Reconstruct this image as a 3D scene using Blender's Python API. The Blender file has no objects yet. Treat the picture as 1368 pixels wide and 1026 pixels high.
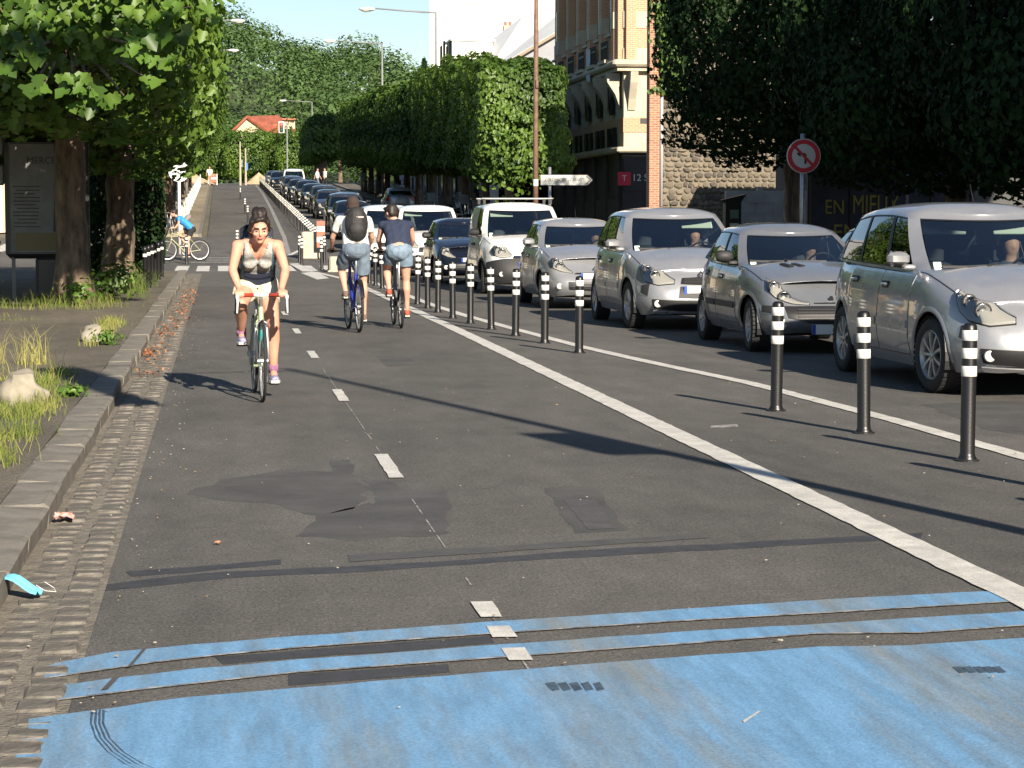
import bpy, bmesh, math, random
import numpy as np
from mathutils import Vector, Matrix
S = bpy.context.scene
COL = S.collection
rnd = random.Random(7)
R = math.radians
# ------------------------------------------------------------------ camera
YAW = math.atan(390/3000); PIT = math.atan(223/3000); FPX = 3000.0
FH = Vector((math.sin(YAW), math.cos(YAW), 0)); RT = Vector((math.cos(YAW), -math.sin(YAW), 0)); UPV = Vector((0, 0, 1))
FW = FH*math.cos(PIT) - UPV*math.sin(PIT); UU = FH*math.sin(PIT) + UPV*math.cos(PIT)
CAMP = Vector((0, 0, 1.5))
cam = bpy.data.cameras.new('camera'); camo = bpy.data.objects.new('camera', cam); COL.objects.link(camo)
m = Matrix((RT, UU, -FW)).transposed().to_4x4(); m.translation = CAMP; camo.matrix_world = m
cam.sensor_width = 36; cam.lens = 36*FPX/1368; cam.clip_start = .1; cam.clip_end = 4000
S.camera = camo
# ------------------------------------------------------------------ light
SUN_EL = R(26); SUN_AZ_OFF = R(22) - YAW     # sun stands behind the camera, to the right
sd = -(FH*math.cos(R(22))) + RT*math.sin(R(22))   # horizontal direction towards the sun
sun_dir = Vector((sd.x*math.cos(SUN_EL), sd.y*math.cos(SUN_EL), math.sin(SUN_EL)))
w = bpy.data.worlds.new('World'); S.world = w; w.use_nodes = True
nt = w.node_tree; bg = nt.nodes['Background']; sky = nt.nodes.new('ShaderNodeTexSky')
sky.sky_type = 'NISHITA'; sky.sun_disc = False; sky.sun_elevation = SUN_EL
sky.sun_rotation = math.atan2(sun_dir.x, sun_dir.y); sky.air_density = 1.0; sky.dust_density = .3; sky.ozone_density = 2.0
nt.links.new(sky.outputs[0], bg.inputs[0]); bg.inputs[1].default_value = .052
sl = bpy.data.lights.new('sun', 'SUN'); sl.energy = 4.4; sl.angle = R(.5); sl.color = (1, .89, .74)
so = bpy.data.objects.new('sun', sl); COL.objects.link(so); so.rotation_euler = sun_dir.to_track_quat('Z', 'Y').to_euler()
S.view_settings.view_transform = 'Standard'; S.view_settings.look = 'None'; S.view_settings.gamma = 1
S.view_settings.exposure = 1.27
S.cycles.max_bounces = 6; S.cycles.transparent_max_bounces = 12; S.cycles.caustics_reflective = False; S.cycles.caustics_refractive = False
# ------------------------------------------------------------------ place helpers
def H(y):                                   # height of the street: level, then climbing beyond the crossing
    if y < 62: return 0.0
    if y < 74: return .032*(y-62)**2/24
    if y < 205: return .032*(y-68)
    if y < 235: return .032*(y-68) - .032*(y-205)**2/60
    return .032*(220-68)
def PX(px, py, d):                          # point seen at photo pixel (px,py), d metres ahead
    r = FW*FPX + RT*(px-684) + UU*(513-py)
    return CAMP + r*(d/r.dot(FH))
def G(px, py, lev=0.0):
    r = (FW*FPX + RT*(px-684) + UU*(513-py))/FPX
    lo, hi = 1.0, 400.0
    f = lambda t: (CAMP.z + r.z*t) - H(r.y*t) - lev
    a = lo
    while a < hi and f(a) > 0: a *= 1.02
    lo = a/1.02; hi = a
    for _ in range(30):
        mid = (lo+hi)/2
        if f(mid) > 0: lo = mid
        else: hi = mid
    p = CAMP + r*lo
    return Vector((p.x, p.y, H(p.y)+lev))
# ------------------------------------------------------------------ materials
MATS = {}
def mat(name, col, rough=.6, metal=0, var=0, scale=6, bump=0, bscale=60, spec=.5, coat=0, emit=None, col2=None, detail=4, stretch=None, bdist=.01):
    if name in MATS: return MATS[name]
    m = bpy.data.materials.new(name); m.use_nodes = True; MATS[name] = m
    n = m.node_tree; L = n.links; p = n.nodes['Principled BSDF']
    p.inputs['Base Color'].default_value = (*col, 1); p.inputs['Roughness'].default_value = rough; p.inputs['Metallic'].default_value = metal
    p.inputs['Specular IOR Level'].default_value = spec; p.inputs['Coat Weight'].default_value = coat; p.inputs['Coat Roughness'].default_value = .04
    if emit: p.inputs['Emission Color'].default_value = (*emit[0], 1); p.inputs['Emission Strength'].default_value = emit[1]
    if var or bump or col2:
        tc = n.nodes.new('ShaderNodeTexCoord'); mp = n.nodes.new('ShaderNodeMapping'); L.new(tc.outputs['Object'], mp.inputs[0])
        if stretch: mp.inputs['Scale'].default_value = stretch
    if var or col2:
        t = n.nodes.new('ShaderNodeTexNoise'); t.inputs['Scale'].default_value = scale; t.inputs['Detail'].default_value = detail; t.inputs['Roughness'].default_value = .65
        L.new(mp.outputs[0], t.inputs[0])
        r = n.nodes.new('ShaderNodeValToRGB'); r.color_ramp.elements[0].position = .34; r.color_ramp.elements[1].position = .68
        c1 = tuple(c*(1-var) for c in col); c2 = col2 if col2 else tuple(min(1, c*(1+var)) for c in col)
        r.color_ramp.elements[0].color = (*c1, 1); r.color_ramp.elements[1].color = (*c2, 1)
        L.new(t.outputs[0], r.inputs[0]); L.new(r.outputs[0], p.inputs['Base Color'])
    if bump:
        t2 = n.nodes.new('ShaderNodeTexNoise'); t2.inputs['Scale'].default_value = bscale; t2.inputs['Detail'].default_value = 3
        L.new(mp.outputs[0], t2.inputs[0])
        b = n.nodes.new('ShaderNodeBump'); b.inputs['Strength'].default_value = bump; b.inputs['Distance'].default_value = bdist
        L.new(t2.outputs[0], b.inputs['Height']); L.new(b.outputs[0], p.inputs['Normal'])
    return m
def leafmat(name, c1, c2, trans=.24, rough=.45):
    m = bpy.data.materials.new(name); m.use_nodes = True; n = m.node_tree; L = n.links; p = n.nodes['Principled BSDF']; out = n.nodes['Material Output']
    at = n.nodes.new('ShaderNodeAttribute'); at.attribute_name = 'tint'
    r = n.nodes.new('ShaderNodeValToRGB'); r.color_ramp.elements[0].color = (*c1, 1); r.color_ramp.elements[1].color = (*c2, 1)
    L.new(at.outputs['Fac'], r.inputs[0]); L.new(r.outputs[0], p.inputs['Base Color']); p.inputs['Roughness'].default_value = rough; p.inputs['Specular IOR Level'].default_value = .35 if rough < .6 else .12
    tr = n.nodes.new('ShaderNodeBsdfTranslucent'); mx = n.nodes.new('ShaderNodeMixRGB'); mx.blend_type = 'MULTIPLY'; mx.inputs[0].default_value = 1
    mx.inputs[2].default_value = (1.5, 1.7, .5, 1); L.new(r.outputs[0], mx.inputs[1]); L.new(mx.outputs[0], tr.inputs[0])
    ms = n.nodes.new('ShaderNodeMixShader'); ms.inputs[0].default_value = trans; L.new(p.outputs[0], ms.inputs[1]); L.new(tr.outputs[0], ms.inputs[2]); L.new(ms.outputs[0], out.inputs[0])
    return m
def glassmat(name, tint, refl=1.0, fac=None):
    m = bpy.data.materials.new(name); m.use_nodes = True; n = m.node_tree; L = n.links; n.nodes.remove(n.nodes['Principled BSDF']); out = n.nodes['Material Output']
    t = n.nodes.new('ShaderNodeBsdfTransparent'); t.inputs[0].default_value = (*tint, 1)
    g = n.nodes.new('ShaderNodeBsdfGlossy'); g.inputs['Roughness'].default_value = .02; g.inputs[0].default_value = (refl, refl, refl, 1)
    f = n.nodes.new('ShaderNodeFresnel'); f.inputs[0].default_value = 1.6
    mth = n.nodes.new('ShaderNodeMath'); mth.operation = 'ADD'; mth.inputs[1].default_value = .13; mth.use_clamp = True; L.new(f.outputs[0], mth.inputs[0])
    ms = n.nodes.new('ShaderNodeMixShader'); L.new(mth.outputs[0], ms.inputs[0]); L.new(t.outputs[0], ms.inputs[1]); L.new(g.outputs[0], ms.inputs[2]); L.new(ms.outputs[0], out.inputs[0])
    return m
# ------------------------------------------------------------------ object helpers
def link(name, me, parent=None, mats=None):
    o = bpy.data.objects.new(name, me); COL.objects.link(o)
    if mats and me is not None and len(me.materials) == 0:
        for k in (mats if isinstance(mats, (list, tuple)) else [mats]): me.materials.append(k)
    if parent: o.parent = parent
    return o
def tag(o, label=None, cat=None, group=None, kind=None):
    if label: o['label'] = label
    if cat: o['category'] = cat
    if group: o['group'] = group
    if kind: o['kind'] = kind
    return o
def thing(name, label, cat, loc=(0, 0, 0), rz=0, group=None):
    o = bpy.data.objects.new(name, None); COL.objects.link(o); o.location = loc; o.rotation_euler = (0, 0, rz)
    return tag(o, label, cat, group)
def copy_tree(o, parent=None):
    kids = [k for k in o.children]
    c = o.copy(); COL.objects.link(c); c.parent = parent
    for k in kids: copy_tree(k, c)
    return c
class MB:
    def __init__(s): s.v = []; s.f = []; s.m = []
    def add(s, vs, fs, mi=0):
        o = len(s.v); s.v += [tuple(v) for v in vs]; s.f += [tuple(i+o for i in f) for f in fs]; s.m += [mi]*len(fs); return s
    def box(s, c, d, mi=0, rz=0, taper=1.0, M=None, bev=0):
        x, y, z = d[0]/2, d[1]/2, d[2]/2
        if bev > 0:
            b = min(bev, x*.9, y*.9, z*.9); vs = []
            ring = lambda xx, yy, zz: [(-xx+b, -yy, zz), (xx-b, -yy, zz), (xx, -yy+b, zz), (xx, yy-b, zz), (xx-b, yy, zz), (-xx+b, yy, zz), (-xx, yy-b, zz), (-xx, -yy+b, zz)]
            vs = ring(x-b, y-b, -z) + ring(x, y, -z+b) + ring(x, y, z-b) + ring(x-b, y-b, z)
            fs = [tuple(range(7, -1, -1)), tuple(range(24, 32))]
            for k in range(3):
                for i in range(8): j = (i+1) % 8; fs.append((k*8+i, k*8+j, k*8+8+j, k*8+8+i))
        else:
            vs = [(-x, -y, -z), (x, -y, -z), (x, y, -z), (-x, y, -z), (-x*taper, -y*taper, z), (x*taper, -y*taper, z), (x*taper, y*taper, z), (-x*taper, y*taper, z)]
            fs = [(3, 2, 1, 0), (4, 5, 6, 7), (0, 1, 5, 4), (1, 2, 6, 5), (2, 3, 7, 6), (3, 0, 4, 7)]
        if M is None: M = Matrix.Rotation(rz, 3, 'Z')
        c = Vector(c); return s.add([M @ Vector(v) + c for v in vs], fs, mi)
    def tube(s, pts, rad, n=8, mi=0, cap=True, sx=1.0):
        pts = [Vector(p) for p in pts]; rad = rad if isinstance(rad, (list, tuple)) else [rad]*len(pts)
        vs = []; a = None
        for i, p in enumerate(pts):
            d = (pts[min(i+1, len(pts)-1)] - pts[max(i-1, 0)]).normalized()
            if a is None:
                a = d.orthogonal().normalized() if abs(d.z) < .9 else Vector((1, 0, 0))
            a = (a - d*a.dot(d)).normalized(); b = d.cross(a)
            for k in range(n):
                t = 2*math.pi*k/n; vs.append(p + (a*math.cos(t)*sx + b*math.sin(t))*rad[i])
        fs = []
        for i in range(len(pts)-1):
            for k in range(n):
                j = (k+1) % n; fs.append((i*n+k, i*n+j, (i+1)*n+j, (i+1)*n+k))
        if cap: fs.append(tuple(range(n-1, -1, -1))); fs.append(tuple(range((len(pts)-1)*n, len(pts)*n)))
        return s.add(vs, fs, mi)
    def lathe(s, prof, n=24, axis='z', c=(0, 0, 0), mi=0, closed=False):
        vs = []; fs = []; c = Vector(c)
        for r, h in prof:
            for k in range(n):
                t = 2*math.pi*k/n; a, b = r*math.cos(t), r*math.sin(t)
                vs.append(c + Vector({'z': (a, b, h), 'x': (h, a, b), 'y': (b, h, a)}[axis]))
        P = len(prof)
        for i in range(P if closed else P-1):
            i2 = (i+1) % P
            for k in range(n):
                j = (k+1) % n; fs.append((i*n+k, i*n+j, i2*n+j, i2*n+k))
        return s.add(vs, fs, mi)
    def grid(s, P, mi=0, wrap=False, flip=False):
        rows = len(P); cols = len(P[0]); vs = [p for r in P for p in r]; fs = []
        for i in range(rows-1):
            for j in range(cols-1):
                q = (i*cols+j, i*cols+j+1, (i+1)*cols+j+1, (i+1)*cols+j); fs.append(q[::-1] if flip else q)
        return s.add(vs, fs, mi)
    def build(s, name, mats, parent=None, smooth=False, merge=False, angle=None):
        me = bpy.data.meshes.new(name); me.from_pydata([tuple(v) for v in s.v], [], s.f); me.update()
        for k in (mats if isinstance(mats, (list, tuple)) else [mats]): me.materials.append(k)
        if any(s.m): me.polygons.foreach_set('material_index', s.m)
        if merge:
            b = bmesh.new(); b.from_mesh(me); bmesh.ops.remove_doubles(b, verts=b.verts, dist=.0008); b.to_mesh(me); b.free()
        if smooth: me.polygons.foreach_set('use_smooth', [True]*len(me.polygons))
        if angle is not None: me.set_sharp_from_angle(angle=R(angle))
        o = bpy.data.objects.new(name, me); COL.objects.link(o)
        if parent: o.parent = parent
        return o
LOBED = ([(0, 0, 0), (-.06, .3, .05), (.2, .5, .12), (.42, .27, .05), (.62, .36, .1), (1, 0, -.12), (.62, -.36, .1), (.42, -.27, .05), (.2, -.5, .12), (-.06, -.3, .05)], [(0, 1, 2, 3, 4, 5), (5, 6, 7, 8, 9, 0)])
OVAL = ([(0, 0, 0), (.35, .3, .06), (.8, .22, .03), (1, 0, -.08), (.8, -.22, .03), (.35, -.3, .06)], [(0, 1, 2, 3), (3, 4, 5, 0)])
DIAM = ([(0, 0, 0), (.5, .38, .08), (1, 0, 0), (.5, -.38, .08)], [(0, 1, 2, 3)])
def leaves(name, C_, N_, size, shape, m, seed=1, droop=.7, loose=.7, tint=None, up=.25):
    g = np.random.RandomState(seed); C_ = np.asarray(C_, float); N_ = np.asarray(N_, float); n = len(C_)
    N_ = N_/(np.linalg.norm(N_, axis=1, keepdims=True)+1e-9)
    nn = N_ + g.normal(0, loose*.55, (n, 3)); nn[:, 2] += up; nn /= np.linalg.norm(nn, axis=1, keepdims=True)+1e-9
    t = g.normal(0, .55, (n, 3)) + N_*.25; t[:, 2] -= droop; t -= nn*np.sum(t*nn, 1, keepdims=True); t /= np.linalg.norm(t, axis=1, keepdims=True)+1e-9
    b = np.cross(nn, t); T, F = shape; T = np.array(T); K = len(T)
    sz = np.asarray(size)*g.uniform(.65, 1.25, n); sz = sz.reshape(-1, 1, 1)
    V = C_[:, None, :] + sz*((T[None, :, 0:1]-.5)*t[:, None, :] + T[None, :, 1:2]*b[:, None, :] + T[None, :, 2:3]*nn[:, None, :])
    me = bpy.data.meshes.new(name); me.vertices.add(n*K); me.vertices.foreach_set('co', V.astype(np.float32).ravel())
    loops = np.concatenate([np.array(f) for f in F]); ll = len(loops); off = (np.arange(n)*K)[:, None]
    me.loops.add(n*ll); me.loops.foreach_set('vertex_index', (loops[None, :]+off).astype(np.int32).ravel())
    starts = np.cumsum([0]+[len(f) for f in F])[:-1]; me.polygons.add(n*len(F))
    me.polygons.foreach_set('loop_start', ((np.arange(n)*ll)[:, None]+starts[None, :]).astype(np.int32).ravel())
    me.update(calc_edges=True)
    a = me.attributes.new('tint', 'FLOAT', 'FACE'); tv = g.uniform(0, 1, n) if tint is None else np.clip(np.asarray(tint)+g.normal(0, .15, n), 0, 1)
    a.data.foreach_set('value', np.repeat(tv, len(F)).astype(np.float32)); me.materials.append(m)
    return me
def noise3(P, seed=0, k=6, f=1.0):               # cheap smooth noise from a few sine waves
    g = np.random.RandomState(seed); o = np.zeros(len(P))
    for i in range(k):
        d = g.normal(0, 1, 3)*f; o += np.sin(P @ d + g.uniform(0, 6.3))
    return o/k**.5
def fix_mesh(vs, seed): pass
def remesh(name, mb, mats, voxel=.01, smooth=4, parent=None, sfac=.5, disp=None, adapt=0):
    o = mb.build(name, mats); md = o.modifiers.new('r', 'REMESH'); md.mode = 'VOXEL'; md.voxel_size = voxel; md.adaptivity = adapt
    if smooth: sm = o.modifiers.new('s', 'SMOOTH'); sm.iterations = smooth; sm.factor = sfac
    dg = bpy.context.evaluated_depsgraph_get(); me = bpy.data.meshes.new_from_object(o.evaluated_get(dg)); old = o.data
    o.modifiers.clear(); o.data = me; me.name = name; bpy.data.meshes.remove(old)
    if len(me.materials) == 0:
        for k in (mats if isinstance(mats, (list, tuple)) else [mats]): me.materials.append(k)
    if disp:
        co = np.empty(len(me.vertices)*3, np.float32); me.vertices.foreach_get('co', co); co = co.reshape(-1, 3)
        no = np.empty(len(me.vertices)*3, np.float32); me.vertices.foreach_get('normal', no); no = no.reshape(-1, 3)
        co = co + no*(disp[0]*noise3(co, 3, 8, disp[1]))[:, None]; me.vertices.foreach_set('co', co.astype(np.float32).ravel()); me.update()
    me.polygons.foreach_set('use_smooth', [True]*len(me.polygons))
    if parent: o.parent = parent
    return o
# ------------------------------------------------------------------ shared materials
def asphalt_mat(name, base, warm, sc=1.0, crack=.5):
    m = bpy.data.materials.new(name); m.use_nodes = True; n = m.node_tree; L = n.links; p = n.nodes['Principled BSDF']
    tc = n.nodes.new('ShaderNodeTexCoord')
    def noise(s, d=4, stretch=None):
        t = n.nodes.new('ShaderNodeTexNoise'); t.inputs['Scale'].default_value = s; t.inputs['Detail'].default_value = d; t.inputs['Roughness'].default_value = .7
        if stretch:
            mp = n.nodes.new('ShaderNodeMapping'); mp.inputs['Scale'].default_value = stretch; L.new(tc.outputs['Object'], mp.inputs[0]); L.new(mp.outputs[0], t.inputs[0])
        else: L.new(tc.outputs['Object'], t.inputs[0])
        return t.outputs[0]
    def ramp(src, a, b, ca, cb):
        r = n.nodes.new('ShaderNodeValToRGB'); e = r.color_ramp.elements; e[0].position = a; e[1].position = b; e[0].color = (*ca, 1); e[1].color = (*cb, 1); L.new(src, r.inputs[0]); return r.outputs[0]
    def mul(a, b, f=1.0, mode='MULTIPLY'):
        x = n.nodes.new('ShaderNodeMixRGB'); x.blend_type = mode; x.inputs[0].default_value = f; L.new(a, x.inputs[1]); L.new(b, x.inputs[2]); return x.outputs[0]
    big = ramp(noise(.35, 5, (1, .35, 1)), .3, .7, tuple(c*.78 for c in base), tuple(c*1.18 for c in warm))
    mid = ramp(noise(3, 5, (1, .35, 1)), .3, .7, (.80,)*3, (1.14,)*3)
    fine = ramp(noise(95, 3), .36, .66, (.42,)*3, (1.75, 1.70, 1.6))
    fine2 = ramp(noise(45, 3), .38, .62, (.8,)*3, (1.18,)*3)
    v = n.nodes.new('ShaderNodeTexVoronoi'); v.inputs['Scale'].default_value = 26; L.new(tc.outputs['Object'], v.inputs[0])
    speck = ramp(v.outputs['Distance'], .05, .10, (2.6, 2.5, 2.3), (1, 1, 1))
    sp2 = ramp(noise(7, 3), .44, .58, (1, 1, 1), (0, 0, 0))
    one = n.nodes.new('ShaderNodeMixRGB'); L.new(sp2, one.inputs[0]); L.new(speck, one.inputs[1]); one.inputs[1].default_value = (1, 1, 1, 1); one.inputs[2].default_value = (1, 1, 1, 1); 
    c = mul(mul(mul(big, mid), fine, .8), fine2); c = mul(c, one.outputs[0])
    L.new(c, p.inputs['Base Color']); p.inputs['Roughness'].default_value = .85; p.inputs['Specular IOR Level'].default_value = .3
    b = n.nodes.new('ShaderNodeBump'); b.inputs['Strength'].default_value = .6; b.inputs['Distance'].default_value = .006; L.new(noise(120, 2), b.inputs['Height'])
    b2 = n.nodes.new('ShaderNodeBump'); b2.inputs['Strength'].default_value = .35; b2.inputs['Distance'].default_value = .03; L.new(noise(6, 4), b2.inputs['Height']); L.new(b.outputs[0], b2.inputs['Normal'])
    L.new(b2.outputs[0], p.inputs['Normal'])
    return m
def paint_mat(name, col, worn, amount=.5, streak=(3, 1, 1), sc=2.0, rough=.6, lo=.45, hi=.75):
    m = bpy.data.materials.new(name); m.use_nodes = True; n = m.node_tree; L = n.links; p = n.nodes['Principled BSDF']; tc = n.nodes.new('ShaderNodeTexCoord')
    def noise(s, d, st):
        t = n.nodes.new('ShaderNodeTexNoise'); t.inputs['Scale'].default_value = s; t.inputs['Detail'].default_value = d; t.inputs['Roughness'].default_value = .68
        mp = n.nodes.new('ShaderNodeMapping'); mp.inputs['Scale'].default_value = st; mp.inputs['Rotation'].default_value = (0, 0, .5 if st[1] != st[0] else 0); L.new(tc.outputs['Object'], mp.inputs[0]); L.new(mp.outputs[0], t.inputs[0]); return t.outputs[0]
    r = n.nodes.new('ShaderNodeValToRGB'); e = r.color_ramp.elements; e[0].position = lo; e[1].position = hi; e[0].color = (0,)*3+(1,); e[1].color = (amount,)*3+(1,); L.new(noise(sc, 6, streak), r.inputs[0])
    mx = n.nodes.new('ShaderNodeMixRGB'); L.new(r.outputs[0], mx.inputs[0]); mx.inputs[1].default_value = (*col, 1); mx.inputs[2].default_value = (*worn, 1)
    r2 = n.nodes.new('ShaderNodeValToRGB'); e = r2.color_ramp.elements; e[0].position = .36; e[1].position = .64; e[0].color = (.78,)*3+(1,); e[1].color = (1.14,)*3+(1,); L.new(noise(110, 3, (1, 1, 1)), r2.inputs[0])
    r3 = n.nodes.new('ShaderNodeValToRGB'); e = r3.color_ramp.elements; e[0].position = .32; e[1].position = .68; e[0].color = (.78,)*3+(1,); e[1].color = (1.14,)*3+(1,); L.new(noise(5, 5, streak), r3.inputs[0])
    a = n.nodes.new('ShaderNodeMixRGB'); a.blend_type = 'MULTIPLY'; a.inputs[0].default_value = 1; L.new(mx.outputs[0], a.inputs[1]); L.new(r2.outputs[0], a.inputs[2])
    b = n.nodes.new('ShaderNodeMixRGB'); b.blend_type = 'MULTIPLY'; b.inputs[0].default_value = 1; L.new(a.outputs[0], b.inputs[1]); L.new(r3.outputs[0], b.inputs[2])
    L.new(b.outputs[0], p.inputs['Base Color']); p.inputs['Roughness'].default_value = rough
    bp = n.nodes.new('ShaderNodeBump'); bp.inputs['Strength'].default_value = .5; bp.inputs['Distance'].default_value = .004; L.new(noise(120, 2, (1, 1, 1)), bp.inputs['Height']); L.new(bp.outputs[0], p.inputs['Normal'])
    return m
M_ASPH = asphalt_mat('asphalt', (.090, .088, .085), (.108, .104, .098))
M_PAVE = asphalt_mat('pavement_asphalt', (.105, .094, .076), (.14, .125, .10))
M_TAN = asphalt_mat('tan_pavement', (.22, .19, .14), (.27, .235, .18))
M_TAR = mat('tar_patch', (.040, .039, .040), .62, var=.25, scale=9, bump=.4, bscale=120)
M_TAR2 = mat('old_tar_patch', (.070, .068, .066), .75, var=.2, scale=5, bump=.5, bscale=120)
M_STAIN = mat('oil_stained_asphalt', (.058, .056, .053), .75, var=.12, scale=2.2, bump=.5, bscale=120, col2=(.086, .082, .076))
M_BLUE = paint_mat('blue_road_paint', (.15, .315, .51), (.20, .235, .25), 1.0, (2.4, .30, 1), .9, lo=.44, hi=.66)
M_WHITE = paint_mat('white_road_paint', (.60, .58, .53), (.30, .28, .25), .45, (1, 1, 1), 8)
M_WHITE2 = paint_mat('worn_white_paint', (.42, .40, .37), (.09, .085, .08), .9, (1, 1, 1), 12, lo=.4, hi=.6)
M_KERB = mat('granite_kerb', (.165, .15, .125), .8, var=.25, scale=5, bump=.6, bscale=40)
M_SETT = mat('sett_stone', (.125, .113, .094), .75, var=.4, scale=9, bump=.7, bscale=50)
M_MORT = mat('gutter_mortar', (.17, .152, .122), .9, var=.35, scale=10, bump=.8, bscale=60, bdist=.02)
M_STEEL = mat('galvanised_steel', (.42, .43, .44), .45, .7, var=.15, scale=8)
M_GREYP = mat('grey_painted_metal', (.20, .21, .21), .5, var=.1)
M_BLACKP = mat('black_plastic', (.008, .008, .009), .38, bump=.1, bscale=90)
M_REFL = mat('white_reflective_band', (.66, .65, .60), .4, var=.16, scale=14)
M_RUST = mat('rusty_brown_post', (.15, .085, .055), .7, var=.3, scale=7)
M_BARK = mat('bark', (.11, .082, .058), .9, var=.5, scale=7, bump=1.0, bscale=14, stretch=(1, 1, .3), bdist=.05, col2=(.26, .19, .13))
M_RUB = mat('rubber', (.018, .018, .019), .8, bump=.3, bscale=80)
M_SKIN = mat('skin', (.55, .31, .22), .62, var=.1, scale=9)
M_SKIN_RED = mat('sunburnt_skin', (.56, .28, .19), .62, var=.16, scale=7)
M_LEAF = leafmat('lime_leaf', (.026, .060, .011), (.12, .20, .030))
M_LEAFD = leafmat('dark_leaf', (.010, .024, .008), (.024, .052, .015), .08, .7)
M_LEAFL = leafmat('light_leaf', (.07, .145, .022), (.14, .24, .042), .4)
M_LEAFF = leafmat('far_leaf', (.042, .080, .027), (.090, .145, .048), .12, .7)
M_GRASS = leafmat('dry_grass', (.10, .16, .03), (.42, .38, .13), .3, .7)
# ================================================================== SETTING
def ysamp(y0, y1, st=3.0):
    n = max(1, int(math.ceil((y1-y0)/st))); return [y0+(y1-y0)*i/n for i in range(n+1)]
def strip(name, x0, x1, y0, y1, lev, m, kind='structure', st=3.0, parent=None, nx=1, thick=0):
    b = MB(); ys = ysamp(y0, y1, st)
    P = [[(x0+(x1-x0)*j/nx, y, H(y)+lev) for j in range(nx+1)] for y in ys]
    b.grid(P, flip=True)
    if thick:
        b.grid([[(x0, y, H(y)+lev-thick), (x0, y, H(y)+lev)] for y in ys], flip=True); b.grid([[(x1, y, H(y)+lev), (x1, y, H(y)+lev-thick)] for y in ys], flip=True)
        for y, f in ((y0, 0), (y1, 1)):
            q = [(x0, y, H(y)+lev-thick), (x1, y, H(y)+lev-thick), (x1, y, H(y)+lev), (x0, y, H(y)+lev)]; b.add(q, [(0, 1, 2, 3) if not f else (3, 2, 1, 0)])
    o = b.build(name, m, parent); 
    if kind: o['kind'] = kind
    return o
ground_m = mat('earth', (.11, .10, .07), .9, var=.3, scale=.3)
b = MB(); ys = ysamp(-80, 330, 5)+[500, 900, 1500]; b.grid([[(x, y, H(y)-.05) for x in (-1200, -300, -60, -8, 0, 8, 60, 300, 1200)] for y in ys], flip=True)
tag(b.build('ground', ground_m), kind='structure')
X0 = -.83; XG = -.47; XR = 10.3
tag(strip('road', XG, XR, -45, 300, 0, M_ASPH, nx=3), kind='structure')
strip('side_street', -90, XG, 60.2, 90, .001, M_ASPH); strip('side_street', XR, 90, 60.5, 78, .001, M_ASPH)
strip('cross_street', -90, 120, 207, 222, .006, M_ASPH)
pave_l = strip('pavement', -14, X0-.25, -45, 59.5, .10, M_PAVE, thick=.13)
strip('pavement', -5, X0-.02, 90.5, 206, .11, M_TAN, thick=.12)
strip('pavement', XR+.3, 60, -45, 60, .125, M_PAVE, thick=.13)
strip('pavement', XR+.3, 60, 78.5, 206, .125, M_PAVE, thick=.13)
strip('pavement', -90, -.9, 222.2, 300, .12, M_TAN, thick=.13); strip('pavement', 10.6, 90, 222.2, 300, .12, M_TAN, thick=.13)
# ---- gutter: two rows of granite setts bedded in mortar
gut = strip('gutter', X0-.02, XG, -45, 60.2, .002, M_MORT)
def sett_mesh(i):
    b = MB(); g = random.Random(i); l, wd, h = .080+g.uniform(-.012, .006), .066, .014
    b.box((0, 0, 0), (wd*2, l*2, h*2), bev=.014); b.v = [(x+g.uniform(-.004, .004), y+g.uniform(-.006, .006), z+g.uniform(-.004, .003)) for x, y, z in b.v]
    me = b.build('x', M_SETT); d = me.data; bpy.data.objects.remove(me); return d
setts = [sett_mesh(i) for i in range(7)]
y = 6.0; k = 0
far = MB()
while y < 56:
    for xo in (-.735, -.565):
        yy = y + (.05 if xo < -.6 else 0)
        if k < 290:
            o = link('paving_stone', setts[rnd.randrange(7)], gut); o.location = (xo+rnd.uniform(-.008, .008), yy, -.005+rnd.uniform(-.006, .006)); o.rotation_euler = (rnd.uniform(-.06, .06), rnd.uniform(-.05, .05), rnd.uniform(-.05, .05)); k += 1
        else: far.box((xo, yy, .008+rnd.uniform(-.004, .006)), (.115, .15, .03))
    y += .185
tag(far.build('paving_stones', M_SETT, gut), kind='stuff')
# ---- kerb stones
kerb = strip('kerb', X0-.26, X0-.02, -45, 59.4, .04, M_MORT, st=60, thick=.05)
b = MB(); b.box((0, 0, 0), (.24, .994, .16), bev=.016); t = b.build('x', M_KERB); kms = []
for i in range(5):
    d = t.data.copy(); g = random.Random(i+50)
    for v in d.vertices: v.co.x += g.uniform(-.014, .008); v.co.z += g.uniform(-.011, .006); v.co.y += g.uniform(-.006, .006)
    kms.append(d)
bpy.data.objects.remove(t)
for i in range(0, 58):
    o = link('kerb_stone', kms[rnd.randrange(5)], kerb); o.location = (X0-.13+rnd.uniform(-.006, .006), 2.5+i, .027+rnd.uniform(-.006, .005)); o.rotation_euler = (0, rnd.uniform(-.02, .03), rnd.uniform(-.012, .012))
kerb2 = strip('kerb', XR, XR+.3, -45, 60, .13, M_KERB, thick=.2); strip('kerb', XR, XR+.3, 78.5, 206, .13, M_KERB, thick=.2)
strip('kerb', X0-.02, X0+.13, 90.5, 206, .12, M_KERB, thick=.2)
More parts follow.
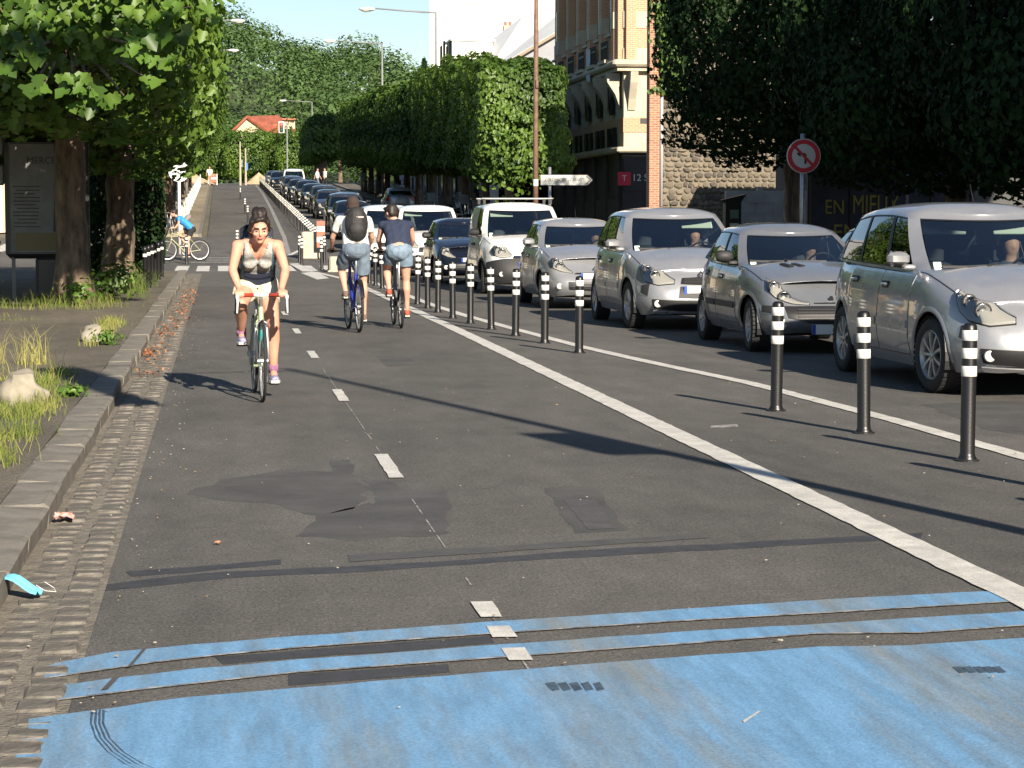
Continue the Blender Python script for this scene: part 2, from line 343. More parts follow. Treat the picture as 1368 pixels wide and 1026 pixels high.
# ---- painted markings, each a sheet 4 mm above the last
def fringe(pts, amp, step=.12, seed=0):
    g = random.Random(seed); out = []
    for i in range(len(pts)):
        a, c = Vector(pts[i]), Vector(pts[(i+1) % len(pts)]); n = max(1, int((c-a).length/step))
        for j in range(n):
            p = a.lerp(c, j/n); out.append((p.x+g.uniform(-amp, amp), p.y+g.uniform(-amp, amp), p.z))
    return out
def sheet(name, pts, lev, m, amp=.006, seed=0, step=.12, px=True, parent=None):
    P = [G(*p) if px else Vector((p[0], p[1], H(p[1]))) for p in pts]; P = [(p.x, p.y, p.z+lev) for p in P]
    if amp: P = fringe(P, amp, step, seed)
    bm = bmesh.new(); vs = [bm.verts.new(p) for p in P]; f = bm.faces.new(vs)
    if f.normal.z == 0: f.normal_update()
    f.normal_update()
    if f.normal.z < 0: f.normal_flip()
    bmesh.ops.triangulate(bm, faces=bm.faces[:]); me = bpy.data.meshes.new(name); bm.to_mesh(me); bm.free()
    o = link(name, me, parent, m); o['kind'] = 'structure'; return o
def band(name, cx, wd, lev, m, amp=.006, seed=1, n=4):       # a painted line along a polyline of (x,y)
    pts = [Vector((a, b_)) for a, b_ in cx]; P = []; g = random.Random(seed)
    for i in range(len(pts)-1):
        k = max(1, int((pts[i+1]-pts[i]).length/(.15 if pts[i].y < 20 else .6)))
        for j in range(k+(i == len(pts)-2)): P.append(pts[i].lerp(pts[i+1], j/k))
    L_, R_ = [], []
    for i, p in enumerate(P):
        d = (P[min(i+1, len(P)-1)]-P[max(i-1, 0)]).normalized(); q = Vector((-d.y, d.x)); w2 = wd/2
        L_.append((p.x+q.x*w2+g.uniform(-amp, amp), p.y, 0)); R_.append((p.x-q.x*w2+g.uniform(-amp, amp), p.y, 0))
    b = MB(); b.grid([[(a[0], a[1], H(a[1])+lev), (c[0], c[1], H(c[1])+lev)] for a, c in zip(L_, R_)])
    o = b.build(name, m); o['kind'] = 'structure'; return o
s1t = [(62, 893), (70, 888), (147, 873), (257, 862), (400, 851), (650, 832), (900, 815.5), (1105, 802), (1290, 792), (1330, 791)]
s1b = [(1352, 805), (1105, 820), (900, 831.5), (657, 848), (400, 866.5), (290, 877), (209, 886), (60, 908)]
s2t = [(53, 920.6), (147, 908), (257, 895), (400, 882.5), (673, 862), (900, 846), (1105, 834), (1368, 818), (1420, 814)]
s2b = [(1430, 832), (1368, 837), (1228, 847), (1092, 848), (900, 862.5), (681, 879), (400, 899.5), (194, 922), (48, 941)]
bt = [(40, 962), (257, 932), (400, 920), (689, 896), (900, 880), (1092, 865), (1208, 863.5), (1368, 854), (1460, 848)]
bb = [(1800, 1180), (-30, 1240), (16, 1026)]
sheet('blue_paint_stripe', s1t+s1b, .004, M_BLUE, .007, 1); sheet('blue_paint_stripe', s2t+s2b, .004, M_BLUE, .007, 2); sheet('blue_painted_road', bt+bb, .004, M_BLUE, .007, 3)
# thin pale edge of primer left along the stripes
for k, bot in enumerate((s1b, s2b)):
    pr = [G(*p) for p in bot]; b = MB(); b.grid([[(p.x, p.y+.012, .0055), (p.x, p.y-.008, .0055)] for p in pr][::-1]); tag(b.build('primer_edge', M_WHITE2), kind='structure')
band('white_line', [(3.125, 5), (3.125, 30), (3.07, 45), (3.0, 54.5), (2.56, 61.5)], .175, .0065, M_WHITE)
band('white_line', [(5.0, 5), (4.98, 13.3), (4.93, 16), (4.74, 19.8), (4.43, 22.5), (4.15, 25.5), (3.9, 30), (3.69, 34.3), (3.6, 38), (3.55, 44), (3.5, 52)], .15, .0065, M_WHITE)
band('white_line', [(2.3, 76), (2.55, 90), (2.95, 130), (3.25, 170), (3.3, 205)], .17, .010, M_WHITE2)
for i, (a, c) in enumerate([(7.44, 7.66), (7.86, 8.08), (8.27, 8.61), (12.82, 14.12), (18.27, 19.52), (23.9, 25.2), (29, 30.3), (34.5, 35.8), (40, 41.3), (45.5, 46.8), (51, 52.3)]):
    sheet('lane_dash', [(.955, a), (1.04, a), (1.04, c), (.955, c)], .0065, M_WHITE, .004, i, px=False)
g = random.Random(3); b = MB(); y = 7.0     # the thin chalk guide line between the dashes
while y < 22:
    l = g.uniform(.05, .5)
    if g.random() < .7: b.add([(1.0, y, .003), (1.008, y, .003), (1.008, y+l, .003), (1.0, y+l, .003)], [(0, 1, 2, 3)])
    y += l+g.uniform(.01, .1)
tag(b.build('chalk_guide_line', M_WHITE2), kind='structure')
# crossing
for i in range(8):
    x = -1.25+i*.60
    sheet('crossing_stripe', [(x, 62.6), (x+.36, 62.6), (x+.36, 67.6), (x, 67.6)], .008, M_WHITE, .01, i, px=False)
for i in range(3): sheet('give_way_line', [(-.9+i*.1, 70.2+i*1.5), (.7+i*.3, 70.2+i*1.5), (.7+i*.3, 70.7+i*1.5), (-.9+i*.1, 70.7+i*1.5)], .008, M_WHITE2, .01, i, px=False)
for i, q in enumerate([[(385, 352), (398, 352), (418, 363), (404, 363)], [(402, 365), (420, 363), (440, 372), (424, 374)], [(383, 341), (399, 334), (401, 336), (386, 343)]]): sheet('hatching_line', q, .008, M_WHITE, .01, i)
for i in range(5): sheet('crossing_stripe', [(-9+i*1.2, 78), (-8.5+i*1.2, 78), (-8.5+i*1.2, 84), (-9+i*1.2, 84)], .008, M_WHITE, .01, i, px=False)
# repairs and stains
M_BSCUFF = mat('rubber_scuffed_blue', (.045, .075, .11), .7, var=.4, scale=30, bump=.4, bscale=120)
sheet('asphalt_patch', [(726, 652), (795, 651), (838, 709), (770, 713)], .0012, M_STAIN, .012, 5)
sheet('asphalt_patch', [(752, 668), (795, 667), (822, 706), (786, 708)], .0025, M_TAR2, .004, 6)
sheet('asphalt_patch', [(484, 640), (520, 642), (545, 654), (600, 655), (598, 712), (566, 718), (520, 715), (494, 684), (500, 662)], .0012, M_STAIN, .02, 7)
sheet('asphalt_patch', [(442, 616), (470, 615), (474, 632), (448, 635)], .0012, M_STAIN, .015, 8)
sheet('oil_stain', [(250, 660), (300, 640), (380, 628), (470, 632), (490, 650), (478, 680), (420, 690), (360, 672), (290, 668)], .0008, M_STAIN, .03, 9)
sheet('oil_stain', [(420, 690), (490, 672), (560, 680), (566, 716), (470, 722), (400, 716)], .0008, M_STAIN, .03, 10)
sheet('asphalt_patch', [(503, 476), (545, 475), (556, 487), (515, 489)], .0012, M_STAIN, .01, 11)
sheet('asphalt_patch', [(286, 878), (400, 869), (560, 857), (655, 850), (663, 859), (560, 868), (400, 879), (300, 888)], .0012, M_TAR, .006, 12)
sheet('asphalt_patch', [(386, 902), (520, 893), (600, 887), (600, 898), (500, 907), (388, 916)], .0012, M_TAR, .006, 13)
tar1 = [(170, 764), (375, 748), (378, 754), (178, 771)]; sheet('tar_seam', tar1, .0012, M_TAR, .01, 14)
sheet('tar_seam', [(112, 785), (180, 775), (300, 764), (460, 757), (620, 748), (800, 734), (950, 727), (1150, 716), (1230, 712), (1230, 719), (950, 735), (700, 749), (520, 762), (300, 773), (120, 792)], .0012, M_TAR, .012, 15)
sheet('tar_seam', [(465, 742), (620, 733), (800, 722), (940, 713), (950, 719), (800, 729), (620, 741), (470, 751)], .0025, M_TAR2, .008, 16)
for i in range(4):                                                      # curved tyre mark over the blue paint
    q = [(122+i*5, 950), (120+i*5.5, 968), (127+i*6, 988), (142+i*7, 1006), (165+i*8, 1022), (195+i*9, 1036)]
    sheet('tyre_mark', q+[(x+2.9, y_+1.0) for x, y_ in q[::-1]], .0055, M_BSCUFF, .001, i, step=.06)
sheet('tyre_mark', [(190, 870), (198, 868), (176, 893), (167, 895)], .008, M_TAR2, .004, 30); sheet('tyre_mark', [(153, 907), (162, 905), (146, 923), (136, 925)], .008, M_TAR2, .004, 31)
for i in range(5): sheet('footprint_mark', [(728+i*16, 915), (741+i*15, 913), (748+i*15, 923), (738+i*15, 925)], .0055, M_BSCUFF, .001, 40+i, step=.05)
for i in range(5): sheet('footprint_mark', [(1272+i*13, 893), (1283+i*13, 892), (1292+i*13, 900), (1282+i*13, 901)], .0055, M_BSCUFF, .001, 50+i, step=.05)
sheet('chalk_scratch', [(992, 966), (1014, 952), (1016, 953), (994, 968)], .0065, M_WHITE, .001, 60)
sheet('chalk_scratch', [(948, 569), (985, 567), (987, 571), (950, 572)], .0025, M_WHITE2, .006, 62)
sheet('asphalt_patch', [(1230, 540), (1368, 535), (1500, 560), (1440, 590), (1320, 575)], .0012, M_STAIN, .03, 63)
# specks of grit, paper and petals
g = random.Random(11); bits = [MB(), MB()]
for i in range(420):
    t = g.random(); x, y = (g.gauss(-.45, .16), g.uniform(6.5, 34)) if t < .6 else (g.uniform(-.4, 5.5), g.uniform(6.5, 22))
    x = max(-.82, x)
    s = g.uniform(.002, .0055)*(2.0 if t > .97 else 1); a = g.uniform(0, 3); 
    bits[0 if g.random() < .5 else 1].box((x, y, .012+s/3), (s*2.2, s*1.3, s*.8), rz=a, bev=s*.2)
tag(bits[0].build('grit', mat('pale_grit', (.36, .33, .27), .8)), kind='stuff'); tag(bits[1].build('grit', mat('brown_grit', (.26, .19, .11), .8)), kind='stuff')
# orange leaf litter in the gutter
pts = []; 
for i in range(300):
    y = g.uniform(20.5, 46); pts.append((g.gauss(-.70 + (.12 if y > 30 else 0), .085), y, .03+g.random()*.03))
pts += [(g.gauss(-.77, .03), g.gauss(24.5, .3), .04) for i in range(60)]
pts = [(max(-.82, p[0]), p[1], p[2]) for p in pts]
lm = leafmat('fallen_leaf', (.22, .085, .04), (.42, .19, .10), .1, .8)
o = link('leaf_litter', leaves('leaf_litter', pts, [(0, 0, 1)]*len(pts), .045, OVAL, lm, 5, 0, 1.2)); tag(o, kind='stuff')
# low terrain bank and wooded hill
hill_m = mat('hill_undergrowth', (.04, .06, .02), .9, var=.4, scale=.08)
def hz(x, y):
    c = np.interp(x, [-400, -200, -60, 5, 18, 27, 36, 46, 60, 100, 200, 400], [20, 40, 46, 43, 37, 32, 36, 29, 24, 20, 16, 10])
    t = min(1, max(0, (y-330)/290)); return 4.0+c*t*t*(3-2*t)*(1 if y < 660 else max(0, 1-(y-660)/200))
b = MB(); b.grid([[(x, y, hz(x, y)-(2 if y > 330 else 7)) for x in range(-420, 421, 20)] for y in range(310, 901, 20)], flip=True); tag(b.build('hill', hill_m), kind='structure')
# ================================================================== VEGETATION
def shell(n, hx, hy, hz_, p=5, seed=0, depth=.5, rough=.05, gap=0, core=0, bottom=1.0):
    g = np.random.RandomState(seed); d = g.uniform(-1, 1, (int(n*1.6)+10, 3)); q = np.abs(d).max(1, keepdims=True); d = d/q          # on the cube
    nr = np.power(np.sum(np.abs(d)**p, 1, keepdims=True), 1/p); s = d/nr
    nz = noise3(s, seed+1, 8, 3.0)[:, None]; nz2 = noise3(s, seed+2, 8, 9.0)[:, None]
    if gap: keep = (nz2[:, 0]+g.normal(0, .4, len(s)) > -1.0+gap); s = s[keep]; nz = nz[keep]; nz2 = nz2[keep]
    s = s[:n]; nz = nz[:n]; nz2 = nz2[:n]
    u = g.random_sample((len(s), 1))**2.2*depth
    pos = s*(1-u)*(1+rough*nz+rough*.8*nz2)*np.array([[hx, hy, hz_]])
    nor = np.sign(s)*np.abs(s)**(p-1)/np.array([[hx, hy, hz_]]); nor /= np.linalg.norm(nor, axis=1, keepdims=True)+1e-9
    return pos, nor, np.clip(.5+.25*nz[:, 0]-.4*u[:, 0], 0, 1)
def trunk_mesh(b, h, r, seed=0, lean=(0, 0), limbs=5, flare=1.5, spread=2.2, lh=2.5, n=14):
    g = random.Random(seed); pts, rad = [], []
    for i in range(9):
        t = i/8; z = h*t; pts.append((lean[0]*t+g.uniform(-.03, .03), lean[1]*t+g.uniform(-.03, .03), z-.05)); rad.append(r*(1+(flare-1)*math.exp(-t*h/.35))*(1-.18*t)*(1+g.uniform(-.04, .04)))
    b.tube(pts, rad, n)
    for i in range(limbs):
        a = 6.283*i/limbs+g.uniform(-.4, .4); z0 = h*g.uniform(.78, .98); L = spread*g.uniform(.7, 1.1)
        q = [Vector(pts[-1])*0+Vector((lean[0]*.9, lean[1]*.9, z0))]
        for k in range(1, 5): q.append(q[0]+Vector((math.cos(a)*L*k/4, math.sin(a)*L*k/4, lh*(k/4)**1.2+g.uniform(-.1, .1))))
        b.tube(q, [r*.5, r*.38, r*.27, r*.17, r*.07], 8)
        for s_ in (-1, 1):
            a2 = a+s_*.7; q2 = [q[2], q[2]+Vector((math.cos(a2)*.8, math.sin(a2)*.8, .6)), q[2]+Vector((math.cos(a2)*1.5, math.sin(a2)*1.5, 1.1))]; b.tube(q2, [r*.25, r*.15, r*.05], 6)
def roughen(o, amp, f, seed=0):
    me = o.data; co = np.empty(len(me.vertices)*3, np.float32); me.vertices.foreach_get('co', co); co = co.reshape(-1, 3); no = np.empty_like(co).ravel(); me.vertices.foreach_get('normal', no); no = no.reshape(-1, 3)
    co = co+no*(amp*noise3(co, seed, 8, f))[:, None]; me.vertices.foreach_set('co', co.astype(np.float32).ravel()); me.update()
crown_cache = {}
def tree(name, label, x, y, h, r, crown, off, group=None, seed=0, lean=(0, 0), cat='tree', **kw):
    z = H(y)+(.10 if x < 0 or y > 206 else .125); t = thing(name, label, cat, (x, y, z), 0, group)
    key = (round(h, 1), r, seed)
    if ('t',)+key not in crown_cache:
        b = MB(); trunk_mesh(b, h, r, seed, lean, **kw); o = b.build('trunk', M_BARK, t, smooth=True); roughen(o, r*.05, 9, seed); crown_cache[('t',)+key] = o.data
    else: link('trunk', crown_cache[('t',)+key], t)
    c = link('crown', crown, t); c.location = off
    return t
# --- left row: big-leaved trees, the nearest two carry single leaves
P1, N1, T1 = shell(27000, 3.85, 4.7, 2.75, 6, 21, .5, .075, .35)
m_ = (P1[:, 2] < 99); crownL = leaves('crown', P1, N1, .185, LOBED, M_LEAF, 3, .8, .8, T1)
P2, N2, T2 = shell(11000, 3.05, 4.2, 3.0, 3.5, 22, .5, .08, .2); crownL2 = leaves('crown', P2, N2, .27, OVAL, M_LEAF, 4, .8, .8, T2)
LT = 'street trees along the left pavement'
tA = tree('lime_tree', 'nearest left street tree with sunlit trunk foot beside the tall advertising panel', -2.35, 37.3, 4.2, .27, crownL, (-1.9, .5, 5.55), LT, 1, (-.1, .1), limbs=6)
tB = tree('lime_tree', 'second left street tree with dark trunk behind the short black posts', -2.05, 46.6, 4.2, .30, crownL, (-2.25, 1.3, 5.2), LT, 2, (.1, 0), limbs=6)
tA2 = tree('lime_tree', 'left tree whose crown fills the upper left corner behind the advertising panel', -8.4, 38.0, 4.2, .25, crownL, (-1.2, 1.0, 5.5), LT, 3, (0, 0), limbs=5)
for i in range(12):
    y = 92+i*9.4; dx = rnd.uniform(-.2, .2)
    lab = ['first street tree beyond the crossing on the left, above the round white sign', 'second street tree beyond the crossing on the left'][i] if i < 2 else ['third', 'fourth', 'fifth', 'sixth', 'seventh', 'eighth', 'ninth', 'tenth', 'eleventh', 'twelfth'][i-2]+' street tree beyond the crossing in the left row climbing the street'
    tree('lime_tree', lab, -2.5+dx, y, 3.8, .2, crownL2, (-.65, 0, 5.6+rnd.uniform(-.2, .3)), LT, 4, limbs=4)
Pq, Nq, Tq = shell(22000, 5.9, .5, .62, 4, 61, .95, .08); crownShade = leaves('crown', Pq, Nq, .28, OVAL, M_LEAF, 61, .5, .8)
tree('lime_tree', 'unseen tall tree added outside the left edge, its high crown shading the left trees', -2.9, 12, 12.5, .26, crownShade, (2.3, 0, 13.80), LT, 8, limbs=4, lh=.8, spread=3.0)  # unseen tree added as a light blocker, its thin crown shades the left trees
# single leaves hanging in the sun at the front of the nearest crown
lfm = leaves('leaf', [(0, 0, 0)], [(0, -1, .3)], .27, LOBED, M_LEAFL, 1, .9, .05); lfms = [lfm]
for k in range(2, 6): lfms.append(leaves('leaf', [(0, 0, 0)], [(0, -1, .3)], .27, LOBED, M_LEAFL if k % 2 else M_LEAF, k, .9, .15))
sprays = [(98, 112, 12, 26), (122, 122, 7, 16), (60, 112, 6, 22), (48, 66, 9, 26), (22, 62, 8, 28), (190, 62, 12, 34), (205, 52, 9, 30), (112, 142, 8, 16), (134, 136, 6, 14), (200, 108, 5, 12), (215, 80, 6, 20), (88, 45, 8, 26), (150, 28, 14, 40), (120, 12, 14, 40), (60, 22, 14, 44), (30, 40, 10, 30), (178, 22, 12, 36), (235, 45, 9, 24), (20, 15, 12, 34), (40, 120, 3, 8), (165, 128, 4, 10), (255, 14, 12, 36), (8, 90, 5, 12), (210, 20, 10, 30)]
g = random.Random(5); nl = 0
for (px, py, n, sp) in sprays:
    d0 = (30.0 if py > 56 else 32.4)+g.uniform(-.25, .25)
    if py > 56: py += 4
    tw = MB(); e0 = PX(px, py-5, d0)-Vector(tA.location); tw.tube([Vector((.0, -.2, 3.7)), e0.lerp(Vector((0, -.2, 4.4)), .45), e0], [.05, .028, .008], 6); tw.build('twig', M_BARK, tA)
    stem = PX(px, py-6, d0)
    for i in range(n):
        if nl >= 285: break
        q = PX(px+g.uniform(-sp, sp), py+g.uniform(-.38, .38)*sp, d0+g.uniform(-.25, .25)); o = link('leaf', lfms[g.randrange(5)], tA); o.location = q-Vector(tA.location)
        o.rotation_euler = (g.uniform(-.5, .3), g.uniform(-.5, .5), g.uniform(-.9, .9)); s = g.uniform(.62, 1.1); o.scale = (s, s, s); nl += 1
# --- right row near: clipped, in the shade of the buildings
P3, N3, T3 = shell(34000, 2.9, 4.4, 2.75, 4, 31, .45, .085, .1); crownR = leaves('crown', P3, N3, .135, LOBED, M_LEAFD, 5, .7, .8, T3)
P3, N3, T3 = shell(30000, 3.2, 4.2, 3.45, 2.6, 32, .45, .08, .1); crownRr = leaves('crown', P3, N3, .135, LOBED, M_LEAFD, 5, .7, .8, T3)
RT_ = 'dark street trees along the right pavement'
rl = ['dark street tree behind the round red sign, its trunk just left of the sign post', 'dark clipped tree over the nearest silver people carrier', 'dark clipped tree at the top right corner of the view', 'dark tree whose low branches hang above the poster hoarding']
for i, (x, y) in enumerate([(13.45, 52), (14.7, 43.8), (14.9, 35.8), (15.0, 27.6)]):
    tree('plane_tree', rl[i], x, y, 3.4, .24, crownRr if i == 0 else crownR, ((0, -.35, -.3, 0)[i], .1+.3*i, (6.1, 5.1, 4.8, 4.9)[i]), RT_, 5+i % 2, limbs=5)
for i, y in enumerate((19.5, 11, 2.5, -6)): tree('plane_tree', 'clipped street tree of the right row standing nearer than the view begins', 15.4, y, 3.4, .24, crownR, (0, 0, 5.4), RT_, 5, limbs=5)
# --- right row far: box-clipped wall of foliage
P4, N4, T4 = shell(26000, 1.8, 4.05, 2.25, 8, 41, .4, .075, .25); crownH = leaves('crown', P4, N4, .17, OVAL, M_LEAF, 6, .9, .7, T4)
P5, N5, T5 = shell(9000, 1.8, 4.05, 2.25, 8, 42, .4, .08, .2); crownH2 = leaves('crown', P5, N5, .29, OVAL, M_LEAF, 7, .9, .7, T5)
HR = 'box-clipped trees forming a green wall on the right'
for i in range(12):
    y = 84.5+i*7.8
    lab = 'sunlit end tree of the clipped green wall, behind the brown lamp post' if i == 0 else ('second clipped tree of the green wall counted from its sunlit end' if i == 1 else ('last clipped tree of the green wall before the far cross street' if i == 11 else ['third', 'fourth', 'fifth', 'sixth', 'seventh', 'eighth', 'ninth', 'tenth', 'eleventh'][i-2]+' clipped tree of the green wall counted from its sunlit near end'))
    tree('plane_tree', lab, 10.9, y, 3.4, .2, crownH if i < 4 else crownH2, (rnd.uniform(-.15, .15), 0, 4.55+rnd.uniform(-.22, .2)), HR, 7, limbs=4, spread=1.2, lh=1.2)
for i in range(4): tree('plane_tree', ['front', 'second', 'third', 'rearmost'][i]+' clipped tree of the short block beyond the far cross street', 11.2, 240+i*7.8, 3.6, .2, crownH2, (0, 0, 5.0), HR, 7, limbs=4, spread=1.2, lh=1.2)
# drooping tuft low on the end tree
g_ = np.random.RandomState(9); Pd = g_.normal(0, 1, (900, 3))*np.array([.55, .5, .55])+np.array([10.6, 80.6, 3.6])
tuft = link('lower_branch', leaves('lower_branch', Pd-np.array([10.9, 84.5, H(84.5)+.125]), g_.normal(0, 1, (900, 3))+np.array([0, -1, .2]), .21, OVAL, M_LEAF, 9), [o for o in COL.objects if o.get('label', '').startswith('sunlit end tree')][0])
# trees in front of the house at the end of the street
for i, x in enumerate((-3.6, -.2, 3.4, 6.6, 9.8)): tree('plane_tree', ['leftmost', 'second', 'middle', 'fourth', 'rightmost'][i]+' of the round trees in front of the red-roofed house', x, 286+i % 2*3, 3.0, .2, crownL2, (0, 0, 4.4), 'trees below the red-roofed house', 4, limbs=4)
# conifers and mixed trees behind the roofs
def conifer(x, y, z, h, r, label, seed):
    g = np.random.RandomState(seed); n = 3800; t = g.random_sample(n)**.8; a = g.uniform(0, 6.28, n); tier = .75+.25*np.sin(t*34+a*1.0); rr = r*(1-t)**.8*tier*g.uniform(.35, 1, n)**.5
    P = np.stack([rr*np.cos(a), rr*np.sin(a), 1.5+t*(h-1.5)-rr*.25], 1); N = np.stack([np.cos(a), np.sin(a), .4+0*a], 1)
    T = thing('conifer', label, 'tree', (x, y, z)); link('crown', leaves('crown', P, N, .65, DIAM, M_LEAFD, seed, .4, .8), T); b = MB(); b.tube([(0, 0, 0), (0, 0, h*.9)], [.35, .05], 8); b.build('trunk', M_BARK, T)
conifer(27.2, 300, 4.9, 17.5, 4.6, 'pointed dark conifer standing against the sky left of the white tower block', 3)
conifer(33.0, 310, 4.9, 13, 3.6, 'smaller conifer beside the white tower block', 4)
# wooded hill
g = np.random.RandomState(77); PP, NN, TT = [], [], []
for i in range(560):
    x = g.uniform(-45, 105); y = g.uniform(345, 650); rr = g.uniform(3.6, 7.5)
    z = hz(x, y)+rr*.5+(1.5*g.rand()); n = int(34*rr*rr/4); P, N, T = shell(n, rr, rr, rr*.85, 2.2, int(g.randint(9999)), .35, .12)
    k = P[:, 2] > -rr*.35; PP.append(P[k]+np.array([x, y, z])); NN.append(N[k]); TT.append(np.clip(T[k]*.5+g.uniform(0, .55), 0, 1))
o = link('wooded_hillside', leaves('wooded_hillside', np.concatenate(PP), np.concatenate(NN), .85, OVAL, M_LEAFF, 8, .3, .75, np.concatenate(TT), up=.5)); tag(o, 'dense green wood covering the whole hillside at the end of the street', kind='stuff')
# trees along the foot of the hill, between the hedge tops and the wood
for i, (x, y, r_) in enumerate([(22, 262, 5), (30, 270, 5.5), (38, 262, 5), (16, 300, 6), (24, 330, 6.5), (34, 335, 7), (44, 330, 7)]):
    z = 4.9; P, N, T = shell(2600, r_, r_, r_*.9, 2.3, 100+i, .5, .13, .2); t = thing('broadleaf_tree', ['leftmost leafy tree rising behind the end of the green wall', 'leafy tree below the second street lamp', 'leafy tree between the second lamp and the pointed conifer', 'pale leafy tree at the hill foot above the far van', 'leafy tree on the hill foot left of the pointed conifer', 'leafy tree directly behind the pointed conifer', 'leafy tree between the conifers and the white tower block'][i], 'tree', (x, y, z), 0, 'leafy trees at the hill foot')
    c = link('crown', leaves('crown', P, N, .62, OVAL, M_LEAFF if i % 2 else M_LEAF, 100+i, .5, .8, T), t); c.location = (0, 0, 4.5+r_*.6); b = MB(); b.tube([(0, 0, 0), (0, 0, 5.5)], [.35, .2], 8); b.build('trunk', M_BARK, t)
# dark hedge behind the left trees, shrubs over the wall
def hedge(label, c, d, m, seed, n=9000, ls=.14):
    P, N, T = shell(n, d[0]/2, d[1]/2, d[2]/2, 9, seed, .35, .05); t = thing('hedge', label, 'hedge', (c[0], c[1], H(c[1])+.1)); q = link('foliage', leaves('foliage', P, N, ls, OVAL, m, seed, .4, .9, T), t); q.location = (0, 0, d[2]/2)
    b = MB(); g = random.Random(seed)
    for i in range(14): x, y = g.uniform(-.4, .4)*d[0], g.uniform(-.4, .4)*d[1]; b.tube([(x, y, 0), (x+.1, y, d[2]*.8)], [.03, .015], 5)
    b.build('stems', M_BARK, t)
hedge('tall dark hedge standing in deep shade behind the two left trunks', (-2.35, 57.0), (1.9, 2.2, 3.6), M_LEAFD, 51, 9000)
hedge('dark green shrub cut by the left edge of the view beyond the advertising panel', (-7.1, 66), (1.5, 2, 2.9), M_LEAF, 52, 3000)
hedge('sunlit shrubs rising above the beige wall at the left edge', (-11, 98), (9, 3, 5.4), M_LEAF, 53, 7000, .22)
# ---- weeds, grass
def blades(name, spots, seed, m=M_GRASS):
    g = np.random.RandomState(seed); V, F, T = [], [], []
    for (x, y, z, rx, ry, n, h, t0) in spots:
        for i in range(n):
            bx, by = x+g.normal(0, rx), y+g.normal(0, ry); hh = h*g.uniform(.35, 1.15); a = g.uniform(0, 6.28); w_ = g.uniform(.0013, .0036); l = g.uniform(.15, .9)*hh; b0 = g.uniform(0, 6.28); o = len(V)
            dx, dy = math.cos(a)*w_, math.sin(a)*w_; lx, ly = math.cos(b0)*l, math.sin(b0)*l
            V += [(bx-dx, by-dy, z), (bx+dx, by+dy, z), (bx+dx*.8+lx*.35, by+dy*.8+ly*.35, z+hh*.6), (bx-dx*.8+lx*.35, by-dy*.8+ly*.35, z+hh*.6), (bx+lx, by+ly, z+hh*.92)]; F += [(o, o+1, o+2, o+3), (o+3, o+2, o+4)]; v = np.clip(t0+g.normal(0, .2), 0, 1); T += [v, v]
    me = bpy.data.meshes.new(name); me.from_pydata(V, [], F); me.update(); a = me.attributes.new('tint', 'FLOAT', 'FACE'); a.data.foreach_set('value', np.array(T, np.float32)); me.materials.append(m); return tag(link(name, me), kind='stuff')
sp = []
g = random.Random(8)
for i in range(38):
    y = g.uniform(12.8, 20.5); xx = -1.22-abs(g.gauss(0, .26))-(.10 if y > 17 else 0); sp.append((xx, y, .095, 0.08, .10, 85, .06+g.random()*.13, .1+g.random()*.6))
for i in range(14): sp.append((-1.45-g.random()*.7, g.uniform(17, 22), .095, .05, .06, 18, .42, .9))
for i in range(16): sp.append((-1.3-g.random()*.15, g.uniform(24.2, 31), .095, .07, .12, 45, .12+g.random()*.06, .25+g.random()*.5))
for i in range(20): sp.append((g.uniform(-3.6, -1.5), g.uniform(34.5, 37.2), .095, .15, .1, 40, .16+g.random()*.12, g.random()*.6))
for i in range(14): sp.append((g.uniform(-2.2, -1.35), g.uniform(38, 50), .095, .1, .15, 40, .25+g.random()*.3, g.random()*.4))
for i in range(10): sp.append((g.uniform(-4.3, -2.6), g.uniform(30.5, 33), .095, .2, .05, 30, .08, .3))
blades('grass', sp, 3)
def weed(label, x, y, h, r, n, ls, m, seed):
    g = np.random.RandomState(seed); P = g.normal(0, 1, (n, 3))*np.array([r*.45, r*.45, h*.25])+np.array([0, 0, h*.5]); P[:, 2] = np.abs(P[:, 2]); b = MB()
    for i in range(7): b.tube([(0, 0, 0), (g.normal(0, r*.3), g.normal(0, r*.3), h*.7)], [.008, .003], 5)
    t = thing('weed', label, 'weed', (x, y, .10)); link('foliage', leaves('foliage', P, P-np.array([0, 0, h*.3]), ls, OVAL, m, seed, .1, .8), t); b.build('stems', M_LEAFD, t)
weed('bright green leafy weed at the foot of the sunlit tree trunk', -2.2, 36.2, .45, .35, 130, .10, M_LEAFL, 1)
weed('bushy dark green weed between the first and second left trunks', -1.75, 37.6, .75, .5, 320, .09, M_LEAF, 2)
weed('tall dark weed beside the black posts on the left', -1.72, 41.5, .6, .35, 160, .09, M_LEAF, 3)
weed('thin weed growing below the advertising panel', -3.55, 35.6, .45, .2, 60, .08, M_LEAF, 4)
weed('low dark green plant in the dry grass at the left edge', -1.95, 14.6, .2, .22, 120, .06, M_LEAF, 5)
weed('small green plant between the kerb and the large pale stone', -1.16, 17.8, .09, .16, 120, .04, M_LEAFL, 6)
weed('low yellow-green clump beside the far pale stone', -1.25, 25.0, .16, .22, 150, .05, M_LEAFL, 7)
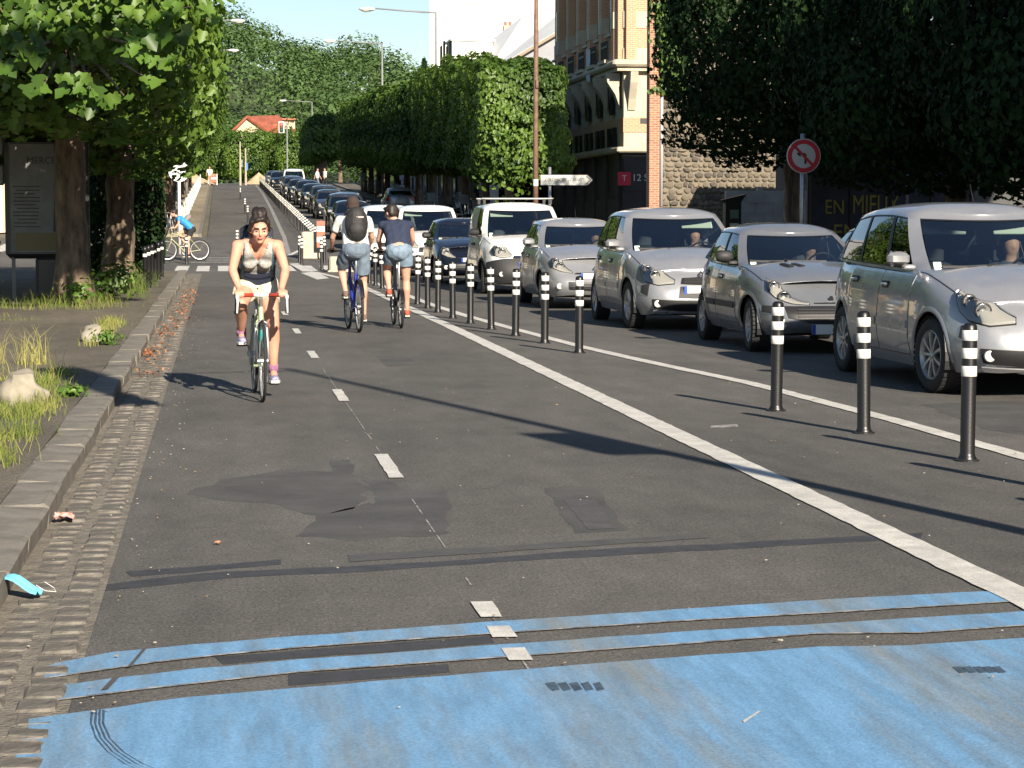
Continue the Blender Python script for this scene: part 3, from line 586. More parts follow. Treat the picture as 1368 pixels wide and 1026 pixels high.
# ================================================================== CARS
def paintmat(name, col, metal=.0, rough=.28, flake=.1, spec=.5):
    m = mat(name, col, rough, metal, spec=spec, coat=.9); n = m.node_tree; p = n.nodes['Principled BSDF']; L = n.links   # a little dust low on the panels
    tc = n.nodes.new('ShaderNodeTexCoord'); t = n.nodes.new('ShaderNodeTexNoise'); t.inputs['Scale'].default_value = 5; t.inputs['Detail'].default_value = 6; L.new(tc.outputs['Object'], t.inputs[0])
    r = n.nodes.new('ShaderNodeMapRange'); r.inputs[1].default_value = .35; r.inputs[2].default_value = .75; r.inputs[3].default_value = rough*.8; r.inputs[4].default_value = rough*1.6; L.new(t.outputs[0], r.inputs[0]); L.new(r.outputs[0], p.inputs['Roughness'])
    return m
PT_SILVER = paintmat('silver_car_paint', (.32, .33, .345), .5, .32); PT_SILVER2 = paintmat('pale_silver_car_paint', (.34, .345, .36), .45, .34); PT_GREY = paintmat('grey_silver_car_paint', (.24, .25, .265), .5, .32)
PT_WHITE = paintmat('white_car_paint', (.74, .74, .72), 0, .35); PT_BLUE = paintmat('dark_blue_car_paint', (.008, .011, .020), .2, .22); PT_BLACK = paintmat('black_car_paint', (.012, .013, .016), .1, .2); PT_DGREY = paintmat('dark_grey_car_paint', (.045, .05, .06), .4, .25); PT_GREEN = paintmat('dark_green_car_paint', (.03, .05, .045), .3, .25)
M_TRIM = mat('black_car_trim', (.014, .014, .015), .5); M_BUMP = mat('textured_bumper_plastic', (.028, .028, .030), .6, bump=.2, bscale=150)
M_GLASS = glassmat('car_glass', (.66, .74, .74), .9); M_GLASSD = glassmat('dark_car_glass', (.18, .21, .20), .9)
M_LAMP = glassmat('lamp_glass', (.88, .88, .86), .9); M_LAMPB = mat('lamp_reflector', (.55, .54, .50), .3, .2); M_AMBER = mat('amber_lamp', (.80, .33, .06), .25); M_CHROME = mat('chrome', (.75, .75, .75), .12, 1)
M_INT = mat('cabin_interior', (.022, .023, .026), .8); M_SEAT = mat('seat_fabric', (.085, .09, .10), .85); M_PLATE = mat('number_plate_white', (.72, .72, .68), .4); M_EU = mat('plate_blue', (.02, .07, .38), .4); M_RED = mat('red_lamp', (.5, .02, .02), .25)
M_VISOR = mat('pale_sun_visor', (.62, .68, .55), .7); M_DISC = mat('paper_disc', (.62, .78, .68), .6); M_HUB = mat('wheel_alloy', (.38, .38, .38), .35, .7, var=.1, scale=20); M_SHIRTD = mat('driver_shirt', (.10, .11, .14), .9)
wheel_meshes = {}
def wheel(parent, loc, side, r, style, steer=0):
    w = .205; key = (r, style)
    if key not in wheel_meshes:
        b = MB(); rr = r*.655; prof = [(rr, -w/2+.012), (rr+.02, -w/2), (r-.035, -w/2), (r-.012, -w/2+.018), (r, -w/2+.04), (r, w/2-.04), (r-.012, w/2-.018), (r-.035, w/2), (rr+.02, w/2), (rr, w/2-.012)]
        b.lathe(prof, 40, 'x')
        for i in range(40):                     # tread blocks
            t = 2*math.pi*i/40
            for xo in (-.055, .055):
                M = Matrix.Rotation(t, 3, 'X'); c = M @ Vector((xo, 0, r+.001)); b.box(c, (.085, .036, .004), M=M)
        o = b.build('tyre', M_RUB, smooth=True, angle=40); ty = o.data; bpy.data.objects.remove(o)
        b = MB(); b.lathe([(rr, w/2-.012), (rr-.008, w/2-.008), (rr-.02, w/2-.022), (rr-.03, w/2-.06), (rr-.035, -w/2+.02)], 40, 'x')
        b.lathe([(rr-.03, w/2-.085), (.05, w/2-.085), (.0, w/2-.085)], 24, 'x', mi=1)
        ns = {'five': 5, 'nine': 9, 'seven': 7, 'cover': 8}[style]; sw = {'five': .072, 'nine': .034, 'seven': .045, 'cover': .062}[style]
        for i in range(ns):
            t = 2*math.pi*i/ns; M = Matrix.Rotation(t, 3, 'X')
            vs = []
            for (rad, hw, xf, xb) in ((.035, sw*.5, w/2-.025, w/2-.06), (rr*.55, sw*.42, w/2-.014, w/2-.045), (rr-.018, sw*.62, w/2-.014, w/2-.04)):
                for (q, x) in ((-hw, xb), (-hw*.75, xf), (hw*.75, xf), (hw, xb)): vs.append(M @ Vector((x, q, rad)))
            fs = []
            for k in range(2):
                for j in range(3): fs.append((k*4+j, k*4+j+1, k*4+4+j+1, k*4+4+j))
            b.add(vs, fs)
        b.lathe([(0, w/2-.010), (.022, w/2-.011), (.034, w/2-.018), (.045, w/2-.035)], 20, 'x')
        o = b.build('rim', [M_HUB, M_TRIM], smooth=True, angle=35); ri = o.data; bpy.data.objects.remove(o); wheel_meshes[key] = (ty, ri)
    ty, ri = wheel_meshes[key]
    h = bpy.data.objects.new('wheel', None); COL.objects.link(h); h.parent = parent; h.location = loc; h.rotation_euler = (rnd.uniform(0, 6) if side > 0 else rnd.uniform(0, 6), 0, 0)
    h.rotation_mode = 'ZYX' if False else 'XYZ'
    e = Matrix.Translation(loc) @ Matrix.Rotation(steer+(math.pi if side < 0 else 0), 4, 'Z') @ Matrix.Rotation(rnd.uniform(0, 1.2), 4, 'X'); h.matrix_local = e
    link('tyre', ty, h); link('rim', ri, h)
class Shape:
    def __init__(s, P):
        s.P = P; L, W = P['L'], P['W']; s.L, s.W = L, W; s.fa = P['fo']            # y=0 at the front wheel axle; nose at -fo
        n = P.get('n', 5.2); K = 900; t = np.linspace(-math.pi/2, math.pi/2, K); Lh, Wh = L/2, W/2
        x = Wh*np.cos(t).clip(0, 1)**(2/n); y = Lh*np.sign(np.sin(t))*np.abs(np.sin(t))**(2/n); yc = L/2-s.fa
        d = np.concatenate([[0], np.cumsum(np.hypot(np.diff(x), np.diff(y)))]); s.len = d[-1]
        s.tab = (d, x, y+yc); g = np.gradient
        tx, ty = g(x, d+1e-9*np.arange(K)), g(y, d+1e-9*np.arange(K)); s.ny = (d, -tx)                       # outward normal y part
        s.top = P['top']; s.side = P.get('side', [(0, .075), (.12, .035), (.3, .0), (.5, .0), (.68, .012), (.82, .035), (.92, .07), (1, .13)])
        s.front = P['front']; s.rear = P.get('rear', [(0, .12), (.2, .03), (.45, 0), (.7, .02), (.85, .05), (1, .14)])
        s.y0, s.y1 = -s.fa, L-s.fa
    def ztop(s, y): return float(np.interp(y-s.y0, [a for a, _ in s.top], [b for _, b in s.top]))
    def zbot(s, y):
        u = y-s.y0; return s.P.get('zs', .20)+.04*max(0, 1-u/.5)**2+.06*max(0, 1-(s.L-u)/.6)**2
    def pt(s, a, v, off=0.0):                  # a = metres round the plan from the nose centre, sign = side; v = 0..1 from sill to waist
        sg = 1 if a >= 0 else -1; a = min(abs(a), s.len); d, X, Y = s.tab; x = float(np.interp(a, d, X)); y = float(np.interp(a, d, Y)); ny = float(np.interp(a, s.ny[0], s.ny[1]))
        fr = max(0, -ny)**1.3; re = max(0, ny)**1.3; sd_ = max(0, 1-abs(ny))
        fi = float(np.interp(v, [q for q, _ in s.front], [q for _, q in s.front])); ri = float(np.interp(v, [q for q, _ in s.rear], [q for _, q in s.rear])); si = float(np.interp(v, [q for q, _ in s.side], [q for _, q in s.side]))
        taper = .93+.07*min(1, (y-s.y0)/1.0) if y < s.y0+1.0 else 1-.05*max(0, (y-(s.y1-1.2))/1.2)
        x2 = max(0, x*taper - si*(1-.0*fr)*min(1, x/.3)); y2 = y+fi*fr-ri*re
        zb, zt = s.zbot(y), s.ztop(y2); z = zb+(zt-zb)*v
        return Vector((sg*x2, y2, z))
    def P3(s, a, z, off=0.0):                  # same, by height
        y = float(np.interp(abs(a), s.tab[0], s.tab[2])); v = (z-s.zbot(y))/max(.05, s.ztop(y)-s.zbot(y)); v = min(1, max(0, v))
        for _ in range(3):
            p = s.pt(a, v); v = min(1, max(0, v+(z-p.z)/max(.05, s.ztop(p.y)-s.zbot(y))))
        p = s.pt(a, v)
        if off:
            e = .02; q = s.pt(a+e, v)-s.pt(a-e, v); r_ = s.pt(a, min(1, v+.03))-s.pt(a, max(0, v-.03)); n = q.cross(r_).normalized()
            p = p+n*off
        return p
    def A(s, y, side):                         # arc position for a given length position on the side
        d, X, Y = s.tab; return side*float(np.interp(y, Y, d))
def patch(sh, name, low, up, off, m, parent, n=8, k=4, inset=.0, back=.012, smooth=True):
    """raised panel that follows the body, between a lower and an upper curve of (a,z)"""
    def at(c, t):
        ts = np.linspace(0, 1, len(c)); return float(np.interp(t, ts, [q[0] for q in c])), float(np.interp(t, ts, [q[1] for q in c]))
    rows = []
    for i in range(k+1):
        r = []
        for j in range(n+1):
            t = j/n; (a0, z0), (a1, z1) = at(low, t), at(up, t); u = i/k; r.append((a0+(a1-a0)*u, z0+(z1-z0)*u))
        rows.append(r)
    P = [[sh.P3(a, z, off) for a, z in r] for r in rows]; b = MB(); sgn = (rows[0][-1][0] > rows[0][0][0]); b.grid(P, flip=not sgn)
    B = [[sh.P3(a, z, off-back) for a, z in r] for r in rows]
    for e in (([P[0], B[0]]), ([P[-1], B[-1]]), ([[r[0] for r in P], [r[0] for r in B]]), ([[r[-1] for r in P], [r[-1] for r in B]])): b.grid(e)
    return b.build(name, m, parent, smooth=smooth, merge=True, angle=35)
car_cache = {}
def car(P, paint, label, x, y, group, rz=0, detail=2, driver=False):
    key = P['name']
    t = thing('car' if not P.get('van') else 'van', label, 'car' if not P.get('van') else 'van', (x, y, H(y)), rz, group)
    sl_ = math.atan(H(y+1.3)-H(y-1.3))/2.6 if False else math.atan((H(y+2.6)-H(y))/2.6); t.rotation_euler = (sl_ if abs(rz) < 1 else 0, 0, rz)
    sh = Shape(P); wb, r = P['wb'], P['r']; W = P['W']; van = P.get('van')
    # ---------------- lower body
    b = MB(); vs_ = [0, .05, .12, .2, .28, .36, .44, .52, .6, .68, .75, .82, .88, .93, .97, 1]
    NA = 88; d_, X_, Y_ = sh.tab; As = [sh.len*i/NA for i in range(NA+1)]
    for sg in (1, -1): b.grid([[sh.pt(sg*(a if a > 0 else 1e-6), v) for a in As] for v in vs_], flip=sg < 0)
    G_ = P['cab']; cow = G_['base'][0]; rr_ = G_['base'][1]
    top = []
    for a in As:
        p = sh.pt(a, 1)
        cols = []
        for j in range(13):
            u = -1+2*j/12; cr = .055*min(1, (p.y-sh.y0-.1)/.5)*(1-u*u) if p.y < cow+.4 else .02*(1-u*u); cols.append(Vector((p.x*u, p.y, p.z+cr)))
        top.append(cols)
    i0 = max(i for i, c in enumerate(top) if c[0].y < cow+.28); b.grid(top[:i0+1]); 
    i1 = min(i for i, c in enumerate(top) if c[0].y > rr_-.12 or i == NA); b.grid(top[i1:])
    def arch(o):
        bm = bmesh.new(); bm.from_mesh(o.data); bmesh.ops.remove_doubles(bm, verts=bm.verts, dist=.0006)
        for wy in (0, wb):
            R_ = r+.045; cz = r+.005
            for sg in (1, -1):
                for k in range(14):
                    an = math.pi*(k+.5)/14*1.0 ; an = -.25+ (math.pi+.5)*(k+.5)/14; nrm = Vector((0, math.cos(an), math.sin(an)))
                    gm = [f for f in bm.faces if f.calc_center_median().x*sg > W*.30 and abs(f.calc_center_median().y-wy) < R_*1.25 and f.calc_center_median().z < cz+R_*1.25]
                    ge = list({e for f in gm for e in f.edges}); gv = list({v for f in gm for v in f.verts})
                    bmesh.ops.bisect_plane(bm, geom=gv+ge+gm, plane_co=Vector((0, wy, cz))+nrm*R_, plane_no=nrm, dist=1e-5)
                kill = []
                for f in bm.faces:
                    c = f.calc_center_median()
                    if c.x*sg > W*.30 and all(math.cos(-.25+(math.pi+.5)*(k+.5)/14)*(c.y-wy)+math.sin(-.25+(math.pi+.5)*(k+.5)/14)*(c.z-cz) < R_ for k in range(14)) and abs(c.y-wy) < R_*1.02: kill.append(f)
                bmesh.ops.delete(bm, geom=kill, context='FACES')
        bm.to_mesh(o.data); bm.free(); o.data.polygons.foreach_set('use_smooth', [True]*len(o.data.polygons))
    body = b.build('body', [paint, M_TRIM], t); arch(body)
    # ---------------- greenhouse
    Wb = W/2-.075; Wt = Wb-G_.get('tumble', .14); ft, rt_ = G_['top']; Hh = P['H']; nodes = []
    bowf, bowr = G_.get('bow', .16), .05
    def fr(u, y0b, y0t, tagn, inv=False): nodes.append((Wb*u*.985, y0b+bowf*u*u*1.0, Wt*u*.97, y0t+bowf*.55*u*u, tagn))
    for i in range(7): fr(.90*i/6, cow, ft, 'ws')
    nodes[-1] = nodes[-1][:4]+('A',)
    sidey = G_['side']                          # list (y_base, y_top, tag of the cell that follows)
    for (yb, yt, tg) in sidey: nodes.append((Wb, yb, Wt, yt, tg))
    for i in range(6, -1, -1):
        u = .9*i/6; nodes.append((Wb*u, rr_-bowr*u*u-(.0), Wt*u, rt_-bowr*u*u, 'rw' if i > 0 else 'end'))
    N2 = []                                     # subdivide long side cells
    for i, nd in enumerate(nodes[:-1]):
        nx = nodes[i+1]; k = max(1, int(abs(nx[1]-nd[1])/.2)); k = k if nd[4] not in ('ws', 'rw', 'A') else 1
        for j in range(k): q = j/k; N2.append(tuple(nd[m_]+(nx[m_]-nd[m_])*q for m_ in range(4))+(nd[4],))
    N2.append(nodes[-1])
    roofz = lambda y: Hh-.075-P.get('roofdrop', .10)*max(0, (y-(ft+.9))/(rt_-ft-.9))**2 - .05*max(0, 1-(y-ft)/.7)**2
    def gp(nd, tt, off=0):
        xb, yb, xt, yt, _ = nd; ymid = (cow+rr_)/2; pl = 1-.05*((yb-ymid)/(rr_-cow)*2)**2
        zb = sh.ztop(min(max(yb, sh.y0), sh.y1))-.035; zt = roofz(yt); bl = .035*4*tt*(1-tt)*.6
        x_ = (xb*pl+(xt*pl-xb*pl)*tt)+bl*(1 if nd[4] not in ('ws', 'rw', 'end') else nd[0]/Wb); y_ = yb+(yt-yb)*tt
        if nd[4] == 'ws': y_ -= bl*.7
        if nd[4] in ('rw', 'end'): y_ += bl*.7
        return Vector((max(0, x_)+off*(nd[0]/Wb), y_-(off if nd[4] == 'ws' else 0), zb+(zt-zb)*tt))
    TL = [0, .045, .07, .2, .4, .6, .8, .895, .92, 1.0]; glass_t = (2, 7)
    wins = G_['win']; trimw = G_.get('trim', ('B',))
    b = MB()
    for sg in (1, -1):
        Pg = [[Vector((gp(nd, tt).x*sg, gp(nd, tt).y, gp(nd, tt).z)) for nd in N2] for tt in TL]; o_ = len(b.v); cols = len(N2)
        b.v += [tuple(p) for r_ in Pg for p in r_]
        for i in range(len(TL)-1):
            for j in range(cols-1):
                tg = N2[j][4]; isw = tg in wins or tg in ('ws', 'rw')
                if isw and tg == 'rw' and van: isw = True
                if isw and glass_t[0] <= i < glass_t[1]: continue
                mi = 1 if (isw and (i in (1, 7))) or tg in trimw and 1 <= i <= 7 else 0
                q = (o_+i*cols+j, o_+i*cols+j+1, o_+(i+1)*cols+j+1, o_+(i+1)*cols+j); b.f.append(q[::-1] if sg < 0 else q); b.m.append(mi)
        # roof
    e0 = [gp(nd, 1.0) for nd in N2]; rows = []
    for nd, p in zip(N2, e0):
        inx = .06; q = []
        for j in range(13):
            u = -1+2*j/12; bulge = .075*(1-abs(u)**3.2) if 0 < 1 else 0; q.append(Vector((p.x*u, p.y, p.z+bulge*min(1, (p.y-ft+.02)/.25, (rt_-p.y+.05)/.2)+.0)))
        rows.append(q)
    b.grid(rows)
    gh = b.build('cabin_frame', [paint, M_TRIM], t, smooth=True, merge=True, angle=60)
    # glass
    def pane(name, tags, m, sgs=(1, -1)):
        for sg in sgs:
            j = 0
            while j < len(N2)-1:
                if N2[j][4] in tags:
                    j2 = j
                    while j2 < len(N2)-1 and N2[j2][4] == N2[j][4]: j2 += 1
                    nds = [N2[j]]+[n_[:4]+(N2[j][4],) for n_ in N2[j+1:j2+1]]
                    tl = [.055, .2, .4, .6, .8, .91]; Q = [[Vector((p.x*sg, p.y, p.z)) for p in (gp(nd, tt, -.006) for nd in nds)] for tt in tl]
                    yield name, Q, m, sg; j = j2
                else: j += 1
    for nm, tags_, m in (('side_window', wins, M_GLASSD),):
        for tg in tags_:
            for (nme, Q, mm, sg) in pane(nm, (tg,), m): bb = MB(); bb.grid(Q, flip=sg < 0); bb.build(nme, mm, t, smooth=True)
    for nm, tg, m in (('windshield', 'ws', M_GLASS), ('rear_window', 'rw', M_GLASSD)):
        bb = MB()
        for (nme, Q, mm, sg) in pane(nm, (tg,), m): bb.grid(Q, flip=sg < 0)
        bb.build(nm, m, t, smooth=True, merge=True)
    # ---------------- wheels, arches, cabin
    for wy in (0, wb):
        for sg in (1, -1):
            wheel(t, (sg*(W/2-.135), wy, r), sg, r, P.get('rim', 'five'), P.get('steer', 0) if wy == 0 else 0)
            bb = MB(); R_ = r+.044; pr = []
            for q in range(19):
                an = -.3+(math.pi+.6)*q/18; pr.append((wy+math.cos(an)*R_, r+.005+math.sin(an)*R_))
            bb.grid([[(sg*(W/2-.01-.05*(zz < .9)), yy, zz), (sg*(W/2-.33), yy, zz)] for yy, zz in pr], flip=sg > 0)
            bb.add([(sg*(W/2-.33), yy, zz) for yy, zz in pr], [tuple(range(19))]); bb.build('arch_liner', M_TRIM, t)
            if detail > 1:
                bb = MB(); ring = []
                for q in range(25):
                    an = -.12+(math.pi+.24)*q/24; row = []
                    for rad_, off in ((R_-.004, -.012), (R_-.002, .010), (R_+.018, .012), (R_+.04, .002)):
                        yy, zz = wy+math.cos(an)*rad_, r+.005+math.sin(an)*rad_; p = sh.P3(sh.A(yy, sg), max(zz, .2), off); row.append(Vector((p.x, yy, max(zz, .19))))
                    ring.append(row)
                bb.grid(ring, flip=sg < 0); bb.build('arch_lip', M_BUMP if P.get('black_arch') else paint, t, smooth=True)
    bb = MB(); bb.box((0, (cow+rr_)/2-.18, .50), (W-.30, rr_-cow-.2, .5)); bb.box((0, (sh.y0+sh.y1)/2, .24), (W-.5, sh.L-.9, .1)); bb.build('floor_tub', M_INT, t)
    bb = MB(); zc = sh.ztop(cow); 
    bb.grid([[(xx, cow+.02+.16*(xx/(W/2))**2, zc-.05) for xx in np.linspace(-W/2+.14, W/2-.14, 7)], [(xx, cow+.30, zc-.02) for xx in np.linspace(-W/2+.14, W/2-.14, 7)], [(xx, cow+.55, zc+.03) for xx in np.linspace(-W/2+.14, W/2-.14, 7)], [(xx, cow+.62, zc-.05) for xx in np.linspace(-W/2+.14, W/2-.14, 7)], [(xx, cow+.58, .5) for xx in np.linspace(-W/2+.14, W/2-.14, 7)]], flip=True); bb.build('dashboard', M_INT, t, smooth=True)
    sy = cow+1.25
    for (xx, yy) in ((.36, sy), (-.36, sy)) + (() if van else ((.42, sy+.85), (-.02, sy+.85), (-.42, sy+.85))):
        bb = MB(); bb.box((xx, yy, .78), (.44, .14, .62), bev=.05, M=Matrix.Rotation(-.22, 3, 'X')); bb.box((xx, yy-.25, .50), (.46, .5, .16), bev=.05); bb.box((xx, yy+.10, 1.15), (.24, .08, .17), bev=.035); bb.build('seat', M_SEAT, t, smooth=True, angle=40)
    if detail > 1:
        bb = MB(); Mx = Matrix.Rotation(.45, 3, 'X'); q = [Vector((.36, cow+.78, zc-.02))+Mx @ Vector((.18*math.cos(a), 0, .18*math.sin(a))) for a in np.linspace(0, 6.283, 25)]; bb.tube(q, .014, 6, cap=False); bb.box((.36, cow+.78, zc-.02), (.30, .03, .05)); bb.build('steering_wheel', M_TRIM, t, smooth=True)
        bb = MB(); bb.box((0, ft+.12-.0, Hh-.22), (.22, .03, .065), bev=.012); bb.build('rear_mirror', M_TRIM, t)
        for sx in P.get('visors', (-1,)): bb = MB(); bb.box((sx*.36, ft+.10, Hh-.235), (.46, .02, .14), bev=.006, M=Matrix.Rotation(-.5, 3, 'X')); bb.build('sun_visor', M_VISOR, t)
        p = gp(N2[5], .13); q = MB(); q.box((-.9*Wb*.86, p.y+.03, p.z), (.07, .012, .09), M=Matrix.Rotation(-.6, 3, 'X')); q.build('insurance_disc', M_DISC, t)
    # ---------------- outside parts
    for sg in (1, -1):
        lo, up = P['lamp']; patch(sh, 'headlight_surround', [(sg*(a+(q-1)*.012), z-.012) for q, (a, z) in zip((0, 1, 1, 1, 2), lo)], [(sg*(a+(q-1)*.012), z+.010) for q, (a, z) in zip((0, 1, 1, 1, 2), up)] if len(up) == len(lo) else [(sg*a, z+.010) for a, z in up], .003, M_TRIM, t, 12, 4); hl = patch(sh, 'headlight', [(sg*a, z) for a, z in lo], [(sg*a, z) for a, z in up], .007, M_LAMPB, t, 12, 5)
        patch(sh, 'lens', [(sg*a, z) for a, z in lo], [(sg*a, z) for a, z in up], .034, M_LAMP, hl, 12, 5)
        if detail > 1:
            am = (lo[0][0]+lo[-1][0])/2; 
            for (fa, rad_) in ((.36, .062), (.66, .052)):
                ts = np.linspace(0, 1, len(lo)); a_ = float(np.interp(fa, ts, [q[0] for q in lo])); z_ = (float(np.interp(fa, ts, [q[1] for q in lo]))+float(np.interp(fa, ts, [q[1] for q in up])))/2
                c = sh.P3(sg*a_, z_, .006); c.y -= .012; bb = MB(); bb.lathe([(rad_+.012, .012), (rad_+.012, -.006), (rad_, -.008), (rad_*.97, .0)], 18, 'y', c=c); bb.build('bulb_ring', M_TRIM, hl, smooth=True); bb = MB(); bb.lathe([(rad_, -.004), (rad_*.92, -.006), (rad_*.5, .010), (.012, .012), (0, .008)], 18, 'y', c=c); bb.build('bulb_reflector', M_CHROME, hl, smooth=True)
            if P.get('amber'): lo2, up2 = P['amber']; patch(sh, 'turn_signal', [(sg*a, z) for a, z in lo2], [(sg*a, z) for a, z in up2], .012, M_AMBER, hl, 6, 3)
        # mirror
        mb_ = MB(); my = cow+P.get('mir', .42); mz = sh.ztop(my)+.09; mb_.box((sg*(W/2+.055), my, mz), (.20, .11, .135), bev=.04); mb_.box((sg*(W/2-.05), my+.02, mz-.075), (.12, .05, .05), bev=.015)
        mr = mb_.build('wing_mirror', P.get('mirror_mat', paint), t, smooth=True, angle=45); g_ = MB(); g_.box((sg*(W/2+.055), my+.056, mz), (.16, .006, .10)); g_.build('mirror_glass', M_CHROME, mr)
        if detail > 1:
            for di, (ya, yb_, handle) in enumerate(P['doors']):
                zl = P.get('zs', .2)+.10; zt_ = lambda yy: sh.ztop(yy)-.05
                aa = [sh.A(v, sg) for v in np.linspace(ya, yb_, 9)]
                yy_ = np.linspace(ya, yb_, 9)
                lowc = []
                for a_, v in zip(aa, yy_):
                    dz = zl; dd = v-wb
                    if abs(dd) < r+.09: dz = max(dz, r+.005+math.sqrt(max(0, (r+.085)**2-dd*dd)))
                    lowc.append((a_, dz))
                patch(sh, 'door_seam', [(a_, z-.006) for a_, z in lowc], [(a_, zt_(v)+.004) for a_, v in zip(aa, yy_)], .0012, M_TRIM, t, 16, 8, back=.002)
                e = .008; yq = np.linspace(ya+e, yb_-e, 9); lw = [(sh.A(v, sg), z+.004) for v, (_, z) in zip(yq, lowc)]
                dr = patch(sh, 'door', lw, [(sh.A(v, sg), zt_(v)) for v in yq], .0055, paint, t, 18, 10, back=.006)
                hp = sh.P3(sh.A(handle, sg), sh.ztop(handle)-.17, .018); hm = MB(); hm.box(hp, (.035, .17, .034), bev=.012); hm.build('handle', P.get('handle_mat', paint), dr, smooth=True)
                hr = MB(); hr.box(hp-Vector((sg*.012, 0, .004)), (.02, .20, .065), bev=.009); hr.build('handle_recess', M_TRIM, dr)
                if P.get('strip'):
                    zs_ = P['strip']; yq2 = [v for v in np.linspace(ya+.03, yb_-.03, 7) if abs(v-wb) > math.sqrt(max(0, (r+.1)**2-(zs_-r)**2))]
                    if len(yq2) > 1: patch(sh, 'rubbing_strip', [(sh.A(v, sg), zs_-.035) for v in yq2], [(sh.A(v, sg), zs_+.035) for v in yq2], .020, P.get('strip_mat', M_BUMP), dr, 10, 2)
            patch(sh, 'bonnet_seam', [(sh.A(v, sg), sh.ztop(v)-.022) for v in np.linspace(sh.y0+.55, cow+.3, 8)], [(sh.A(v, sg), sh.ztop(v)-.015) for v in np.linspace(sh.y0+.55, cow+.3, 8)], .002, M_TRIM, t, 12, 1, back=.004)
        fx, fz = P['fog']; c = sh.P3(sg*fx, fz, .006); bb = MB(); bb.lathe([(.048, .02), (.048, -.004), (.043, -.008), (.02, -.004), (0, -.003)], 16, 'y', c=c); bb.build('fog_light', M_LAMPB, t, smooth=True)
    for (nm, lo, up, off, m) in P['front_parts']: patch(sh, nm, lo, up, off, m, t, 20, 4)
    if detail > 1:
        z0, z1, nn = P['grille']
        for i in range(nn):
            z = z0+(z1-z0)*(i+.5)/nn; hw = P.get('grille_w', .36); lw = [(a_, z-.007) for a_ in np.linspace(-hw, hw, 7)]; patch(sh, 'grille_slat', lw, [(a_, z+.007) for a_, z in [(q[0], z) for q in lw]], .016, P.get('slat_mat', M_BUMP), t, 12, 1, back=.01)
        py, pz, pm = P['plate']; c = sh.P3(0, pz, .022); bb = MB(); bb.box(c, (.52, .012, .11), bev=.004); pl = bb.build('number_plate', M_PLATE, t); bb = MB(); bb.box(c+Vector((-.24, -.0075, 0)), (.04, .004, .108)); bb.build('plate_band', M_EU, pl)
        for sx, ln in ((.18, .62), (-.28, .55)):
            bb = MB(); p0 = Vector((sx+.25, cow+.03, zc+.03)); p1 = Vector((sx-ln*.7, cow+.12+.0, zc+.075)); bb.tube([p0, p1], .007, 5); bb.box(p1.lerp(p0, .35), (ln*.8, .012, .02)); bb.build('wiper', M_TRIM, t)
        bb = MB(); bb.tube([(0, ft+.25 if not van else ft+.9, Hh-.01), (0, ft+.36 if not van else ft+1.1, Hh+.16)], [.006, .003], 5); bb.build('aerial', M_TRIM, t)
    for sg in (1, -1): patch(sh, 'tail_light', [(sg*(sh.len-.95), .72), (sg*(sh.len-.62), .72)], [(sg*(sh.len-.9), .98), (sg*(sh.len-.64), .98)], .01, M_RED, t, 5, 3)
    if P.get('bars'):
        for yy in (ft+.35, ft+1.3): bb = MB(); bb.box((0, yy, Hh+.075), (W-.36, .06, .028), bev=.01); [bb.box((sx*(W/2-.24), yy, Hh+.02), (.05, .05, .12), mi=1) for sx in (1, -1)]; bb.build('roof_bar', [M_STEEL, M_TRIM], t)
    for fn in P.get('extra', []): fn(sh, t, paint)
    t['paint'] = 0; del t['paint']
    return t
def bust(parent_car, x, y, z, label, shirt=M_SHIRTD, hair=(.02, .015, .012)):
    p = parent_car.matrix_world if False else None
    loc = Matrix.Rotation(parent_car.rotation_euler.z, 3, 'Z') @ Vector((x, y, z)); base = Vector(parent_car.location)+loc
    t = thing('person', label, 'person', base)
    if 'bust' not in car_cache:
        b = MB(); 
        def cap(mb, p0, r0, p1, r1): capsule(mb, p0, r0, p1, r1)
        ellip(b, (0, 0, .62), (.075, .092, .115)); capsule(b, (0, .02, .42), .055, (0, 0, .56), .055); ellip(b, (0, -.088, .61), (.016, .02, .025)); capsule(b, (0, .05, .05), .15, (0, .03, .33), .15); capsule(b, (-.16, .03, .36), .07, (.16, .03, .36), .07); 
        for s in (-1, 1): capsule(b, (s*.19, .03, .36), .055, (s*.24, -.12, .12), .045); capsule(b, (s*.24, -.12, .12), .042, (s*.14, -.38, .16), .034); ellip(b, (s*.13, -.42, .17), (.04, .05, .03))
        o = remesh('body', b, M_SKIN, .016, 2); b = MB(); capsule(b, (0, .05, .04), .16, (0, .035, .33), .165); capsule(b, (-.17, .03, .355), .078, (.17, .03, .355), .078)
        for s in (-1, 1): capsule(b, (s*.19, .03, .36), .066, (s*.23, -.08, .18), .058)
        o2 = remesh('shirt', b, shirt, .016, 2); b = MB(); ellip(b, (0, .022, .66), (.085, .095, .095)); o3 = remesh('hair', b, mat('dark_hair', (.022, .016, .013), .7), .016, 1); car_cache['bust'] = (o.data, o2.data, o3.data)
        for q in (o, o2, o3): bpy.data.objects.remove(q)
    a, c, d = car_cache['bust']; link('body', a, t); s2 = link('shirt', c, t); link('hair', d, t)
    t.rotation_euler = (0, 0, parent_car.rotation_euler.z); return t
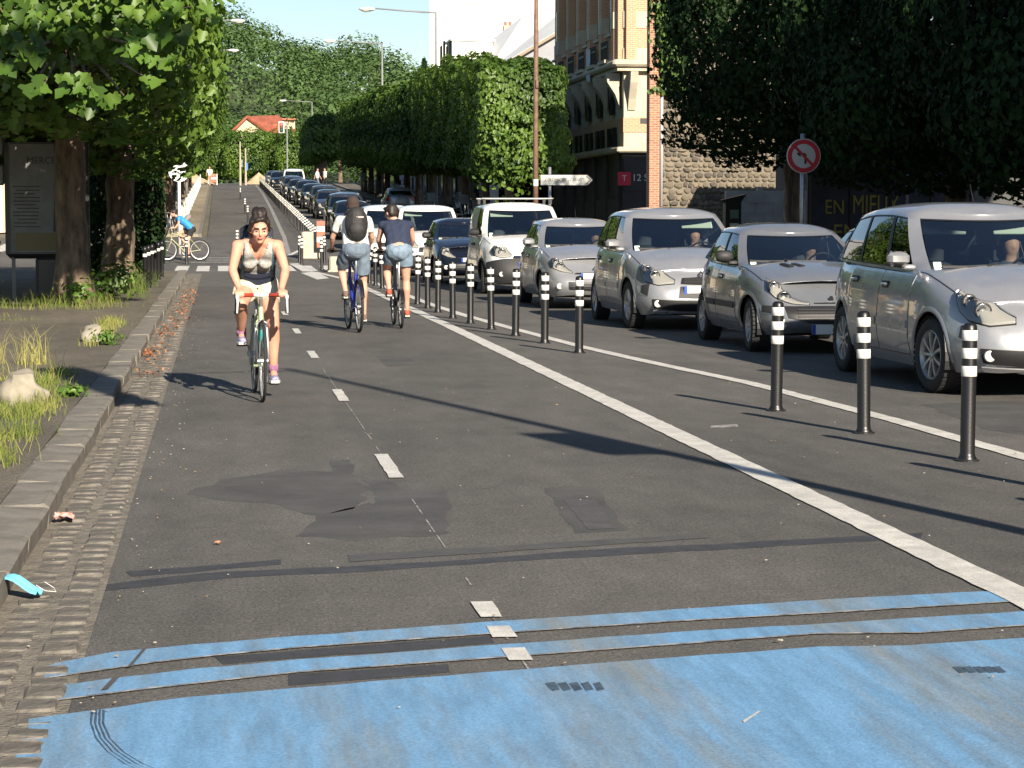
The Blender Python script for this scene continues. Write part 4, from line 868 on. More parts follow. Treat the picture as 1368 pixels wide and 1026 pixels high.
def capsule(mb, p0, r0, p1, r1, n=12, caps=(1, 1), sx=1.0):
    p0, p1 = Vector(p0), Vector(p1); d = (p1-p0); L = max(1e-4, d.length); d = d/L; pts, rad = [], []
    if caps[0]:
        for k in range(4): a = math.pi/2*(1-k/4); pts.append(p0-d*r0*math.sin(a)*.999); rad.append(max(r0*math.cos(a), r0*.05))
    pts.append(p0); rad.append(r0); pts.append(p1); rad.append(r1)
    if caps[1]:
        for k in range(1, 5): a = math.pi/2*k/4; pts.append(p1+d*r1*math.sin(a)*.999); rad.append(max(r1*math.cos(a), r1*.05))
    mb.tube(pts, rad, n, sx=sx)
def ellip(mb, c, rd, M=None, n=16):
    vs, fs = [], []; M = M or Matrix.Identity(3); c = Vector(c); rings = 10
    for i in range(1, rings):
        a = math.pi*i/rings
        for k in range(n): t = 2*math.pi*k/n; vs.append(c+M @ Vector((rd[0]*math.sin(a)*math.cos(t), rd[1]*math.sin(a)*math.sin(t), -rd[2]*math.cos(a))))
    for i in range(rings-2):
        for k in range(n): j = (k+1) % n; fs.append((i*n+k, i*n+j, (i+1)*n+j, (i+1)*n+k))
    vs += [c-M @ Vector((0, 0, rd[2])), c+M @ Vector((0, 0, rd[2]))]; q = len(vs)
    for k in range(n): j = (k+1) % n; fs.append((q-2, j, k)); fs.append((q-1, (rings-2)*n+k, (rings-2)*n+j))
    mb.add(vs, fs)
# --- the kinds of car in the queue; heights and lengths in metres
FRONT_MPV = [(0, .08), (.12, .02), (.28, 0), (.45, .0), (.55, .015), (.68, .05), (.80, .11), (.9, .19), (1, .31)]
MPV = dict(name='mpv', L=4.46, W=1.81, H=1.64, wb=2.72, fo=.86, r=.325, top=[(0, .70), (.3, .78), (.55, .88), (.85, .965), (1.15, 1.03), (1.6, 1.05), (3.0, 1.08), (4.1, 1.12), (4.46, 1.12)],
    front=FRONT_MPV, cab=dict(base=(.20, 3.45), top=(1.18, 3.12), tumble=.17, bow=.26, side=[(.62, 1.36, 'w1'), (1.30, 1.60, 'B'), (1.40, 1.68, 'w2'), (2.22, 2.32, 'C'), (2.28, 2.38, 'w3'), (2.98, 2.82, 'D')], win=('w1', 'w2', 'w3'), trim=('B', 'C')),
    lamp=([(.44, .625), (.66, .605), (.88, .645), (1.03, .73), (1.16, .85)], [(.44, .665), (.66, .775), (.86, .865), (1.02, .90), (1.16, .915)]), amber=([(.88, .80), (1.0, .82), (1.08, .85)], [(.88, .85), (1.0, .885), (1.08, .897)]),
    doors=[(.50, 1.42, 1.25), (1.43, 2.40, 2.22)], strip=.56, strip_mat=PT_SILVER, fog=(.66, .36), rim='nine', grille=(.62, .70, 3), grille_w=.30, plate=(0, .53, 0), visors=(1, -1), steer=R(7),
    front_parts=[('upper_grille', [(-.34, .615), (0, .60), (.34, .615)], [(-.34, .70), (0, .715), (.34, .70)], .006, M_TRIM), ('plate_panel', [(-.36, .44), (0, .43), (.36, .44)], [(-.34, .58), (0, .58), (.34, .58)], .010, M_BUMP),
                 ('lower_grille', [(-.74, .30), (-.4, .27), (0, .26), (.4, .27), (.74, .30)], [(-.74, .42), (-.4, .405), (0, .40), (.4, .405), (.74, .42)], .006, M_TRIM), ('bumper_corner_pad', [(.82, .46), (.98, .50)], [(.80, .62), (.96, .60)], .008, M_BUMP), ('bumper_corner_pad', [(-.82, .46), (-.98, .50)], [(-.80, .62), (-.96, .60)], .008, M_BUMP),
                 ('bumper_lip', [(-.76, .235), (0, .205), (.76, .235)], [(-.76, .275), (0, .245), (.76, .275)], .022, PT_SILVER2)])
MPV2 = dict(MPV, name='mpv_short', L=4.26, wb=2.68, rim='five', cab=dict(base=(.20, 3.30), top=(1.15, 2.95), tumble=.17, bow=.26, side=[(.62, 1.34, 'w1'), (1.28, 1.55, 'B'), (1.38, 1.62, 'w2'), (2.12, 2.22, 'C'), (2.18, 2.28, 'w3'), (2.80, 2.66, 'D')], win=('w1', 'w2', 'w3'), trim=('B', 'C')), steer=R(3), visors=(1,),
    top=[(0, .70), (.3, .78), (.55, .88), (.85, .965), (1.15, 1.03), (1.6, 1.05), (3.0, 1.08), (4.0, 1.12), (4.26, 1.12)])
HATCH = dict(name='hatch', L=3.83, W=1.66, H=1.435, wb=2.44, fo=.76, r=.295, top=[(0, .62), (.22, .70), (.5, .80), (.85, .885), (1.2, .945), (1.6, .96), (2.8, 1.0), (3.6, 1.03), (3.83, 1.03)],
    front=[(0, .08), (.14, .02), (.3, 0), (.5, .01), (.6, .05), (.72, .14), (.82, .26), (.92, .40), (1, .52)], cab=dict(base=(.40, 2.98), top=(1.22, 2.55), tumble=.17, bow=.22, side=[(.72, 1.38, 'w1'), (1.42, 1.66, 'B'), (1.50, 1.72, 'w2'), (2.25, 2.25, 'D')], win=('w1', 'w2'), trim=('B',)),
    lamp=([(.30, .56), (.5, .575), (.72, .62), (.9, .70), (1.08, .82)], [(.30, .595), (.5, .66), (.72, .75), (.9, .815), (1.05, .86)]), amber=([(.88, .735), (.98, .78), (1.05, .82)], [(.88, .805), (.98, .835), (1.04, .852)]),
    doors=[(.52, 1.50, 1.33), (1.51, 2.30, 2.12)], strip=.50, strip_mat=M_BUMP, fog=(.62, .34), rim='seven', grille=(.40, .50, 3), grille_w=.44, plate=(0, .29, 0), visors=(), steer=R(-3), mirror_mat=M_BUMP,
    front_parts=[('lower_grille', [(-.55, .40), (-.3, .345), (0, .33), (.3, .345), (.55, .40)], [(-.60, .525), (-.3, .53), (0, .53), (.3, .53), (.60, .525)], .006, M_TRIM), ('upper_grille', [(-.22, .585), (0, .58), (.22, .585)], [(-.24, .615), (0, .625), (.24, .615)], .006, M_TRIM), ('bumper_strip', [(.62, .43), (.95, .46)], [(.62, .525), (.95, .53)], .010, M_BUMP), ('bumper_strip', [(-.62, .43), (-.95, .46)], [(-.62, .525), (-.95, .53)], .010, M_BUMP)])
SUPER = dict(HATCH, name='supermini', L=3.99, W=1.72, H=1.49, wb=2.54, fo=.80, r=.30, top=[(0, .66), (.22, .73), (.5, .84), (.85, .93), (1.15, .985), (1.6, 1.0), (2.8, 1.03), (3.8, 1.06), (3.99, 1.06)], cab=dict(base=(.30, 3.05), top=(1.18, 2.70), tumble=.17, bow=.24, side=[(.66, 1.34, 'w1'), (1.40, 1.62, 'B'), (1.48, 1.70, 'w2'), (2.30, 2.34, 'D')], win=('w1', 'w2'), trim=('B',)),
    lamp=([(.44, .62), (.66, .635), (.88, .68), (1.02, .77)], [(.44, .665), (.66, .78), (.86, .86), (1.0, .87)]), amber=([(.86, .78), (1.0, .80)], [(.86, .84), (.99, .86)]), front_parts=[('lower_grille', [(-.5, .33), (0, .30), (.5, .33)], [(-.5, .45), (0, .46), (.5, .45)], .006, M_TRIM), ('upper_grille', [(-.4, .585), (0, .57), (.4, .585)], [(-.36, .63), (0, .64), (.36, .63)], .006, M_TRIM)], mirror_mat=PT_SILVER2, fog=(.66, .38), plate=(0, .52, 0), grille=(.33, .43, 3), strip=None)
VAN = dict(name='van', van=1, L=4.21, W=1.83, H=1.80, wb=2.70, fo=.87, r=.315, top=[(0, .78), (.2, .86), (.5, .98), (.8, 1.05), (1.1, 1.10), (1.6, 1.12), (4.21, 1.14)],
    front=[(0, .10), (.12, .03), (.3, 0), (.5, .02), (.62, .06), (.75, .12), (.86, .20), (1, .36)], cab=dict(base=(.12, 3.24), top=(.95, 3.16), tumble=.13, bow=.24, side=[(.50, 1.14, 'w1'), (1.30, 1.48, 'B'), (1.42, 1.56, 'P'), (2.5, 2.5, 'P'), (3.1, 3.06, 'D')], win=('w1',), trim=('B',)), roofdrop=.03,
    lamp=([(.46, .74), (.66, .72), (.86, .76), (1.0, .84)], [(.46, .79), (.66, .93), (.84, 1.0), (.98, 1.005)]), doors=[(.42, 1.42, 1.25), (1.43, 2.35, 1.55)], strip=.5, fog=(.64, .40), rim='cover', grille=(.60, .68, 2), grille_w=.42, plate=(0, .56, 0), visors=(-1,), mirror_mat=M_BUMP, handle_mat=M_BUMP, steer=R(-4), black_arch=1,
    front_parts=[('bumper', [(-1.12, .25), (-.6, .22), (0, .215), (.6, .22), (1.12, .25)], [(-1.12, .62), (-.6, .69), (0, .70), (.6, .69), (1.12, .62)], .020, M_BUMP), ('chrome_grille_bar', [(-.40, .735), (0, .72), (.40, .735)], [(-.40, .765), (0, .755), (.40, .765)], .012, M_CHROME), ('grille', [(-.40, .70), (0, .695), (.40, .70)], [(-.42, .735), (0, .72), (.42, .735)], .010, M_TRIM)])
VAN2 = dict(VAN, name='van2', black_arch=None, front_parts=[('bumper', [(-.9, .25), (0, .22), (.9, .25)], [(-.9, .52), (0, .55), (.9, .52)], .016, M_BUMP), ('grille', [(-.42, .62), (0, .60), (.42, .62)], [(-.42, .74), (0, .76), (.42, .74)], .010, M_TRIM)], H=1.82)
SUV = dict(MPV2, name='suv', H=1.62, visors=(), strip=None, steer=0)
def scoops(sh, t, paint):                     # the black air intakes on the bonnet of the hatchback
    for x in (-.30, -.17):
        b = MB(); y = .22; z = sh.ztop(y)+.052; M = Matrix.Rotation(.13, 3, 'X') @ Matrix.Rotation(.35, 3, 'Z'); b.box((x, y, z), (.075, .20, .02), bev=.008, M=M); b.build('bonnet_vent', M_TRIM, t)
    b = MB(); c = sh.P3(0, .655, .02); b.add([c+Vector(v) for v in ((-.02, 0, -.03), (.02, 0, -.03), (.03, 0, .0), (.012, 0, .035), (-.012, 0, .03), (-.03, 0, .005))], [(0, 1, 2, 3, 4, 5)]); b.build('emblem', M_CHROME, t)
def diamond(z):
    def f(sh, t, paint):
        c = sh.P3(0, z, .025); b = MB(); o_, i_ = [(0, -.065), (.045, 0), (0, .065), (-.045, 0)], [(0, -.035), (.022, 0), (0, .035), (-.022, 0)]
        vs = [c+Vector((x, 0, q)) for x, q in o_]+[c+Vector((x, -.004, q)) for x, q in i_]+[c+Vector((x*.85, -.012, q*.85)) for x, q in o_]
        b.add(vs, [(i, (i+1) % 4, 8+(i+1) % 4, 8+i) for i in range(4)]+[(8+i, 8+(i+1) % 4, 4+(i+1) % 4, 4+i) for i in range(4)]); b.build('emblem', M_CHROME, t)
    return f
HATCH['extra'] = [scoops]; MPV['extra'] = [diamond(.72)]; MPV2['extra'] = [diamond(.72)]; VAN['bars'] = 1; VAN['extra'] = [diamond(.80)]; SUPER['extra'] = [diamond(.70)]
Q = 'cars queuing nose to tail in the right lane'
c1 = car(MPV, PT_SILVER2, 'nearest silver people carrier, cut off by the right edge of the view', 5.97+.905, 18.55, Q)
c2 = car(HATCH, PT_GREY, 'grey hatchback with two black slits in its bonnet, open side window', 5.83+.83, 24.6, Q)
c3 = car(MPV2, PT_SILVER2, 'silver people carrier between the grey hatchback and the small silver car', 5.42+.905, 29.9, Q)
c4 = car(SUPER, PT_SILVER2, 'small silver hatchback right behind the white van with roof bars in the picture', 5.2+.86, 36.7, Q)
c4['label'] = 'small silver hatchback half hidden by the bollards, just in front of the roof-bar van'
c5 = car(VAN, PT_WHITE, 'white van with roof bars and a black front bumper', 5.06+.915, 43.8, Q)
c6 = car(dict(SUPER, name='bluehatch', mirror_mat=M_BUMP, extra=[]), PT_BLUE, 'dark navy hatchback squeezed between two white vans', 4.75+.86, 50.6, Q, detail=2)
c7 = car(VAN2, PT_WHITE, 'white van seen behind the cyclist in the navy sleeveless top', 4.45+.915, 57.4, Q, detail=2)
c8 = car(dict(VAN2, name='van3', visors=()), PT_WHITE, 'white van half hidden behind the cyclist with the black backpack', 4.10+.915, 66.5, Q, detail=1)
fars = [(HATCH, PT_DGREY, 5.3, 79, 'dark car hidden behind the man with the backpack, just beyond the crossing'), (SUPER, PT_BLACK, 5.2, 87.5, 'black car mostly hidden behind the brown-capped cyclist'), (SUV, PT_DGREY, 5.35, 95, 'dark grey car seen just left of the capped cyclist'), (SUPER, PT_BLACK, 5.9, 103, 'black car mostly hidden by the dark grey one left of the capped cyclist'), (HATCH, PT_DGREY, 5.5, 112, 'small dark grey car two places behind the dark grey car nearest the capped cyclist'), (SUPER, PT_DGREY, 5.6, 120, 'dark car with bright headlamp halfway up the queue beyond the crossing'), (HATCH, PT_BLACK, 5.45, 129, 'black hatchback halfway up the queue beyond the crossing'), (SUPER, PT_BLACK, 5.4, 137, 'black car with dark roof in the upper half of the queue'), (HATCH, PT_BLACK, 5.2, 146, 'small black car, third in front of the far white van'), (SUPER, PT_DGREY, 5.1, 154, 'dark grey car, second in front of the far white van'), (HATCH, PT_BLACK, 5.2, 162.5, 'dark car directly in front of the far white van'), (VAN2, PT_WHITE, 5.65, 171, 'white van at the far end of the queue, rising above the dark cars'), (SUPER, PT_BLACK, 4.9, 183, 'dark car just behind the far white van, on its left'), (HATCH, PT_DGREY, 4.7, 192, 'farthest car of the queue at the top of the street')]
for P_, pt_, x_, y_, lb in fars: car(dict(P_, extra=[], visors=()), pt_, lb, x_+.0, y_, Q, detail=1)
PK = 'cars parked on the right side'
car(dict(HATCH, extra=[]), PT_GREEN, 'dark green parked car whose roof shows over the grey hatchback', 9.15, 31.4, PK, rz=math.pi, detail=1); car(dict(SUPER, extra=[]), PT_GREY, 'grey parked car whose roof shows above the small silver hatchback', 9.1, 42.5, PK, rz=0, detail=1)
car(dict(HATCH, extra=[]), PT_SILVER, 'silver car parked in deep shade under the clipped green wall', 9.2, 118, PK, rz=math.pi, detail=1)
car(dict(HATCH, extra=[]), PT_BLACK, 'black car waiting in the side street at the left edge', -8.95, 84, None, rz=R(78), detail=1)
# ================================================================== CYCLISTS
def bicycle(name, label, loc, rz, kind, fmat, barw=.42, r=.335, sad=.92, barz=.90, extra=None, crank=0.0, steer=0, group=None, rear_light=None):
    t = thing(name, label, 'bicycle', loc, rz, group); BB = Vector((0, .06, .27)); rearA = Vector((0, .50, r)); frontA = Vector((0, -.52, r))
    hd_top = Vector((0, -.36, barz-.10)); hd_bot = Vector((0, -.385, max(.56, r*1.9 if r > .3 else .5))); st_top = Vector((0, .21, sad-.22 if kind != 'fold' else .5)); 
    b = MB(); big = .021 if kind != 'city' else .026
    if kind == 'fold':
        b.tube([hd_bot, BB+Vector((0, .02, .09))], .030, 10); b.tube([st_top, BB], .02, 8); b.tube([st_top+Vector((0, 0, -.1)), rearA+Vector((.05, 0, 0))], .01, 6); b.tube([st_top+Vector((0, 0, -.1)), rearA-Vector((.05, 0, 0))], .01, 6)
    else:
        b.tube([hd_top-Vector((0, 0, .03)), st_top-Vector((0, 0, .02))], big*.8, 10); b.tube([hd_bot+Vector((0, 0, .05)), BB], big, 10); b.tube([st_top, BB], big*.85, 10)
        for s in (-1, 1): b.tube([st_top-Vector((0, 0, .03)), rearA+Vector((s*.055, 0, 0))], .009, 6)
    for s in (-1, 1): b.tube([BB+Vector((s*.03, 0, 0)), rearA+Vector((s*.055, 0, 0))], .010, 6)
    b.tube([hd_top, hd_bot], .022, 10); b.tube([BB-Vector((.04, 0, 0)), BB+Vector((.04, 0, 0))], .025, 10); b.build('frame', fmat, t, smooth=True, angle=50)
    b = MB(); 
    for s in (-1, 1): b.tube([hd_bot, hd_bot+Vector((s*.045, -.01, -.04)), frontA+Vector((s*.05, 0, 0))], [.013, .013, .008], 8)
    b.build('fork', fmat if kind != 'road' else M_STEEL, t, smooth=True)
    for nm, ax in (('front', frontA), ('rear', rearA)):
        w_ = bpy.data.objects.new('wheel', None); COL.objects.link(w_); w_.parent = t; w_.location = ax
        tw = {'road': .013, 'city': .02, 'fold': .019, 'mtb': .024}[kind]
        b = MB(); b.lathe([(r-tw+tw*math.cos(a), tw*math.sin(a)) for a in np.linspace(0, 2*math.pi, 9)[:-1]], 44, 'x', closed=True); b.build('tyre', M_RUB, w_, smooth=True)
        b = MB(); b.lathe([(r-2*tw, -.010), (r-2*tw-.02, -.007), (r-2*tw-.02, .007), (r-2*tw, .010)], 44, 'x', closed=True); b.build('rim', M_STEEL, w_, smooth=True, angle=30)
        b = MB()
        for i in range(24):
            a = 2*math.pi*i/24; s = 1 if i % 2 else -1; b.tube([(s*.03, .02*math.cos(a+.6), .02*math.sin(a+.6)), (0, (r-.045)*math.cos(a), (r-.045)*math.sin(a))], .0013, 3, cap=False)
        b.tube([(-.045, 0, 0), (.045, 0, 0)], .018, 10, mi=0); b.build('spokes', M_STEEL, w_)
    # saddle
    b = MB(); st = Vector((0, .24, sad)); ellip(b, st+Vector((0, .06, 0)), (.075, .075, .03)); capsule(b, st+Vector((0, .02, 0)), .045, st+Vector((0, -.14, .005)), .018); b2 = remesh('saddle', b, M_BLACKP, .012, 2, t)
    b = MB(); b.tube([st_top-Vector((0, 0, .08)), st-Vector((0, -.01, .02))], .014, 8); b.build('seat_post', M_STEEL, t, smooth=True)
    # bars
    hb = Vector((0, -.40, barz)); b = MB(); b.tube([hd_top-Vector((0, 0, .05)), hd_top+Vector((0, 0, .06)), hb], .014, 8); b.build('stem', M_STEEL, t, smooth=True)
    if kind == 'road':
        b = MB(); b.tube([hb-Vector((.06, 0, 0)), hb+Vector((.06, 0, 0))], .0165, 8); hbo = b.build('handlebar', mat('white_bar_centre', (.75, .75, .73), .4), t, smooth=True)
        for s in (-1, 1):
            b = MB(); b.tube([hb+Vector((s*.06, 0, 0)), hb+Vector((s*(barw/2-.03), -.01, 0)), hb+Vector((s*barw/2, -.03, -.005))], .0165, 8); b.build('bar_tape', mat('red_bar_tape', (.30, .035, .02), .6), hbo, smooth=True)
            b = MB(); pts = [hb+Vector((s*barw/2, -.03, -.005))]; 
            for k in range(9): a = math.pi*k/8; pts.append(hb+Vector((s*(barw/2+.006), -.075-.045*math.sin(a), -.07+.065*math.cos(a)))) 
            pts.append(hb+Vector((s*(barw/2+.01), .03, -.14))); b.tube(pts, .0155, 8); b.build('drop_bar', M_BLACKP, hbo, smooth=True)
            b = MB(); c = hb+Vector((s*barw/2, -.10, -.01)); b.box(c, (.028, .07, .045), bev=.01); b.tube([c+Vector((0, -.03, .01)), c+Vector((0, -.05, -.05)), c+Vector((s*.004, -.035, -.13))], [.010, .009, .007], 6, sx=1); b.build('brake_lever', mat('pale_brake_lever', (.70, .70, .68), .3), hbo, smooth=True, angle=40)
    else:
        b = MB(); b.tube([hb-Vector((barw/2, -.04, 0)), hb-Vector((.1, 0, 0)), hb+Vector((.1, 0, 0)), hb+Vector((barw/2, .04, 0))], .0125, 8); hbo = b.build('handlebar', M_GREYP, t, smooth=True)
        for s in (-1, 1):
            b = MB(); b.tube([hb+Vector((s*(barw/2-.11), .022, 0)), hb+Vector((s*(barw/2+.005), .042, 0))], .017, 8); b.build('grip', M_BLACKP, hbo, smooth=True)
            b = MB(); b.tube([hb+Vector((s*(barw/2-.13), -.02, -.01)), hb+Vector((s*(barw/2-.03), -.045, -.03))], .006, 5); b.build('brake_lever', M_BLACKP, hbo)
    # drive
    b = MB(); b.lathe([(.095, .0), (.095, .004), (.08, .004), (.08, 0)], 30, 'x', c=BB+Vector((-.045, 0, 0)), closed=True)
    for i in range(5): a = i*1.257; b.tube([BB-Vector((.043, 0, 0)), BB+Vector((-.043, .085*math.cos(a), .085*math.sin(a)))], .006, 4)
    b.build('chainring', M_STEEL, t)
    b = MB(); cz = [BB+Vector((-.043, 0, .093)), rearA+Vector((-.043, 0, .035)), rearA+Vector((-.043, 0, -.035)), BB+Vector((-.043, 0, -.093))]; b.tube(cz[:2], .004, 4); b.tube(cz[2:], .004, 4); b.build('chain', M_RUB, t)
    peds = []
    for s in (-1, 1):
        a = crank+(0 if s > 0 else math.pi); e = BB+Vector((s*.075, .165*math.sin(a), -.165*math.cos(a)))       # crank angle 0: right side pedal at the bottom
        b = MB(); b.tube([BB+Vector((s*.055, 0, 0)), e], [.012, .010], 6); cr = b.build('crank', M_STEEL, t, smooth=True); b = MB(); b.box(e+Vector((s*.055, 0, 0)), (.085, .065, .018), bev=.005); b.build('pedal', M_BLACKP, cr); peds.append(e+Vector((s*.055, 0, .012)))
    # brakes
    b = MB(); c = hd_bot+Vector((0, -.03, .0)); 
    for s in (-1, 1): b.tube([c+Vector((s*-.01, 0, .03)), c+Vector((s*.045, -.005, .0)), c+Vector((s*.035, -.0, -.045))], .007, 5)
    b.build('front_brake', M_STEEL, t)
    if kind in ('city', 'mtb', 'fold'):
        for s_, ax in ((1, rearA),) if kind != 'mtb' else ():
            b = MB(); P = []
            for k in range(9): a = R(20+150*k/8); P.append([(x, ax.y+(r+.028)*math.cos(a), ax.z+(r+.028)*math.sin(a)) for x in (-.028, 0, .028)])
            b.grid(P); b.build('mudguard', M_BLACKP, t, smooth=True)
    if rear_light: b = MB(); b.box((0, .43, .66 if kind != 'fold' else .50), (.07, .03, .04), bev=.01); b.build('rear_light', M_RED, t)
    return t, peds, hb, st
def ik(a, c, l1, l2, bend):
    a, c = Vector(a), Vector(c); d = c-a; L = d.length
    if L > (l1+l2)*.999: c = a+d.normalized()*(l1+l2)*.999; d = c-a; L = d.length
    x = (l1*l1-l2*l2+L*L)/(2*L); h = math.sqrt(max(0, l1*l1-x*x)); n = d/L; b = Vector(bend); b = (b-n*b.dot(n)).normalized(); return a+n*x+b*h
def hand(b, wrist, gripc, side, k=1.0):
    """palm and five fingers closed over a bar that runs along x through gripc; side: +1 = the hand at +x"""
    w = Vector(wrist); g = Vector(gripc); pal = g+Vector((0, .028, .030))
    capsule(b, w, .025*k, pal, .021*k); ellip(b, pal, (.042*k, .036*k, .016*k), Matrix.Rotation(.35, 3, 'X'))
    for i, (dx, ln) in enumerate(((-.032, .9), (-.011, 1.0), (.010, .95), (.030, .78))):
        x = dx*side*-1; p0 = pal+Vector((x, -.022, .006)); p1 = g+Vector((x*1.05, -.024*ln, .024)); p2 = g+Vector((x*1.05, -.033, .002)); p3 = g+Vector((x*1.02, -.020, -.020*ln))
        capsule(b, p0, .0095*k, p1, .0088*k, 8); capsule(b, p1, .0088*k, p2, .0082*k, 8); capsule(b, p2, .0082*k, p3, .0075*k, 8)
    x = -side*.034; p0 = pal+Vector((x*.8, .006, -.004)); p1 = g+Vector((x*1.5, .022, .002)); p2 = g+Vector((x*1.35, .004, -.022)); capsule(b, p0, .012*k, p1, .010*k, 8); capsule(b, p1, .010*k, p2, .0085*k, 8)
def rider(label, base, rz, J, skin, voxel, top, bottom, shoes, hair, k=1.0, female=False, face=True):
    """J: hip, shL,shR (x<0, x>0), neck, head, headM, hands (2), feet (2) in the bicycle's frame"""
    t = thing('person', label, 'person', base, rz); b = MB(); V = Vector; hip, neck, head, HM = V(J['hip']), V(J['neck']), V(J['head']), J.get('headM', Matrix.Identity(3))
    sw = .165*k if female else .185*k; hw = .085*k; up = (neck-hip); spine = up.normalized(); mid = hip.lerp(neck, .42)+V((0, .03, .01))
    # trunk
    ellip(b, hip+V((0, .01, .02)), (.155*k, .12*k, .12*k)); capsule(b, hip+V((-.055*k, 0, 0)), .115*k, hip+V((.055*k, 0, 0)), .115*k)
    for x in (-.05, .05): capsule(b, hip+V((x*k, 0, .02)), .10*k, mid+V((x*k, 0, 0)), .095*k if not female else .083*k); capsule(b, mid+V((x*k, 0, 0)), .095*k if not female else .085*k, hip.lerp(neck, .78)+V((x*1.4*k, 0, 0)), .105*k if not female else .092*k)
    shp = hip.lerp(neck, .90); SH = [shp+V((-sw, 0, 0))+V(J.get('sho', (0, 0, 0))), shp+V((sw, 0, 0))+V(J.get('sho', (0, 0, 0)))]
    capsule(b, SH[0], .052*k, SH[1], .052*k); 
    for s in (0, 1): capsule(b, SH[s].lerp(SH[1-s], .12), .052*k, neck+spine*.02, .045*k)
    if female:
        for s in (-1, 1): fwd = spine.cross(V((1, 0, 0))); fwd = -fwd if fwd.y > 0 else fwd; ellip(b, hip.lerp(neck, .66)+V((s*.062, 0, 0))+fwd*.060, (.052, .036, .054))
    hr = .098*k
    capsule(b, neck, .050*k, head+HM @ V((0, .02, -.06))*k, .048*k)
    # head
    ellip(b, head+HM @ V((0, .012, .02))*k, (.074*k, .095*k, .100*k), HM); ellip(b, head+HM @ V((0, -.022, -.035))*k, (.057*k, .066*k, .074*k), HM); ellip(b, head+HM @ V((0, -.062, -.088))*k, (.026*k, .024*k, .020*k), HM)
    capsule(b, head+HM @ V((0, -.088, .012))*k, .009*k, head+HM @ V((0, -.104, -.022))*k, .014*k, 8); 
    for s in (-1, 1):
        ellip(b, head+HM @ V((s*.074, .012, -.008))*k, (.010*k, .020*k, .030*k), HM); ellip(b, head+HM @ V((s*.038, -.066, -.022))*k, (.024*k, .022*k, .022*k), HM); capsule(b, head+HM @ V((s*.012, -.086, .028))*k, (.007 if female else .010)*k, head+HM @ V((s*.046, -.072, .030))*k, .007*k, 8)
    ellip(b, head+HM @ V((0, -.086, -.052))*k, (.022*k, .012*k, .010*k), HM)
    # arms
    EL = []
    for s, sg in ((0, -1), (1, 1)):
        gr = V(J['hands'][s]); wr = gr+V((-sg*.004, .075, .045)); Ld = (wr-SH[s]).length*J.get('arm', 1.035); el = ik(SH[s], wr, Ld*.53, Ld*.47, J.get('elb', ((-.6, .6, -.3), (.6, .6, -.3)))[s]); EL.append((el, wr))
        capsule(b, SH[s], .050*k, SH[s].lerp(el, .45), .043*k); capsule(b, SH[s].lerp(el, .45), .043*k, el, .035*k); capsule(b, el, .036*k, el.lerp(wr, .3), .037*k); capsule(b, el.lerp(wr, .3), .037*k, wr, .024*k); hand(b, wr, gr, sg, k)
    # legs
    KN = []
    for s, sg in ((0, -1), (1, 1)):
        hp = hip+V((sg*hw, 0, -.01)); ank = V(J['feet'][s])+V((0, .045, .085)); kn = ik(hp, ank, J.get('th', .41)*k, J.get('sh_', .40)*k, (sg*J.get('kout', .12), -1, .35)); KN.append((hp, kn, ank))
        capsule(b, hp, .088*k, hp.lerp(kn, .5), .076*k); capsule(b, hp.lerp(kn, .5), .076*k, kn, .053*k); ellip(b, kn+V((0, -.012, 0)), (.048*k, .05*k, .055*k))
        c_ = kn.lerp(ank, .30)+V((0, .018, 0)); capsule(b, kn, .050*k, c_, .056*k); capsule(b, c_, .056*k, kn.lerp(ank, .65), .040*k); capsule(b, kn.lerp(ank, .65), .040*k, ank, .032*k); capsule(b, ank, .032*k, V(J['feet'][s])+V((0, -.06, .03)), .028*k)
    body = remesh('body', b, skin, voxel, 3, t, .45)
    # eyes, brows, mouth
    if face:
        for s in (-1, 1):
            e = MB(); ellip(e, head+HM @ V((s*.032, -.0835, .006))*k, (.013*k, .006*k, .0055*k), HM, 10); eo = e.build('eye', mat('eye_white', (.45, .40, .36), .3), t, smooth=True); e = MB(); ellip(e, head+HM @ V((s*.032, -.088, .005))*k, (.0062*k, .004*k, .0058*k), HM, 8); e.build('iris', mat('iris', (.02, .014, .01), .2), eo, smooth=True)
            e = MB(); capsule(e, head+HM @ V((s*.016, -.0985, .030))*k, .0045*k, head+HM @ V((s*.050, -.083, .034))*k, .0035*k, 6); e.build('eyebrow', mat('eyebrow', (.03, .018, .012), .8), t, smooth=True)
        e = MB(); ellip(e, head+HM @ V((0, -.0965, -.048))*k, (.022*k, .006*k, .0035*k), HM, 10); ellip(e, head+HM @ V((0, -.096, -.056))*k, (.018*k, .006*k, .0045*k), HM, 10); e.build('mouth', mat('lips', (.42, .14, .12), .45), t, smooth=True)
    # hair or headgear
    b = MB(); hair['fn'](b, head, HM, k); remesh(hair.get('name', 'hair'), b, hair['mat'], voxel*.9, 2, t, disp=hair.get('disp'))
    # top
    b = MB(); o_ = .012; topf = top['top']; lo = hip.lerp(neck, top.get('lo', .02))
    for x in (-.055, .055): capsule(b, lo+V((x*k, 0, .02)), top.get('w0', .122)*k, mid+V((x*k, 0, 0)), (.098 if female else .112)*k); capsule(b, mid+V((x*k, 0, 0)), (.098 if female else .112)*k, hip.lerp(neck, topf)+V((x*1.35*k, 0, 0)), (.104 if female else .120)*k, caps=(1, 0 if top.get('tank') else 1))
    if female:
        for s in (-1, 1): fwd = spine.cross(V((1, 0, 0))); fwd = -fwd if fwd.y > 0 else fwd; ellip(b, hip.lerp(neck, .66)+V((s*.062, 0, 0))+fwd*.068, (.062, .040, .064))
    if not top.get('tank'):
        capsule(b, SH[0], .062*k, SH[1], .062*k)
        for s in (0, 1): capsule(b, SH[s].lerp(SH[1-s], .10), .062*k, neck-spine*.02, .062*k)
